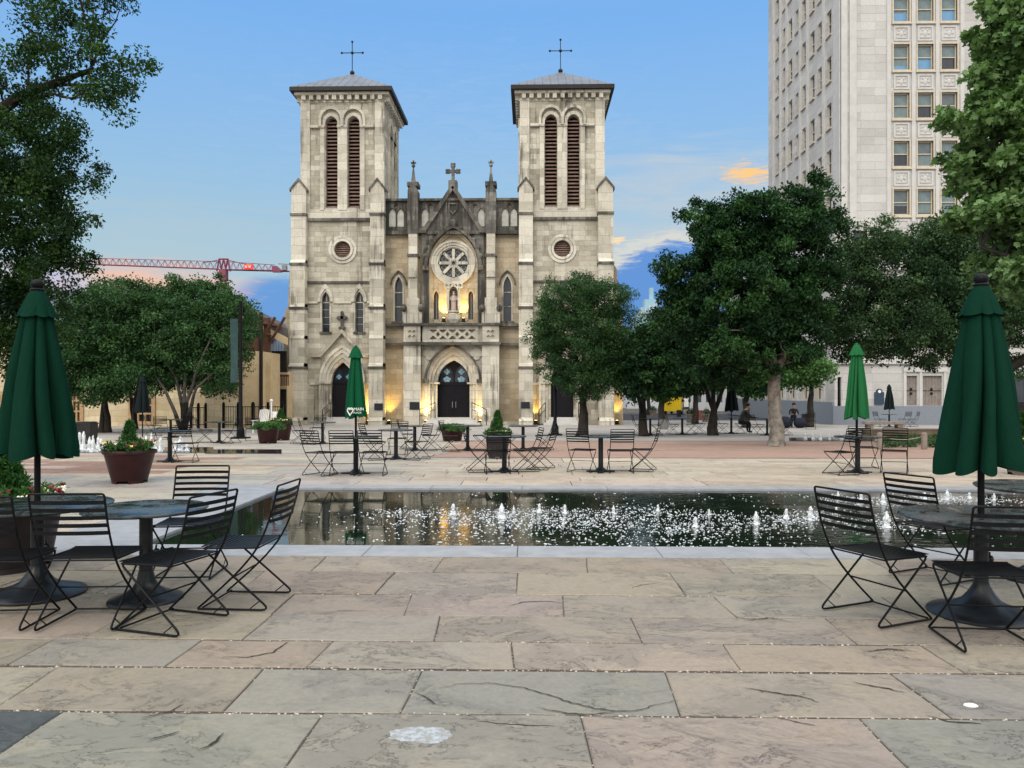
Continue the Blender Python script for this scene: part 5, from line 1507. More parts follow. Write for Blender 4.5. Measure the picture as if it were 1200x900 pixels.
# ------------------------------------------------------------------ tower crane far behind
CY = 150.0
def cz(px, py): return WY(px, py, CY)
cr = thing('tower_crane', 'red tower crane with long lattice jib behind the hall roof', 'crane', (WY(262, 458, CY).x, CY, -.7))
def lattice(p0, p1, h0, h1, wd, n, r):
    mb = MB()
    for i in range(n):
        a = p0.lerp(p1, i / n); b_ = p0.lerp(p1, (i + 1) / n); ha = h0 + (h1 - h0) * i / n; hb = h0 + (h1 - h0) * (i + 1) / n
        for sy in (-wd, wd):
            mb.tube([a + Vector((0, sy, 0)), b_ + Vector((0, sy, 0))], r, 4)
            m_ = a.lerp(b_, .5)
            mb.tube([a + Vector((0, sy, 0)), m_ + Vector((0, 0, (ha + hb) / 2))], r * .7, 4); mb.tube([m_ + Vector((0, 0, (ha + hb) / 2)), b_ + Vector((0, sy, 0))], r * .7, 4)
        mb.tube([a + Vector((0, 0, ha)), b_ + Vector((0, 0, hb))], r, 4)
        mb.tube([a + Vector((0, -wd, 0)), b_ + Vector((0, wd, 0))], r * .7, 4)
    return mb
P0 = cz(60, 308); P1 = cz(258, 315.5); P2 = cz(262, 316); P3 = cz(339, 318)
obj('jib', lattice(P0, P1, 1.15, 1.5, .5, 26, .065), M['crane_red'], cr)
obj('counter_jib', lattice(P2, cz(322, 317), 1.6, 1.1, .5, 8, .065).tube([P2, P3], .16, 4), M['crane_red'], cr)
mb = MB()
for px in (257, 262, 267):
    a = cz(px, 303); mb.tube([cz(px - 3, 318), a], .16, 4); mb.tube([cz(px + 3, 318), a], .16, 4)
mb.tube([cz(257, 303.5), cz(267, 303.5)], .16, 4); mb.tube([cz(262, 303.5), cz(238, 308)], .08, 4); mb.tube([cz(262, 303.5), cz(287, 309.5)], .08, 4)
mb.box(cz(258, 0).x, cz(266, 0).x, CY - .7, CY + .7, cz(0, 330).z, cz(0, 317.5).z)
obj('tower_head', mb, M['crane_red'], cr)
a = cz(262, 330)
mb = MB(); n = 14; zt = a.z
for i in range(n):
    z0 = -.7 + (zt + .7) * i / n; z1 = -.7 + (zt + .7) * (i + 1) / n
    for (sx, sy) in ((-1, -1), (1, -1), (1, 1), (-1, 1)): mb.tube([(a.x + sx * .7, CY + sy * .7, z0), (a.x + sx * .7, CY + sy * .7, z1)], .12, 4)
    for sy in (-1, 1): mb.tube([(a.x - .7, CY + sy * .7, z0), (a.x + .7, CY + sy * .7, z1)], .08, 4)
obj('mast', mb, M['crane_red'], cr)
a = cz(288, 316.6); b_ = cz(298.5, 310.4)
sg_ = obj('sign_board', MB().box(a.x, b_.x, CY - .9, CY - .75, a.z, b_.z), M['crane_sign'], cr)
mb = MB()
hx = (b_.x - a.x); 
for q in (0.22, 0.62):
    x0 = a.x + hx * q; zc = (a.z + b_.z) / 2
    for (u0, v0, u1, v1) in ((-.10, .28, -.05, -.2), (-.05, -.2, .02, .1), (.02, .1, .08, -.2), (.08, -.2, .14, .28)):
        mb.tube([(x0 + u0 * hx, CY - .95, zc + v0), (x0 + u1 * hx, CY - .95, zc + v1)], .07, 4)
obj('emblem', mb, M['white_paint'], sg_)
mb = MB(); a = cz(319.5, 319); b_ = cz(330, 312)
mb.plate([(a.x, a.z), (b_.x, a.z), (b_.x, a.z + .35), (a.x + .9, b_.z), (a.x, b_.z)], [], CY - .5, CY + .5)
obj('counterweight', mb, M['crane_red'], cr)
mb = MB(); a = cz(331, 317); b_ = cz(336, 311)
mb.box(a.x, b_.x, CY - .5, CY + .5, a.z, b_.z); mb.tube([cz(326, 309), cz(338, 309.6)], .1, 4)
obj('winch_house', mb, M['grey_box'], cr)

# ------------------------------------------------------------------ trees
rng = np.random.default_rng(11)
LOBED = [(0, 0), (.10, .34), (.28, .52), (.34, .30), (.62, .44), (.66, .20), (1.0, 0), (.66, -.20), (.62, -.44), (.34, -.30), (.28, -.52), (.10, -.34)]
def leaves_mesh(name, centers, per, spread, size, cols_, seed, aspect=.55, drop=.35, jitter=.5, lobed=False):
    """centers: (n,4) cluster centre + radius; many small folded leaf faces around each"""
    r = np.random.default_rng(seed)
    n = len(centers); N = n * per
    idx = np.repeat(np.arange(n), per)
    d = r.normal(size=(N, 3)); d /= np.linalg.norm(d, axis=1, keepdims=True)
    rad = r.random(N) ** .45
    pos = centers[idx, :3] + d * (rad * centers[idx, 3])[:, None] * np.array([1, 1, .75])
    ax = r.normal(size=(N, 3)); ax[:, 2] -= drop; ax /= np.linalg.norm(ax, axis=1, keepdims=True)
    up = r.normal(size=(N, 3)) * .7 + np.array([0, 0, 1.0]); sd_ = np.cross(ax, up); sd_ /= np.maximum(np.linalg.norm(sd_, axis=1, keepdims=True), 1e-6)
    L = size * (1 + jitter * (r.random(N) - .5) * 2)
    if lobed:
        nrm = np.cross(ax, sd_); T = LOBED; k_ = len(T)
        V = np.stack([pos + ax * (L * t_[0])[:, None] + sd_ * (L * t_[1])[:, None] + nrm * (L * (abs(t_[1]) * .35 - .25 * t_[0] ** 2))[:, None] for t_ in T], 1).reshape(-1, 3).astype(np.float32)
    else:
        k_ = 4
    a = pos; b = pos + ax * (L * .45)[:, None] + sd_ * (L * aspect * .5)[:, None]
    c = pos + ax * L[:, None]; e = pos + ax * (L * .45)[:, None] - sd_ * (L * aspect * .5)[:, None]
    if not lobed: V = np.stack([a, b, c, e], 1).reshape(-1, 3).astype(np.float32)
    me = bpy.data.meshes.new(name)
    me.vertices.add(N * k_); me.vertices.foreach_set('co', V.ravel())
    me.loops.add(N * k_); me.loops.foreach_set('vertex_index', np.arange(N * k_, dtype=np.int32))
    me.polygons.add(N); me.polygons.foreach_set('loop_start', np.arange(0, N * k_, k_, dtype=np.int32))
    me.polygons.foreach_set('loop_total', np.full(N, k_, dtype=np.int32))
    cl = np.array(cols_, dtype=np.float32)
    t = np.clip(r.random(n)[idx] * .65 + r.random(N) * .45, 0, 1)
    k = t * (len(cl) - 1); i0 = np.clip(k.astype(int), 0, len(cl) - 2); f = (k - i0)[:, None]
    C = cl[i0] * (1 - f) + cl[i0 + 1] * f
    C = np.concatenate([C, np.ones((N, 1))], 1).astype(np.float32)
    at = me.attributes.new('leaf_colour', 'FLOAT_COLOR', 'POINT'); at.data.foreach_set('color', np.repeat(C, k_, 0).ravel())
    me.materials.append(M['leaf']); me.update(); me.validate()
    return me
def blob_clusters(blobs, n, crad, r, shell=.5):
    """cluster centres spread through a set of ellipsoids (x,y,z,rx,ry,rz,weight)"""
    B = np.array(blobs, float); vol = B[:, 3] * B[:, 4] * B[:, 5] * B[:, 6]; p = vol / vol.sum()
    idx = r.choice(len(B), n, p=p)
    d = r.normal(size=(n, 3)); d /= np.linalg.norm(d, axis=1, keepdims=True)
    rad = shell + (1 - shell) * r.random(n) ** .6; rad *= np.where(r.random(n) < .2, r.random(n), 1)
    c = B[idx, :3] + d * rad[:, None] * B[idx, 3:6]
    return np.concatenate([c, (crad * (.65 + .7 * r.random(n)))[:, None]], 1)
def tree(name, label, base, trunks, blobs, n, per, crad, size, cols_, bark, seed, limbs=30, limb_r=.05, cat='tree', group=None, aspect=.55, shell=.5, drop=.35, lobed=False):
    """trunks: list of (polyline points, radii). Limbs run from the trunks out to leaf clusters."""
    r = np.random.default_rng(seed)
    t = thing(name, label, cat, base, 0, group)
    cl = blob_clusters(blobs, n, crad, r, shell)
    mb = MB()
    nodes = []
    for pts, rs in trunks:
        P = [Vector(p) for p in pts]
        # smooth with a little wander
        Q = []; RR = []
        for i in range(len(P) - 1):
            for k in range(4):
                q = P[i].lerp(P[i + 1], k / 4) + Vector(r.normal(size=3)) * rs[min(i, len(rs) - 1)] * .12
                Q.append(q); RR.append(rs[i] + (rs[i + 1] - rs[i]) * k / 4)
        Q.append(P[-1]); RR.append(rs[-1])
        RR[0] *= 1.25
        mb.tube(Q, RR, 9)
        for q, rr in list(zip(Q, RR))[len(Q) // 2:]: nodes.append((q, rr))
    sel = r.choice(len(cl), min(limbs, len(cl)), replace=False)
    for i in sel:
        c = Vector(cl[i, :3])
        best = min(nodes, key=lambda nd: (nd[0] - c).length + (2.0 if nd[0].z > c.z else 0))
        a = best[0]; L = (c - a).length
        if L < .2: continue
        mid = a.lerp(c, .5) + Vector((0, 0, L * .10)) + Vector(r.normal(size=3)) * L * .07
        pts = [a * (1 - s_) ** 2 + mid * 2 * s_ * (1 - s_) + c * s_ * s_ for s_ in [k / 6 for k in range(7)]]
        pts = [p + Vector(r.normal(size=3)) * L * .018 for p in pts]
        r0 = min(best[1] * .7, limb_r * (.5 + L * .18))
        mb.tube(pts, [r0 * (1 - .8 * k / 6) for k in range(7)], 6)
        if L > .8: nodes.append((pts[4], r0 * .45))
    off = Vector(base)
    obj('trunk', mb, bark, t, smooth=True)
    cl[:, :3] -= np.array(base)
    me = leaves_mesh('crown', cl, per, crad, size, cols_, seed + 100, aspect, drop, lobed=lobed)
    obj('crown', me, None, t)
    return t
def B(px, py, D, rx, ry, depth=None, wt_=1.0):
    """ellipsoid from photo-pixel centre and radii at depth D"""
    c = W(px, py, D); s_ = D / FPX
    return (c.x, c.y, c.z, rx * s_, (depth if depth is not None else rx * s_), ry * s_, wt_)
G_DARK = [(.006, .022, .010), (.010, .036, .014), (.020, .062, .019), (.045, .11, .03)]
G_OAK = [(.007, .024, .010), (.014, .042, .013), (.028, .070, .018), (.055, .115, .028)]
G_FINE = [(.012, .036, .014), (.022, .062, .022), (.040, .095, .032), (.065, .135, .045)]
G_MAPLE = [(.035, .08, .026), (.075, .145, .048), (.13, .225, .08), (.20, .31, .14)]

# big live oak at the upper left, trunk outside the picture
D = 13.0
b0 = cw(-5.6 * 1.75, D + .5); bz = 0.0
blobs = [B(60, 60, D, 75, 65, 1.3, .8), B(125, 85, D, 58, 50, .9, 1.0), B(150, 120, D - .3, 38, 34, .6), B(20, 130, D, 70, 60, 1.4, 1.0), B(70, 170, D, 55, 42, 1.1), B(20, 215, D, 90, 60, 1.5), B(70, 250, D, 42, 42, .9),
         B(10, 300, D, 80, 55, 1.6), B(55, 300, D + .4, 38, 30, .9), B(-20, 385, D + .6, 85, 70, 1.6, 1.5), B(25, 385, D + 1, 48, 50, 1.0, 1.4), B(60, 215, D, 55, 50, 1.1, 1.2), B(15, 250, D + .5, 85, 80, 1.2, 1.3), B(40, 350, D + .8, 42, 45, 1.0, 1.3), B(-150, 150, D, 190, 190, 2.4, .7), B(-190, 330, D, 150, 110, 2.0, .7), B(30, -30, D, 130, 60, 1.6, .5)]
trunks = [([(b0[0], b0[1], -.05), (b0[0] + .1, b0[1], 1.8), (b0[0] + .5, b0[1], 3.4), W(-60, 170, D), W(30, 110, D), W(110, 80, D)], [.34, .28, .24, .15, .08, .03]),
          ([(b0[0] + .3, b0[1], 2.8), W(-120, 280, D), W(-20, 250, D), W(50, 235, D)], [.2, .15, .09, .03]), ([(b0[0] + .2, b0[1], 2.3), W(-130, 400, D + .3), W(-20, 385, D + .4)], [.16, .11, .03])]
tree('live_oak', 'large dark oak overhanging the upper left corner', (b0[0], b0[1], 0), trunks, blobs, 1080, 170, .25, .060, G_OAK, M['bark_dark'], 1, limbs=240, limb_r=.045, group=None, shell=.3)

# pair of multi-stemmed trees in front of the hall
D = 33.0
def stems(px, py, spec, D, r0):
    base = gpos(px, py); out = []
    for pts in spec:
        P = [base + Vector((random.uniform(-.1, .1), random.uniform(-.1, .1), -.1))] + [W(a, b_, D + random.uniform(-.4, .4)) for a, b_ in pts]
        out.append((P, [r0] + [r0 * (.8 - .55 * (i + 1) / len(pts)) for i in range(len(pts))]))
    return base, out
random.seed(5)
bs, tk = stems(215, 505, [[(213, 470), (205, 440), (180, 400)], [(216, 470), (217, 430), (215, 390)], [(219, 470), (232, 430), (248, 395)], [(206, 485), (192, 455), (176, 430)], [(222, 480), (230, 455), (258, 430)]], 35.0, .14)
D = bs.y
blobs = [B(235, 400, D, 62, 55, 2.0), B(265, 385, D, 32, 40, 1.2), B(205, 365, D, 60, 38, 1.9), B(250, 345, D, 38, 26, 1.2), B(215, 440, D, 50, 25, 1.5), B(265, 440, D, 26, 28, 1.0), B(170, 375, D, 40, 40, 1.5), B(205, 340, D, 60, 18, 1.2, 1.3), B(275, 360, D - 2.5, 26, 30, 1.2, 1.3), B(282, 395, D - 3, 22, 32, 1.0, 1.3), B(255, 375, D - 1, 44, 40, 1.5), B(150, 350, D, 40, 26, 1.5), B(225, 390, D - 2, 70, 60, 1.2, 1.3), B(240, 430, D - 2.5, 50, 26, 1.0, 1.2), B(185, 430, D - 1.5, 40, 30, 1.0), B(215, 400, D - 3, 62, 48, .8, 1.5), B(250, 425, D - 3, 40, 34, .8, 1.3), B(175, 425, D - 3, 36, 34, .8, 1.2)]
tree('elm_tree', 'bushy dark green tree with several pale bare stems in front of the hall', bs, tk, blobs, 900, 150, .42, .12, G_FINE, M['bark_pale'], 2, limbs=60, limb_r=.045, group='trees by the hall', shell=.25)
bs, tk = stems(123, 507, [[(122, 470), (118, 440), (110, 405)], [(124, 470), (135, 445), (150, 410)]], 37.0, .17)
D = bs.y
blobs = [B(115, 400, D, 50, 52, 1.8), B(90, 390, D, 26, 40, 1.2), B(145, 395, D, 38, 50, 1.6), B(125, 360, D, 48, 26, 1.5), B(110, 440, D, 42, 24, 1.4), B(75, 420, D - 1, 34, 40, 1.3), B(150, 445, D - 1, 40, 24, 1.2), B(110, 455, D - 1, 50, 16, 1.3)]
tree('elm_tree', 'bushy dark green tree beside the black bin in front of the hall', bs, tk, blobs, 520, 130, .46, .125, G_FINE, M['bark_dark'], 3, limbs=45, limb_r=.045, group='trees by the hall')
bs, tk = stems(157, 503, [[(154, 470), (146, 440), (150, 410)], [(158, 470), (165, 440), (160, 400)]], 39.0, .15)
D = bs.y
blobs = [B(160, 410, D, 45, 45, 1.6), B(180, 430, D, 40, 30, 1.4), B(140, 440, D, 34, 22, 1.2)]
tree('elm_tree', 'dark tree standing behind and between the two bushy trees before the hall', bs, tk, blobs, 180, 90, .48, .15, G_FINE, M['bark_dark'], 4, limbs=30, limb_r=.045, group='trees by the hall')
# small bright shrub-like shoot behind the left umbrella
# fine-leaved tree before the right church tower
bs, tk = stems(683, 511, [[(683, 480), (684, 455), (676, 420), (660, 390)], [(685, 455), (700, 425), (712, 390)], [(684, 460), (684, 420), (690, 370)]], 34.0, .20)
D = bs.y
blobs = [B(680, 400, D, 55, 45, 2.0), B(640, 385, D, 28, 36, 1.1), B(722, 400, D, 34, 45, 1.2), B(672, 350, D, 48, 28, 1.5), B(705, 350, D, 34, 28, 1.2), B(690, 445, D, 45, 25, 1.4), B(650, 425, D, 26, 22, .9), B(735, 370, D, 18, 40, .8, .5)]
tree('mesquite_tree', 'fine leaved medium green tree in front of the right church tower', bs, tk, blobs, 700, 180, .33, .085, G_FINE, M['bark_dark'], 6, limbs=60, limb_r=.045, aspect=.42, shell=.4)
# the big tree with the pale trunk
bs = gpos(909, 522); D = bs.y
tk = [([bs + Vector((0, 0, -.1)), W(908, 480, D), W(907, 430, D), W(900, 380, D), W(890, 320, D)], [.27, .22, .2, .15, .08]), ([W(907, 435, D), W(940, 380, D), W(960, 310, D)], [.15, .1, .04]), ([W(906, 430, D), W(860, 390, D), W(820, 340, D)], [.14, .1, .04])]
blobs = [B(880, 340, D, 75, 70, 2.0), B(905, 265, D, 68, 42, 1.7), B(945, 245, D, 42, 38, 1.2), B(850, 285, D, 46, 50, 1.3), B(810, 325, D, 38, 42, 1.1), B(795, 365, D, 32, 40, .9), B(782, 325, D, 18, 28, .7), B(830, 260, D, 34, 26, .9, .7), B(950, 330, D, 38, 58, 1.3), B(860, 410, D, 65, 38, 1.8), B(930, 405, D, 45, 35, 1.5), B(875, 240, D, 40, 22, 1.0, .6), B(955, 220, D, 32, 16, .8, .5), B(980, 280, D, 18, 30, .7, .6)]
tree('shade_tree', 'tall dark broadleaf tree with mottled pale trunk in the brick paving', bs, tk, blobs, 780, 210, .34, .11, G_DARK, M['bark_grey'], 7, limbs=130, limb_r=.05, shell=.42)
# shaded multi-stem trees under and behind it
for (px, py, sp_, bl, lab, sd_) in (
    (835, 510, [[(835, 480), (825, 450), (800, 425)], [(836, 470), (838, 440), (835, 410)], [(838, 480), (850, 450), (868, 425)]], [(830, 420, 52, 35), (795, 405, 38, 42), (865, 430, 34, 24), (805, 375, 34, 30)], 'dark multi-stemmed tree left of the big pale trunk', 8),
    (753, 511, [[(752, 480), (745, 450), (735, 420)], [(754, 470), (765, 440), (775, 410)]], [(765, 415, 38, 40), (742, 435, 28, 30), (785, 440, 30, 26), (780, 385, 24, 22)], 'slim dark tree right of the church corner', 9)):
    bs, tk = stems(px, py, sp_, 34.5, .17); D = bs.y
    tree('street_tree', lab, bs, tk, [B(a, b_, D, c, d_, 1.6) for a, b_, c, d_ in bl], 260, 95, .46, .15, G_DARK, M['bark_dark'], sd_, limbs=30, limb_r=.045, group='trees by the side street')
# background trees
bk = [(776, 496, 46.0, [(776, 440, 26, 26)], 'far street tree with thick trunk left of the yellow van', G_OAK), (815, 495, 52.0, [(815, 440, 30, 22)], 'far street tree to the right of the yellow van', G_OAK),
      (950, 497, 45.0, [(945, 430, 30, 22), (915, 440, 26, 16)], 'light green young tree behind the big pale trunk', [(.04, .10, .03), (.06, .14, .04), (.085, .18, .05)]), (874, 497, 44.0, [(880, 440, 30, 22)], 'slim tree before the courthouse windows', G_DARK),
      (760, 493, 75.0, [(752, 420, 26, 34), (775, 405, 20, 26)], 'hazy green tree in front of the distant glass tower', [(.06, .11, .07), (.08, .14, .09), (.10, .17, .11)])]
for i, (px, py, D_, bl, lab, cl_) in enumerate(bk):
    base = W(px, 458, D_); base.z = gz(base.y)
    tk = [([base, W(px, 470, base.y), W(px + 3, 440, base.y)], [.22, .17, .08])]
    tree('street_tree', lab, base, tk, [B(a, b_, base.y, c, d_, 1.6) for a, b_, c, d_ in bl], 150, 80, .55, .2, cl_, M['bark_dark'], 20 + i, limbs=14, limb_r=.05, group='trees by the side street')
# wide oak on the right with level limbs, behind the umbrella
bs = gpos(1172, 519); D = bs.y
tk = [([bs + Vector((0, 0, -.1)), W(1170, 470, D), W(1160, 430, D), W(1110, 390, D), W(1060, 365, D), W(1005, 345, D)], [.36, .3, .26, .18, .12, .05]),
      ([W(1163, 440, D), W(1185, 390, D), W(1180, 330, D), W(1160, 280, D)], [.2, .15, .1, .05]), ([W(1165, 440, D), W(1240, 400, D), W(1300, 370, D)], [.2, .14, .06]), ([W(1120, 395, D), W(1070, 405, D), W(1020, 415, D)], [.12, .08, .04])]
blobs = [B(1040, 380, D, 72, 40, 2.0), B(1000, 350, D, 40, 42, 1.4), B(1060, 310, D, 60, 42, 1.7), B(1030, 285, D, 42, 28, 1.2, .6), B(1120, 330, D, 60, 52, 1.8), B(1110, 400, D, 62, 32, 1.8), B(1180, 360, D, 60, 50, 2), B(1130, 275, D, 60, 30, 1.6), B(1250, 330, D, 80, 70, 2.2, .7), B(985, 385, D, 30, 36, 1.3, 1.2), B(1085, 355, D - .5, 70, 40, 1.5), B(1010, 310, D, 32, 34, 1.2), B(1150, 310, D + 1, 70, 46, 1.6), B(1020, 415, D, 34, 18, 1.2, .5), B(1200, 425, D, 40, 18, 1.2, .5)]
tree('live_oak', 'wide spreading oak with low level limbs behind the right dark umbrella', bs, tk, blobs, 1150, 190, .38, .095, [(.012, .033, .016), (.022, .054, .024), (.042, .085, .034), (.065, .12, .048)], M['bark_dark'], 30, limbs=120, limb_r=.06, shell=.4)
# near maple-like tree at the upper right
D = 11.5
b1 = cw(10.2, 12.0)
tk = [([(b1[0], b1[1], -.05), (b1[0], b1[1], 2.6), W(1290, 240, D), W(1220, 130, D), W(1170, 60, D)], [.26, .22, .15, .08, .03]), ([(b1[0], b1[1], 2.4), W(1300, 300, D), W(1220, 240, D), W(1130, 160, D)], [.16, .12, .07, .025]), ([(b1[0], b1[1], 2.2), W(1290, 360, D), W(1210, 310, D), W(1150, 290, D)], [.14, .1, .06, .02])]
blobs = [B(1180, 40, D, 30, 46, .7), B(1150, 95, D, 22, 26, .4), B(1160, 10, D, 20, 16, .4), B(1180, 130, D, 38, 46, .8), B(1130, 150, D, 40, 20, .5), B(1108, 130, D, 20, 18, .35), B(1165, 190, D, 46, 36, .8), B(1195, 240, D, 42, 46, .9), B(1150, 250, D, 30, 26, .6), B(1190, 310, D, 32, 36, .8), B(1260, 120, D, 60, 120, 1.6, .6), B(1260, 280, D, 60, 80, 1.6, .6), B(1210, 0, D, 30, 40, .6)]
tree('maple_tree', 'light green broad-leaved maple reaching in from the upper right', (b1[0], b1[1], 0), tk, blobs, 620, 110, .20, .085, G_MAPLE, M['bark_pale'], 31, limbs=170, limb_r=.03, aspect=.85, shell=.25, drop=.8, lobed=True)

# ------------------------------------------------------------------ prototypes: chair, table, umbrella
PROTO = []
def make_chair(label, frame_mat=None, seat_mat=None):
    fm = frame_mat or M['black_iron']; sm = seat_mat or M['black_iron']
    t = thing('bistro_chair', label, 'chair', (0, 0, 0), 0, 'slatted metal chairs on the square')
    hw = .235
    for sg in (-1, 1):
        x = sg * hw
        P = [(x, -.315, .87), (x, -.275, .70), (x, -.215, .54), (x, -.15, .42), (x, -.03, .28), (x, .12, .14), (x, .27, .012), (x, -.27, .012), (x, .235, .445), (x, -.165, .455)]
        Q = fillet(P, [.1, .1, .1, .1, .1, .012, .07, .05], 4)
        # spread the foot outwards a little like the folded rod of the real chair
        Q = [Vector((q.x + sg * .02 * max(0, .3 - q.z), q.y, q.z)) for q in Q]
        obj('side_frame', MB().tube(Q, .0078, 6), fm, t, smooth=True, local=True)
    # backrest: rounded top rod and flat slats
    mb = MB().tube(fillet([(-hw, -.313, .86), (-hw, -.322, .90), (hw, -.322, .90), (hw, -.313, .86)], .035), .0078, 6)
    for i in range(5):
        z = .845 - i * .050; y = -.313 + (.845 - z) * .23
        n = 8
        for k in range(n):
            a, b_ = -hw + 2 * hw * k / n, -hw + 2 * hw * (k + 1) / n
            ya = y - .025 * (1 - (2 * k / n - 1) ** 2); yb = y - .025 * (1 - (2 * (k + 1) / n - 1) ** 2)
            mb.add([(a, ya, z - .0125), (b_, yb, z - .0125), (b_, yb + .006, z - .0125), (a, ya + .006, z - .0125), (a, ya, z + .0125), (b_, yb, z + .0125), (b_, yb + .006, z + .0125), (a, ya + .006, z + .0125)],
                   [(0, 3, 2, 1), (4, 5, 6, 7), (0, 1, 5, 4), (2, 3, 7, 6), (1, 2, 6, 5), (3, 0, 4, 7)])
    obj('backrest', mb, sm, t, local=True)
    mb = MB()
    for i in range(14):
        y = -.16 + i * .0295; z = .456 - .012 * math.sin(math.pi * i / 13)
        mb.box(-hw, hw, y, y + .019, z, z + .006)
    obj('seat', mb, sm, t, local=True)
    mb = MB().tube([(-hw - .003, .23, .022), (hw + .003, .23, .022)], .0065, 6).tube([(-hw, .035, .225), (hw, .035, .225)], .006, 6).tube([(-hw, -.165, .448), (hw, -.165, .448)], .006, 6).tube([(-hw, .225, .444), (hw, .225, .444)], .0065, 6)
    mb.tube([(-hw - .003, -.12, .02), (-hw - .003, -.19, .075)], .004, 5).tube([(hw + .003, -.12, .02), (hw + .003, -.19, .075)], .004, 5)
    parts('stretcher', mb, fm, t, True, True, -.004)
    return t
def make_table(label, r, rb, style='flare', h=.735):
    t = thing('cafe_table', label, 'table', (0, 0, 0), 0, 'round metal tables on the square')
    mb = MB().lathe(0, 0, [(.001, h - .012), (r - .03, h - .012), (r - .012, h - .016), (r, h - .006), (r, h + .004), (r - .012, h + .010), (.001, h + .008)], 40)
    obj('tabletop', mb, M['table_top'], t, smooth=True, local=True)
    obj('pedestal', MB().lathe(0, 0, [(.052, .06), (.05, h - .02)], 18), M['table_iron'], t, smooth=True, local=True)
    if style == 'flare':
        prof = [(rb, .0), (rb, .012), (rb * .97, .024), (rb * .8, .042), (rb * .55, .07), (rb * .36, .108), (rb * .25, .16), (.058, .22), (.055, .24)]
        obj('base', MB().lathe(0, 0, prof, 36), M['table_iron'], t, smooth=True, local=True)
        mb = MB().tube([(.045, -.02, .40), (.10, -.05, .40)], .012, 6).ball((.115, -.058, .40), .03, .022, .03, 8, 6).tube([(.10, -.05, .40), (.11, -.05, .455)], .008, 5)
        obj('clamp_knob', mb, M['table_iron'], t, smooth=True, local=True)
    else:
        mb = MB().box(-rb, rb, -.06, .06, 0, .02).box(-.06, .06, -rb, -.061, 0, .02).box(-.06, .06, .061, rb, 0, .02)
        mb.lathe(0, 0, [(.15, .02), (.12, .04), (.06, .09)], 16)
        obj('base', mb, M['table_iron'], t, local=True)
    return t
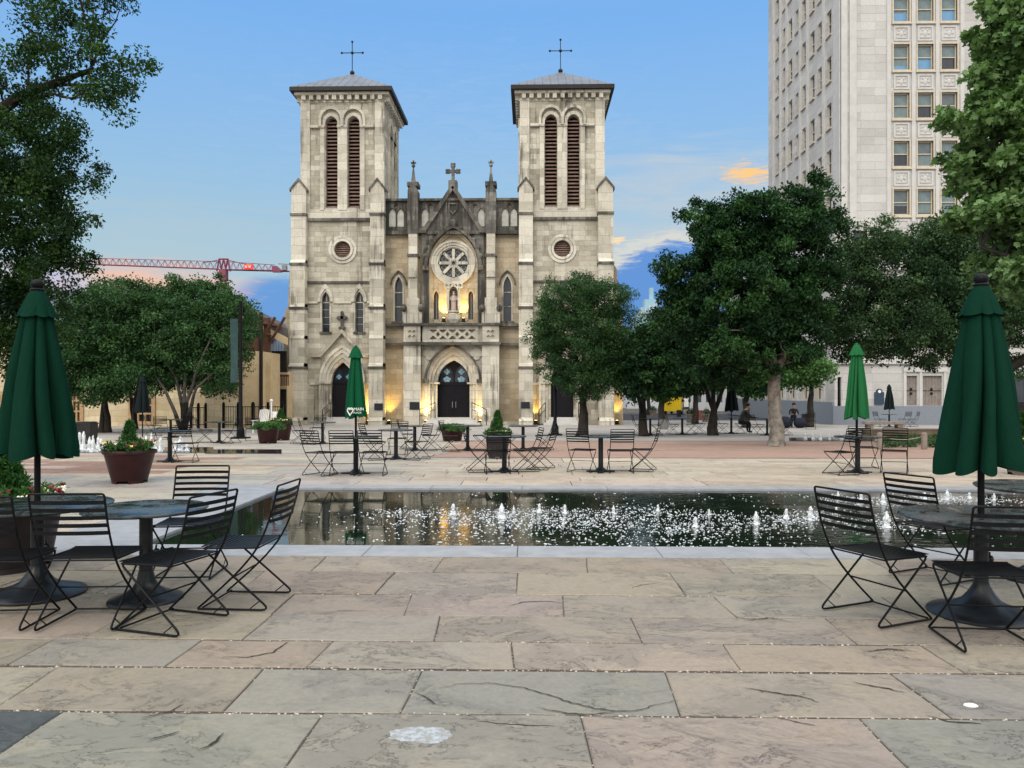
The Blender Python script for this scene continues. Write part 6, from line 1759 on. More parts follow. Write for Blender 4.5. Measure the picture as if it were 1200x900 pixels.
def make_umbrella(label, mat, rbot=.33, zb=1.12, zt=2.47, seed=3, ball=True, pole=.024):
    r = random.Random(seed); NF = 7; NA = 120
    t = thing('closed_umbrella', label, 'umbrella', (0, 0, 0), 0, 'closed umbrellas on the square')
    # the furled panels hang as a few broad pleats of uneven width with deep creases between them
    cuts = [0.0]
    for i in range(NF): cuts.append(cuts[-1] + r.uniform(.6, 1.5))
    cuts = [c * 2 * math.pi / cuts[-1] for c in cuts]; am = [r.uniform(.7, 1.25) for _ in range(NF)]; dp = [r.uniform(-.02, .045) for _ in range(NF)]; sk = [r.uniform(-.85, .85) for _ in range(NF)]
    angs = []
    for k in range(NA):
        a = 2 * math.pi * k / NA; i = max(j for j in range(NF) if cuts[j] <= a + 1e-9)
        angs.append((a, i, (a - cuts[i]) / (cuts[i + 1] - cuts[i])))
    def ring(f, rr, fold):
        out = []
        for a, i, u in angs:
            s_ = min(1, max(0, u + sk[i] * u * (1 - u)))
            crease = max(0.0, math.sin(math.pi * s_)) ** .36
            out.append((a + .12 * fold * math.sin(2 * a + 3 * f), rr * (1 - fold * .72 * (1 - crease) * am[i] + .03 * math.sin(7 * a + 6 * f) * fold)))
        return out
    mb = MB(); n = 26; rows = []
    for j in range(n + 1):
        f = j / n; z = zt - (zt - zb) * f
        rr = .075 + (rbot - .075) * (f ** .92) ; rr *= 1 + .04 * math.sin(f * 5)
        if f > .93: rr *= 1 - (f - .93) * .6
        fold = .35 + .65 * min(1, f * 1.4)
        pts = ring(f, rr, fold)
        row = []
        for k, (a, q) in enumerate(pts):
            _, i, u = angs[k]
            dz = (f ** 6) * (dp[i] + .05 * (1 - math.sin(math.pi * u)))
            row.append((q * math.cos(a), q * math.sin(a), z + dz))
        rows.append(row)
    # inner return so that the cloth has thickness at the hem
    rows.append([(p[0] * .93, p[1] * .93, p[2] + .01) for p in rows[-1]])
    rows.append([(p[0] * .80, p[1] * .80, p[2] + .16) for p in rows[-2]])
    v = [p for row in rows for p in row]; fs = []
    for j in range(len(rows) - 1):
        for k in range(NA):
            k2 = (k + 1) % NA; fs.append((j * NA + k, (j + 1) * NA + k, (j + 1) * NA + k2, j * NA + k2))
    mb.add(v, fs)
    obj('canopy', mb, mat, t, smooth=True, local=True)
    # vent flap at the top
    mb = MB(); rows = []; zt2 = zt + .045; n = 7
    for j in range(n + 1):
        f = j / n; rr = .05 + .105 * f ** .85; row = []
        for k in range(NA):
            a = 2 * math.pi * k / NA; u = angs[k][2]
            c = abs(math.sin(math.pi * u)) ** .6
            row.append((rr * (1 - .18 * f * (1 - c)) * math.cos(a), rr * (1 - .18 * f * (1 - c)) * math.sin(a), zt2 - .225 * f - .02 * f * (1 - c) * -1))
        rows.append(row)
    rows.append([(p[0] * .95, p[1] * .95, p[2] + .005) for p in rows[-1]]); rows.append([(p[0] * .8, p[1] * .8, p[2] + .07) for p in rows[-2]])
    v = [p for row in rows for p in row]; fs = []
    for j in range(len(rows) - 1):
        for k in range(NA):
            k2 = (k + 1) % NA; fs.append((j * NA + k, (j + 1) * NA + k, (j + 1) * NA + k2, j * NA + k2))
    fs.append(tuple(range(NA))); mb.add(v, fs)
    obj('top_flap', mb, mat, t, smooth=True, local=True)
    obj('pole', MB().lathe(0, 0, [(pole, .03), (pole, zt + .05)], 14), M['black_iron'], t, smooth=True, local=True)
    if ball:
        mb = MB().lathe(0, 0, [(.052, zt2), (.058, zt2 + .012), (.05, zt2 + .022)], 16); mb.ball((0, 0, zt2 + .055), .052, .052, .046, 14, 9)
        obj('finial', mb, M['black_iron'], t, smooth=True, local=True)
    else:
        obj('finial', MB().ball((0, 0, zt2 + .01), .035, .035, .03, 10, 6), mat, t, smooth=True, local=True)
    return t

random.seed(9)
def put(root, first, pos, rot, label, scale=1.0):
    """the first time the prototype itself is moved, afterwards it is copied"""
    if not first[0]:
        first[0] = True; root.location = pos; root.rotation_euler = (0, 0, rot); root.scale = (scale,) * 3; root['label'] = label; return root
    return dup(root, pos, rot, label, None, scale)
chair0 = make_chair('chair'); chair_used = [False]
def chair(pos, deg, label, scale=1.0):
    p = Vector((pos[0], pos[1], 0)); p.z = gz(p.y) + .004
    return put(chair0, chair_used, p, YAW + R(deg), label, scale)
def cam_pos(X, D_): x, y = cw(X, D_); return (x, y)
def pp(px, py): p = gpos(px, py); return (p.x, p.y)

# near left group
chair(cam_pos(-3.68, 5.55), 4, 'slatted black chair cut off by the left picture edge, its back to the viewer', 1.06)
chair(cam_pos(-3.05, 5.58), 2, 'slatted black chair seen from behind, pushed up to the near left umbrella table', 1.08)
chair(cam_pos(-2.42, 5.52), 72, 'slatted black chair turned left in front of the smaller near left table', 1.06)
chair(cam_pos(-2.10, 6.10), 86, 'slatted black chair seen side on, right of the smaller near left table', 1.06)
chair(cam_pos(-2.95, 7.05), 184, 'slatted black chair facing the viewer beyond the smaller near left table', 1.06)
# near right group
chair(cam_pos(2.70, 5.72), -66, 'slatted black chair turned right, left of the near right umbrella table', 1.06)
chair(cam_pos(3.78, 6.9), -64, 'slatted black chair beside the pool, beyond the near right umbrella table', 1.04)
chair(cam_pos(3.16, 5.10), -6, 'slatted black chair seen from behind, in front of the near right umbrella table', 1.06)
# row along the far side of the pool
for px, py, dg, lab in (
    (375, 557, -28, 'slatted chair left of the lettered umbrella, turned half right'),
    (403, 557, 2, 'slatted chair seen from behind just left of the lettered umbrella pole'),
    (437, 557, -2, 'slatted chair seen from behind just right of the lettered umbrella pole'),
    (561, 553, -82, 'slatted chair turned right, left of the table with the dark grey planter behind it'),
    (583, 555, 8, 'slatted chair half hidden before the dark grey planter with the pointed shrub'),
    (617, 552, 100, 'slatted chair turned left with its seat under the table by the dark grey planter'),
    (634, 550, 70, 'slatted chair with upright back at the right of the table by the dark grey planter'),
    (682, 553, -24, 'slatted chair at the left of the table below the fine leaved tree'),
    (727, 554, 0, 'slatted chair seen square from behind at the table below the fine leaved tree'),
    (754, 552, 72, 'slatted chair turned left at the right of the table below the fine leaved tree'),
    (986, 556, 105, 'slatted chair turned left beside the bright green umbrella'),
    (1012, 548, 172, 'slatted chair beyond the bright green umbrella pole facing the pool'),
    (1048, 554, 150, 'slatted chair on the right of the bright green umbrella table'),
    # middle distance
    (438, 539, -60, 'slatted chair half right behind the lettered umbrella, left of the second row table'),
    (489, 539, 65, 'slatted chair at the right of the second row table behind the lettered umbrella'),
    (466, 533, 178, 'slatted chair facing the viewer beyond the second row table behind the lettered umbrella'),
    (478, 526, -85, 'slatted chair on the left of the small table near the left church pier'),
    (506, 528, 80, 'slatted chair on the right of the small table near the left church pier'),
    (527, 529, -80, 'slatted chair beside the low fern planter before the main church door'),
    (564, 528, 88, 'slatted chair on the right of the table before the main church door'),
    (598, 528, -88, 'slatted chair left of the table behind the pointed shrub planter'),
    (638, 528, 75, 'slatted chair on the right of the table behind the pointed shrub planter'),
    (350, 520, -86, 'leftmost slatted chair of the two turned right before the left church tower'),
    (361, 521, -80, 'slatted chair second from left, turned right before the left church tower'),
    (372, 515, 175, 'dark slatted chair facing the viewer beyond the table before the left tower door'),
    (217, 542, 4, 'slatted chair standing right of the table behind the maroon flower planter'),
    (240, 519, -60, 'slatted chair left of the small table near the lamp post'),
    (271, 520, 80, 'slatted chair between the small table and the lamp post'),
    (296, 517, 20, 'slatted chair right of the lamp post beside the fern planter'),
    (180, 511, -40, 'slatted chair under the small dark umbrella by the hall'),
    (215, 512, 60, 'slatted chair in front of the pale stemmed tree by the hall'),
    (190, 516, 10, 'slatted chair at the low fountain by the hall'),
    # shade under the trees on the right
    (788, 509, -88, 'slatted chair left of the table in front of the yellow van'),
    (810, 509, 80, 'slatted chair close to the table in front of the yellow van'),
    (820, 508, 92, 'slatted chair left of the dark multi-stemmed tree trunk'),
    (749, 510, -88, 'slatted chair left of the slim dark tree near the church corner'),
    (770, 510, 85, 'slatted chair right of the slim dark tree near the church corner'),
    (846, 508, -86, 'slatted chair left of the black umbrella in the tree shade'),
    (868, 508, 84, 'slatted chair where the person in grey leans'),
    (887, 509, -70, 'slatted chair between the seated person and the pale trunk'),
    (921, 510, 85, 'slatted chair just right of the mottled pale trunk'),
    (1031, 500, -80, 'slatted chair left of the far black umbrella by the granite wall'),
    (1060, 500, 20, 'slatted chair right of the far black umbrella by the granite wall'),
    (1070, 500, 80, 'slatted chair furthest right before the granite wall'),
    (950, 503, 160, 'pale looking chair by the courthouse wall right of the black bin')):
    chair(pp(px, py), dg, lab)

# tables
tA = make_table('round worn metal table under the dark green umbrella at the left edge', .57, .37); tA.location = (*cam_pos(-3.93, 6.36), 0)
tB = make_table('smaller round worn metal table without umbrella, right of the left edge one', .47, .285); tB.location = (*cam_pos(-2.94, 6.17), 0)
p = cam_pos(3.53, 5.78); dup(tA, (p[0], p[1], 0), 1.0, 'round dark metal table under the dark green umbrella on the right', None, 1.0)
p = cam_pos(4.72, 6.85); dup(tB, (p[0], p[1], 0), 2.0, 'round metal table cut off by the right picture edge beside the pool', None, 1.12)
tC = make_table('table', .46, .29, 'plate'); t_used = [False]
for px, py, lab in (
    (417, 555, 'small round table with the lettered green umbrella through it'), (591, 553, 'small round table in front of the dark grey planter'),
    (704, 553, 'small round table below the fine leaved tree beyond the pool'), (1005, 554, 'small round table with the bright green umbrella through it'),
    (464, 538, 'small round table behind the lettered umbrella, second row'), (486, 528, 'small round table near the left church pier'),
    (548, 527.5, 'small round table before the main church door'), (613, 528, 'small round table behind the planter with pointed shrub'),
    (378, 520, 'small round table before the left church tower door'), (199, 541, 'small round table behind the maroon flower planter'),
    (257, 519, 'small round table left of the lamp post with the banner'), (200, 513, 'small dark table by the hall under the trees'),
    (799.5, 509, 'small table in front of the yellow van in the tree shade'), (762, 510, 'small table by the slim dark tree near the church corner'),
    (857, 508, 'small table under the black umbrella in the tree shade'), (899, 510, 'small table left of the mottled pale trunk'), (1042, 500, 'small table under the far black umbrella by the granite wall')):
    p = gpos(px, py); put(tC, t_used, p + Vector((0, 0, .004)), YAW + random.uniform(-.2, .2), lab)

# umbrellas
uA = make_umbrella('dark green closed umbrella standing in the table at the left edge', M['canopy_dark'], .335, 1.10, 2.46, 3); uA.location = (*cam_pos(-3.93, 6.36), 0); uA.rotation_euler = (0, 0, .2)
uB = make_umbrella('dark green closed umbrella standing in the near right table', M['canopy_dark'], .345, 1.06, 2.42, 8); uB.location = (*cam_pos(3.53, 5.78), 0); uB.rotation_euler = (0, 0, .55)
uC = make_umbrella('medium green closed umbrella with white heart logo and lettering before the left church tower', M['canopy_mid'], .235, 1.12, 2.52, 5, False); uC.location = gpos(417, 555)
uD = make_umbrella('bright green closed umbrella on the right beyond the pool', M['canopy_bright'], .265, 1.10, 2.58, 12, False); uD.location = gpos(1004, 554)
uE = make_umbrella('black looking closed umbrella in the tree shade left of the pale trunk', M['canopy_black'], .36, 1.02, 2.44, 13, False); uE.location = gpos(857, 508)
dup(uE, gpos(1042, 500), 1.0, 'black looking closed umbrella in front of the granite wall on the right')
dup(uE, gpos(167, 513), 2.0, 'dark closed umbrella in front of the hall window by the fountain')

# heart emblem and lettering on the umbrella
up_ = uC.location
c_ang = math.atan2(-up_.y, -up_.x)
mb = MB()
def on_canopy(u, z):     # u: metres along the circumference to the right as seen by the viewer
    f = (2.52 - z) / (2.52 - 1.12); rr = (.075 + (.235 - .075) * f ** .92) * 1.01 + .012
    a = c_ang + u / rr
    return Vector((rr * math.cos(a), rr * math.sin(a), z))
heart = []
for i in range(25):
    q = 2 * math.pi * i / 24
    heart.append((.080 * math.sin(q) ** 3, .0052 * (13 * math.cos(q) - 5 * math.cos(2 * q) - 2 * math.cos(3 * q) - math.cos(4 * q))))
mb.tube([on_canopy(-.12 + a * .8, 1.272 + b_) for a, b_ in heart[:-1]], .012, 5, closed=True)
mb.tube([on_canopy(-.12 + a * .8, 1.285 + b_) for a, b_ in ((-.05, .012), (-.02, .03), (0, .01), (.02, .03), (.05, .012))], .009, 5)
obj('heart_emblem', mb, M['white_paint'], uC, local=True)
def text_mesh(body, size):
    cu = bpy.data.curves.new('lettering', 'FONT'); cu.body = body; cu.size = size; cu.extrude = .004; cu.resolution_u = 3
    o = bpy.data.objects.new('lettering', cu); COL.objects.link(o)
    bpy.context.view_layer.update()
    me = bpy.data.meshes.new_from_object(o.evaluated_get(bpy.context.evaluated_depsgraph_get()))
    bpy.data.objects.remove(o); return me
for body, size, u0, z0 in (('MAIN', .085, -.045, 1.285), ('PLAZA', .052, -.045, 1.225)):
    me = text_mesh(body, size)
    for v in me.vertices:
        q = on_canopy(u0 + v.co.x, z0 + v.co.y); d_ = Vector((q.x, q.y, 0)).normalized()
        v.co = q + d_ * (v.co.z + .004)
    me.materials.clear(); me.materials.append(M['white_paint'])
    obj('lettering', me, None, uC)

# ------------------------------------------------------------------ planters
def pot_mesh(r0, r1, h, notch=True):
    mb = MB().lathe(0, 0, [(r0, .05 if notch else 0), (r0 * 1.02, .06), (r1 * .93, h * .86), (r1 * .95, h * .88), (r1, h * .90), (r1 * 1.02, h * .96), (r1, h), (r1 * .93, h), (r1 * .92, h - .05), (.01, h - .06)], 32)
    if notch:
        for k in range(4):
            a = k * math.pi / 2 + .4; mb.lathe(0, 0, [(r0 * .99, 0), (r0 * 1.005, .052), (r0 * .82, .052), (r0 * .82, 0), (r0 * .99, 0)], 6, 0, a, a + .9)
    return mb
def cone_clusters(n, r, z0, h, rr, seed, c=.05):
    g_ = np.random.default_rng(seed); f = g_.random(n) ** .8; a = g_.random(n) * 6.283; q = rr * (1 - f) * (.55 + .45 * g_.random(n)) + .01
    return np.stack([q * np.cos(a), q * np.sin(a), z0 + h * f, np.full(n, c) * (1.1 - .5 * f)], 1)
def planter(name, label, pos, r0, r1, h, mat, shrub=None, flowers=0, fern=False, seed=1, notch=True, bed=True):
    t = thing(name, label, 'planter', pos, 0, 'planters on the square')
    obj('pot', pot_mesh(r0, r1, h, notch), mat, t, smooth=True, local=True)
    g_ = np.random.default_rng(seed)
    if shrub:
        sh, sr = shrub
        obj('shrub', leaves_mesh('shrub', cone_clusters(110, r1, h, sh, sr, seed, .07), 60, .1, .05, [(.016, .06, .016), (.03, .095, .022), (.055, .14, .035)], seed, .3, -.8), None, t)
    if bed:
        n = 60; a = g_.random(n) * 6.283; q = r1 * .95 * np.sqrt(g_.random(n))
        cl = np.stack([q * np.cos(a), q * np.sin(a), h + .02 + .10 * g_.random(n), np.full(n, .09)], 1)
        obj('foliage', leaves_mesh('foliage', cl, 45, .1, .06, [(.025, .07, .02), (.04, .11, .03), (.07, .15, .045)], seed + 1, .5, -.3), None, t)
    if fern:
        n = 70; mbv = []; cl = []
        for i in range(n):
            a = g_.random() * 6.283; L = r1 * (.8 + .8 * g_.random())
            for k in range(9):
                f = k / 8; cl.append((math.cos(a) * L * f, math.sin(a) * L * f, h + .22 * math.sin(f * 2.6) - .12 * f, .05))
        obj('fern', leaves_mesh('fern', np.array(cl), 14, .1, .055, [(.03, .085, .025), (.05, .13, .035), (.07, .17, .05)], seed + 2, .4, .2), None, t)
    if flowers:
        for key, nn in (('flower_yellow', flowers // 2), ('flower_white', flowers), ('flower_red', flowers)):
            mb = MB()
            for i in range(nn):
                a = random.uniform(0, 6.283); q = r1 * (.55 + .5 * random.random()); c = Vector((q * math.cos(a), q * math.sin(a), h + .09 + .07 * random.random()))
                for k in range(5):
                    b_ = k * 1.257 + random.random(); mb.ball(c + Vector((math.cos(b_) * .016, math.sin(b_) * .012, math.sin(b_ * 2) * .008)), .016, .014, .011, 6, 4)
            o = obj('flowers', mb, M[key], t, smooth=True, local=True); o['kind'] = 'stuff'
    return t
random.seed(31)
planter('flower_planter', 'round maroon planter with pointed shrub and pale pansies left of the pool', gpos(152, 565.5), .30, .455, .60, M['pot'], (.50, .18), 20, seed=41)
planter('flower_planter', 'dark planter with dense shrub and pansies behind the left edge table', Vector((*cam_pos(-4.82, 7.3), 0)), .38, .50, .60, M['pot_dark'], (.46, .30), 26, seed=42)
planter('flower_planter', 'dark grey planter with pointed shrub and flowers beyond the pool', gpos(583, 537), .24, .33, .58, M['pot_dark'], (.62, .2), 12, seed=43)
planter('fern_planter', 'low maroon planter full of drooping plants before the main church door', gpos(530, 517), .34, .44, .44, M['pot'], None, 0, True, seed=44)
planter('fern_planter', 'small maroon planter with drooping fern right of the lamp post', gpos(314, 519.5), .30, .40, .55, M['pot'], None, 0, True, seed=45)
planter('flower_planter', 'maroon planter with leafy plants beside the church corner, behind the fern planter', gpos(329, 516), .32, .44, .66, M['pot'], (.5, .2), 20, seed=46)
planter('flower_planter', 'brown concrete planter with shrub at the right picture edge', gpos(1199, 556), .27, .33, .60, M['concrete_pot'], (.62, .30), 40, seed=47)

# ------------------------------------------------------------------ fountain jets and foam
jets = [(469, 599, 6), (531, 601, 13), (588, 605, 17), (602, 598, 7), (632, 599, 11), (662, 599, 10), (660, 611, 6), (719, 599, 9), (771, 597, 8), (815, 615, 12), (831, 601, 7), (886, 612, 15), (921.5, 606, 12), (950, 604, 13),
        (949, 607, 10), (982, 582, 8), (980, 600, 8), (1009, 585, 10), (1035, 587, 11), (1039, 615, 18), (1070, 609, 13), (1084, 583, 8), (1100, 612, 11), (1110, 583, 11), (1136, 583, 8), (1158, 600, 10), (1185, 608, 11), (1165, 584, 8)]
def jet_mesh(seed, h, r):
    g_ = random.Random(seed); mb = MB(); rows = []; n = 12; m_ = 14
    for j in range(m_ + 1):
        f = j / m_; rr = r * (1.25 - .8 * f) * (1 + .25 * math.sin(f * 9 + seed)) if j < m_ else r * .2
        rows.append([((rr * g_.uniform(.7, 1.3)) * math.cos(6.283 * k / n) + g_.uniform(-.1, .1) * r, rr * g_.uniform(.7, 1.3) * math.sin(6.283 * k / n), h * f + g_.uniform(-.02, .02) * h) for k in range(n)])
    v = [p for row in rows for p in row]; fs = []
    for j in range(m_):
        for k in range(n): fs.append((j * n + k, j * n + (k + 1) % n, (j + 1) * n + (k + 1) % n, (j + 1) * n + k))
    fs.append(tuple(m_ * n + k for k in range(n))); mb.add(v, fs)
    for _ in range(60):
        a = g_.uniform(0, 6.283); q = g_.uniform(.3, 3.6) * r; s_ = g_.uniform(.03, .11) * r * 1.4
        mb.ball((q * math.cos(a), q * math.sin(a), g_.uniform(.05, 1.15) * h * (1 - min(.8, q / (4 * r)))), s_, s_, s_ * 1.3, 6, 4)
    return mb
def foam_mat():
    m, t, b = new_mat('aerated_water')
    co = t.n('ShaderNodeTexCoord').outputs['Object']
    b.inputs['Base Color'].default_value = (.85, .9, .93, 1); b.inputs['Roughness'].default_value = .2
    al = t.noise(t.mapping(co, (9, 9, 3.0)), 1.0, 5, .65, .6)
    t.l(t.sstep(al, .30, .52), b.inputs['Alpha'])
    t.l(t.bump(t.noise(co, 60, 4), .6, .02), b.inputs['Normal'])
    return m
M['aerated'] = foam_mat()
jm = [jet_mesh(i, 1.0, .22).mesh('water_jet', M['aerated'], smooth=True) for i in range(4)]
random.seed(77)
for i, (px, py, hpx) in enumerate(jets):
    q = gpos(px, py); h = hpx * q.y / FPX * 1.02
    o = obj('water_jet', jm[i % 4], None); o.location = (q.x, q.y, -.03); o.scale = (h * .9, h * .9, h); o.rotation_euler = (0, 0, random.uniform(0, 6))
    tag(o, 'short white bubbling water jet in the dark pool', 'fountain jet', 'bubbling jets in the pool')
for i, (px, h) in enumerate(((93.5, .56), (98, .58), (105, .42), (109, .46), (115, .40), (118.5, .38), (171, .46), (177.5, .52), (182, .30), (188, .40), (129, .26), (212, .46), (206, .3), (219, .22))):
    q = gpos(px, 529.5)
    o = obj('water_jet', jm[i % 4], None); o.location = (q.x, q.y, q.z + .012); o.scale = (.24 if px != 212 else .7, .24, h); o.rotation_euler = (0, 0, i)
    tag(o, 'white upright water jet of the fountain before the hall', 'fountain jet', 'jets of the fountain before the hall')
for i, px in enumerate((944, 953, 961.5, 972, 986)):
    q = gpos(px, 514.6)
    o = obj('water_jet', jm[i % 4], None); o.location = (q.x, q.y, q.z + .012); o.scale = (.22, .22, .2)
    tag(o, 'tiny white water jet in the far fountain right of the pale trunk', 'fountain jet', 'tiny jets of the far right fountain')
fm = MB()
jw = [gpos(a, b_) for a, b_, c in jets]
random.seed(5)
n_ = 0
while n_ < 5200:
    x = random.uniform(-3.6, 9.5); y = random.uniform(PY0 + .03, PY1 - .15)
    # density: strong round the jets, thin drift across the right half of the pool
    dn = sum(math.exp(-((x - j.x) ** 2 / .16 + (y - j.y) ** 2 / .14)) for j in jw) * .5
    dn += .75 * math.exp(-((x - .2) / 1.7) ** 2 - ((y - 10.15) / .7) ** 2) + .42 * math.exp(-((x - 1.7) / 1.0) ** 2 - ((y - 9.2) / .8) ** 2) + .12 * math.exp(-((x + .3) / 1.8) ** 2 - ((y - 9.0) / .7) ** 2) + (.02 if x > -2.2 else .0)
    if random.random() > dn: continue
    n_ += 1
    s_ = random.uniform(.003, .012) * (2.0 if random.random() < .10 else 1)
    k = random.randint(5, 7); a0 = random.random() * 6
    pts = [(x + s_ * random.uniform(.6, 1.2) * 1.5 * math.cos(a0 + 6.283 * i / k), y + s_ * random.uniform(.6, 1.2) * math.sin(a0 + 6.283 * i / k)) for i in range(k)]
    zt = -.03 + random.uniform(.004, .012)
    o_ = len(fm.v)
    fm.v += [(p[0], p[1], -.028) for p in pts] + [(x, y, zt)]
    fm.f += [(o_ + i, o_ + (i + 1) % k, o_ + k) for i in range(k)]
o = obj('foam', fm, M['foam'], smooth=True); tag(o, 'white foam flecks drifting on the dark pool around the jets', 'foam', kind='stuff')

# ------------------------------------------------------------------ street furniture
def lamp_post(px, py, label, top_py, banner=None):
    q = gpos(px, py); zt = W(px, top_py, q.y).z - q.z
    t = thing('lamp_post', label, 'lamp post', q, 0, 'lamp posts on the square')
    obj('pole', MB().lathe(0, 0, [(.10, 0), (.10, .5), (.075, .55), (.07, zt)], 12), M['black_iron'], t, smooth=True, local=True)
    obj('base', MB().box(-.3, .3, -.3, .3, 0, .06).lathe(0, 0, [(.17, .06), (.15, .35), (.11, .45)], 12), M['black_iron'], t, local=True)
    if banner:
        z0, z1 = W(px, banner[1], q.y).z - q.z, W(px, banner[0], q.y).z - q.z
        mb = MB(); n = 8
        for i in range(n):
            a, b_ = i / n, (i + 1) / n
            mb.add([(-.10, -.03 - .02 * math.sin(a * 6), z0 + (z1 - z0) * a), (-.40, -.03 + .03 * math.sin(a * 5), z0 + (z1 - z0) * a), (-.40, -.03 + .03 * math.sin(b_ * 5), z0 + (z1 - z0) * b_), (-.10, -.03 - .02 * math.sin(b_ * 6), z0 + (z1 - z0) * b_)], [(0, 1, 2, 3)])
        obj('banner', mb, M['banner'], t, local=True)
        obj('bracket', MB().tube([(0, -.03, z1 + .02), (-.42, -.03, z1 + .02)], .018, 6).tube([(0, -.03, z0 - .02), (-.42, -.03, z0 - .02)], .018, 6), M['black_iron'], t, local=True)
    return t
lamp_post(282, 514, 'black lamp post with a narrow dark teal banner left of the church', 352, (373, 448))
lamp_post(650.5, 510, 'black lamp post half hidden by the fine leaved tree at the right tower door', 385)
# iron fence
def fence(px0, px1, py, top, Yd, label):
    a = WY(px0, 458, Yd); b_ = WY(px1, 458, Yd); zb = gz(Yd); zt = H + (HOR - top) * Yd / FPX
    t = thing('iron_fence', label, 'fence', ((a.x + b_.x) / 2, Yd, zb), 0, 'black iron fences by the hall')
    n = int((b_.x - a.x) / .13); mb = MB()
    for i in range(n + 1):
        x = a.x + (b_.x - a.x) * i / n; mb.box(x - .010, x + .010, Yd - .01, Yd + .01, zb + .1, zt)
    for z in (zb + .18, zt - .06): mb.box(a.x, b_.x, Yd - .02, Yd + .02, z, z + .04)
    obj('picket_panel', mb, M['black_iron'], t)
    for x in (a.x, (a.x + b_.x) / 2, b_.x): obj('fence_post', MB().box(x - .06, x + .06, Yd - .06, Yd + .06, zb, zt + .12).ball((x, Yd, zt + .16), .07), M['black_iron'], t)
fence(224, 241, 500, 477, 42, 'black iron fence between the pale stemmed tree and the hall corner')
fence(262, 296, 500, 476, 42, 'black iron fence behind the lamp post')
fence(297, 331, 500, 476, 42.5, 'black iron fence running up to the church corner')
def bin_(px, py, wpx, hpx, label, mat, cat='bin', name='litter_bin', group=None):
    q = gpos(px, py); s_ = q.y / FPX; w_, h = wpx * s_ / 2, hpx * s_
    t = thing(name, label, cat, q, 0, group)
    obj('body', MB().add([(-w_ * .88, -w_ * .8, 0), (w_ * .88, -w_ * .8, 0), (w_ * .88, w_ * .8, 0), (-w_ * .88, w_ * .8, 0), (-w_ * .96, -w_ * .9, h * .88), (w_ * .96, -w_ * .9, h * .88), (w_ * .96, w_ * .9, h * .88), (-w_ * .96, w_ * .9, h * .88)], [(0, 3, 2, 1), (0, 1, 5, 4), (1, 2, 6, 5), (2, 3, 7, 6), (3, 0, 4, 7), (4, 5, 6, 7)]), mat, t, local=True)
    obj('lid', MB().box(-w_, w_, -w_ * .95, w_ * .95, h * .885, h * .95).box(-w_ * .85, w_ * .85, -w_ * .8, w_ * .8, h * .951, h), mat, t, local=True)
    return t
bin_(101.5, 520, 19, 26, 'large black bin beside the fountain in front of the hall', M['bin'])
bin_(945, 499, 9, 14, 'black litter bin against the courthouse granite base', M['bin'])
bin_(795.5, 490, 5, 8, 'small black bin in front of the yellow van', M['bin'])
bin_(1191, 511, 30, 40, 'large black box container by the granite wall at the right picture edge', M['bin'], 'container', 'container')
bin_(778, 503, 10, 11, 'grey utility box by the slim dark tree', M['grey_box'], 'utility box', 'utility_box')
bin_(820, 492, 6, 11, 'small red newspaper box at the side street', M['brick_red'], 'newspaper box', 'newspaper_box')
for px, py, w_, h_, lab in ((811, 495, 10, 8, 'grey square stone planter at the side street beside the newspaper box'), (828, 494, 8, 7, 'pale square stone planter left of the dark multi-stemmed tree'), (765, 490, 6, 6, 'small grey stone planter at the side street left of the thick trunk')):
    q = gpos(px, py); s_ = q.y / FPX; t = thing('stone_planter', lab, 'planter', q, 0, 'square stone planters at the side street')
    obj('pot', MB().box(-w_ * s_ / 2, w_ * s_ / 2, -w_ * s_ / 2, w_ * s_ / 2, 0, h_ * s_), M['bench'], t, local=True)
    obj('rim', MB().box(-w_ * s_ / 2 - .06, w_ * s_ / 2 + .06, -w_ * s_ / 2 - .06, w_ * s_ / 2 + .06, h_ * s_ + .002, h_ * s_ + .12), M['bench'], t, local=True)
    obj('plant', leaves_mesh('plant', np.array([(0, 0, h_ * s_ + .3, .35)] * 4), 60, .1, .12, G_OAK, 5), None, t)
# low wall, bench, posts and ground cover on the right
q = gpos(1036, 502.5); t = thing('stone_bench', 'long grey brown stone bench before the granite wall', 'bench', q)
obj('seat', MB().box(-1.1, 1.1, -.25, .25, .26, .40), M['bench'], t, local=True)
for sx in (-.8, .8): obj('leg', MB().box(sx - .15, sx + .15, -.2, .2, 0, .258), M['bench'], t, local=True)
a = gpos(1012, 514); b_ = gpos(1105, 514)
t = thing('low_wall', 'low brown stone wall of the planting bed on the right', 'wall', ((a.x + b_.x) / 2, a.y, a.z))
obj('wall', MB().box(a.x, b_.x, a.y - .2, a.y + .2, a.z, a.z + .34), ashlar('bed_stone', (.25, .19, .13), (.17, .13, .09), (.2, .15, .1), .5, .17), t)
obj('cap', MB().box(a.x - .04, b_.x + .04, a.y - .24, a.y + .24, a.z + .342, a.z + .40), M['bench'], t)
for px, lab in ((1031, 'short grey post left in the planting bed'), (1083, 'short grey post right in the planting bed with rope')):
    q = gpos(px, 526); o = obj('bollard', MB().lathe(0, 0, [(.09, 0), (.09, .46), (.07, .50), (.02, .52)], 10), M['bench'], origin=(0, 0, 0)); o.location = q; tag(o, lab, 'bollard', 'posts of the planting bed')
a = gpos(1031, 526) + Vector((0, 0, .4)); b_ = gpos(1083, 526) + Vector((0, 0, .4)); c_ = gpos(1112, 526) + Vector((0, 0, .4))
mb = MB().tube([a.lerp(b_, i / 10) - Vector((0, 0, .12 * math.sin(math.pi * i / 10))) for i in range(11)], .018, 5)
o = obj('rope', mb, M['bench'], origin=tuple(a)); tag(o, 'slack rope hung between the two posts of the planting bed', 'rope')
cl = []
for i in range(70):
    q = gpos(random.uniform(1032, 1112), random.uniform(516, 525)); cl.append((q.x, q.y, q.z + .12, .22))
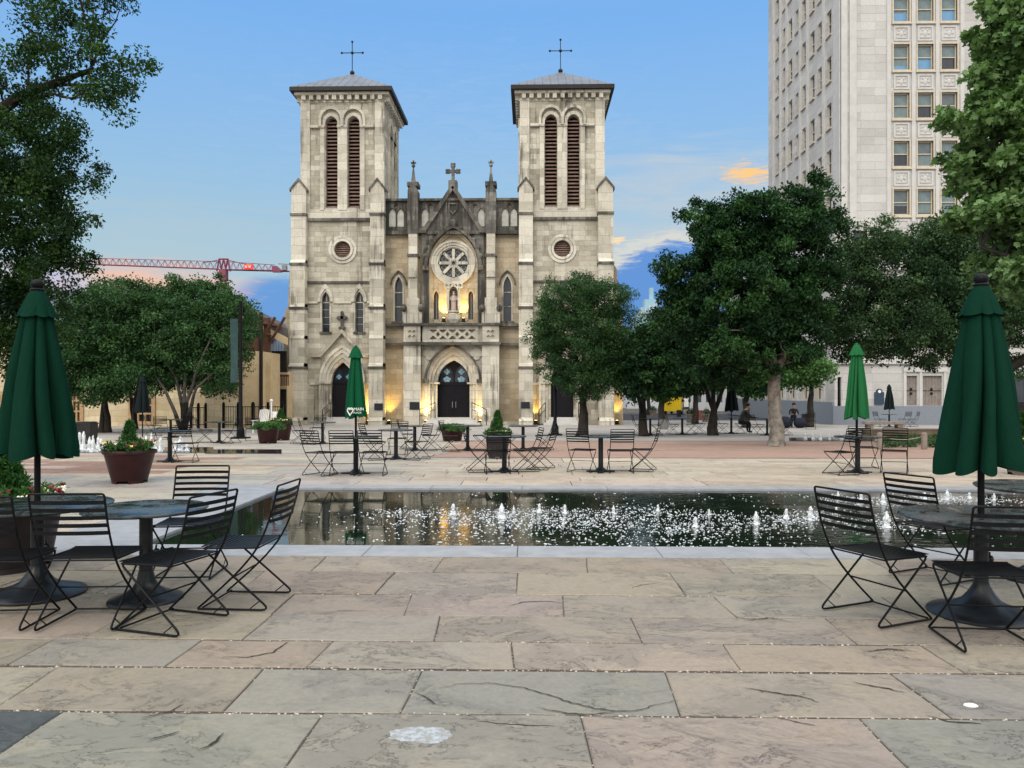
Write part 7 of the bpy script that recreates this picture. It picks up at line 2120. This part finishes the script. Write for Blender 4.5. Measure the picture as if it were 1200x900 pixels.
o = obj('ground_cover', leaves_mesh('ground_cover', np.array(cl), 60, .1, .09, [(.03, .07, .03), (.05, .10, .04), (.07, .12, .06)], 9), None)
tag(o, 'low green ground cover in the planting bed on the right', 'ground cover', kind='stuff')

# white folding chair with slatted back by the fence
q = gpos(306, 507); t = thing('deck_chair', 'white slatted wooden chair standing before the iron fence', 'chair', q, R(170))
mb = MB()
for i in range(6): mb.obox((-.22 + i * .088, -.26, .72), Vector((1, 0, 0)), Vector((0, .97, .24)), Vector((0, -.24, .97)), .032, .01, .36 + .05 * math.sin(math.pi * i / 5))
obj('backrest', mb, M['white_paint'], t, local=True)
mb = MB()
for i in range(6): mb.box(-.26, .26, -.2 + i * .085, -.135 + i * .085, .36, .38)
obj('seat', mb, M['white_paint'], t, local=True)
for sx in (-.27, .27):
    obj('leg', MB().box(sx - .03, sx + .03, .22, .28, 0, .56), M['white_paint'], t, local=True); obj('leg', MB().obox((sx, -.2, .28), Vector((1, 0, 0)), Vector((0, .95, -.3)), Vector((0, .3, .95)), .03, .03, .29), M['white_paint'], t, local=True)
    obj('armrest', MB().box(sx - .06, sx + .06, -.28, .32, .562, .59), M['white_paint'], t, local=True)
# menu / sign post beside it
q = gpos(318, 507); t = thing('sign_post', 'white low sign on a post right of the white slatted chair', 'sign', q)
obj('post', MB().tube([(0, 0, 0), (0, 0, 1.5)], .04, 6).ball((0, 0, 1.52), .08), M['white_paint'], t, local=True)
obj('board', MB().box(.06, .5, -.03, .03, .55, 1.0), M['white_paint'], t, local=True)

# yellow van in the side street
q = W(793, 458, 78); q.z = gz(78) + .01
t = thing('parked_van', 'yellow van parked in the side street beyond the trees', 'van', q, R(68))
mb = MB().plate([(-2.3, .35), (2.2, .35), (2.3, .9), (2.1, 1.05), (1.6, 1.15), (1.2, 1.85), (.9, 1.95), (-2.2, 1.95), (-2.3, 1.7)], [], -.9, .9)
obj('body', mb, M['yellow_paint'], t, local=True)
obj('window', MB().plate([(1.5, 1.18), (1.15, 1.78), (.3, 1.78), (.3, 1.18)], [], -.91, -.902).plate([(.1, 1.18), (.1, 1.78), (-.9, 1.78), (-.9, 1.18)], [], -.91, -.902), M['glass_dark'], t, local=True)
obj('roof_panel', MB().box(-2.1, .8, -.85, .85, 1.952, 2.25), M['white_paint'], t, local=True)
for x in (-1.5, 1.5):
    for y in (-.82, .82):
        w_ = obj('wheel', MB().plate(circ(x, .34, .34, 20), [], y - .1, y + .1), M['bin'], t, local=True)
        obj('rim', MB().plate(circ(x, .34, .2, 14), [], y - .105, y + .105), M['grey_box'], w_, local=True)
q = W(804, 458, 58); q.z = gz(58)
t = thing('street_sign', 'blue and white street sign on a grey post right of the yellow van', 'sign', q)
obj('post', MB().tube([(0, 0, 0), (0, 0, 2.0)], .04, 6), M['grey_box'], t, local=True)
obj('panel', MB().box(-.25, .25, -.05, -.041, .9, 1.9), M['sign_blue'], t, local=True); obj('sheet', MB().box(-.18, .18, -.06, -.051, 1.1, 1.8), M['white_paint'], t, local=True)

# ------------------------------------------------------------------ two people sitting in the shade
def skin_body(joints, bones, rad, name):
    me = bpy.data.meshes.new(name); me.from_pydata(joints, bones, []); me.update()
    o = bpy.data.objects.new(name, me); COL.objects.link(o)
    sk = o.modifiers.new('skin', 'SKIN'); sk.use_smooth_shade = True
    o.modifiers.new('sub', 'SUBSURF').levels = 1
    for i, v in enumerate(me.skin_vertices[0].data):
        v.radius = (rad[i], rad[i]); v.use_root = (i == 0)
    bpy.context.view_layer.update()
    out = bpy.data.meshes.new_from_object(o.evaluated_get(bpy.context.evaluated_depsgraph_get()))
    bpy.data.objects.remove(o); return out
def sitting_person(pos, rot, label, shirt, trousers, lean):
    t = thing('person', label, 'person', pos, rot)
    J = [(0, -.05, .50), (0, -.02 + lean * .3, .70), (0, .02 + lean * .7, .92), (0, .05 + lean, 1.05), (0, .07 + lean * 1.15, 1.14), (0, .08 + lean * 1.3, 1.24), (0, .09 + lean * 1.35, 1.32)]
    rd = [.15, .14, .15, .10, .055, .095, .085]; b_ = [(i, i + 1) for i in range(6)]
    def add(p, r_, par): J.append(p); rd.append(r_); b_.append((par, len(J) - 1)); return len(J) - 1
    for s in (-1, 1):
        h = add((s * .10, .0, .49), .10, 0); k = add((s * .12, .40, .50), .07, h); a = add((s * .12, .38, .10), .048, k); add((s * .13, .52, .05), .045, a)
        sh = add((s * .19, .04 + lean * .8, 1.0), .065, 3); e = add((s * .24, .18 + lean * .9, .78), .045, sh); w_ = add((s * .12, .38 + lean * .6, .78), .034, e); hd = add((s * .09, .45 + lean * .6, .79), .03, w_)
        for f in range(4): add((s * .09 + (f - 1.5) * .018, .53 + lean * .6, .78 - .01 * abs(f - 1.5)), .009, hd)
        add((s * .05, .48 + lean * .6, .80), .011, hd)
    me = skin_body(J, b_, rd, 'person_body')
    me.materials.clear()
    for m_ in (M['skin'], shirt, trousers, M['bin']): me.materials.append(m_)
    zc = 1.10
    for p in me.polygons:
        c = p.center
        mi = 0
        if c.z < .13: mi = 3
        elif c.z < .58 and not (c.y > .30 + lean * .6 and c.z > .7): mi = 2
        elif c.z < 1.10 and not (c.y > .33 + lean * .6 and c.z > .70): mi = 1
        p.material_index = mi
    obj('body', me, None, t)
    hy = .09 + lean * 1.33
    hair = MB().ball((0, hy - .035, 1.345), .105, .10, .10, 12, 8); obj('hair', hair, M['hair'], t, smooth=True, local=True)
    f = MB().ball((-.035, hy + .085, 1.295), .011).ball((.035, hy + .085, 1.295), .011); obj('eyes', f, M['hair'], t, local=True)
    return t
q = gpos(868, 507.5); sitting_person((q.x, q.y, q.z), R(-80), 'person in dark grey sitting and leaning forward at the table under the black umbrella', M['cloth_grey'], M['cloth_black'], .22)
q = gpos(930, 501); sitting_person((q.x, q.y, q.z), R(165), 'person in navy hooded clothes sitting low by the black litter bin', M['cloth_navy'], M['cloth_navy'], .12)
q = gpos(930, 501.5); t = thing('cloth_bundle', 'dark navy heap of cloth and bags beside the sitting person in navy', 'bundle', q)
obj('bag', MB().ball((-.45, .1, .32), .42, .3, .34, 12, 8).ball((.4, .1, .28), .38, .3, .3, 12, 8), M['cloth_navy'], t, smooth=True, local=True)
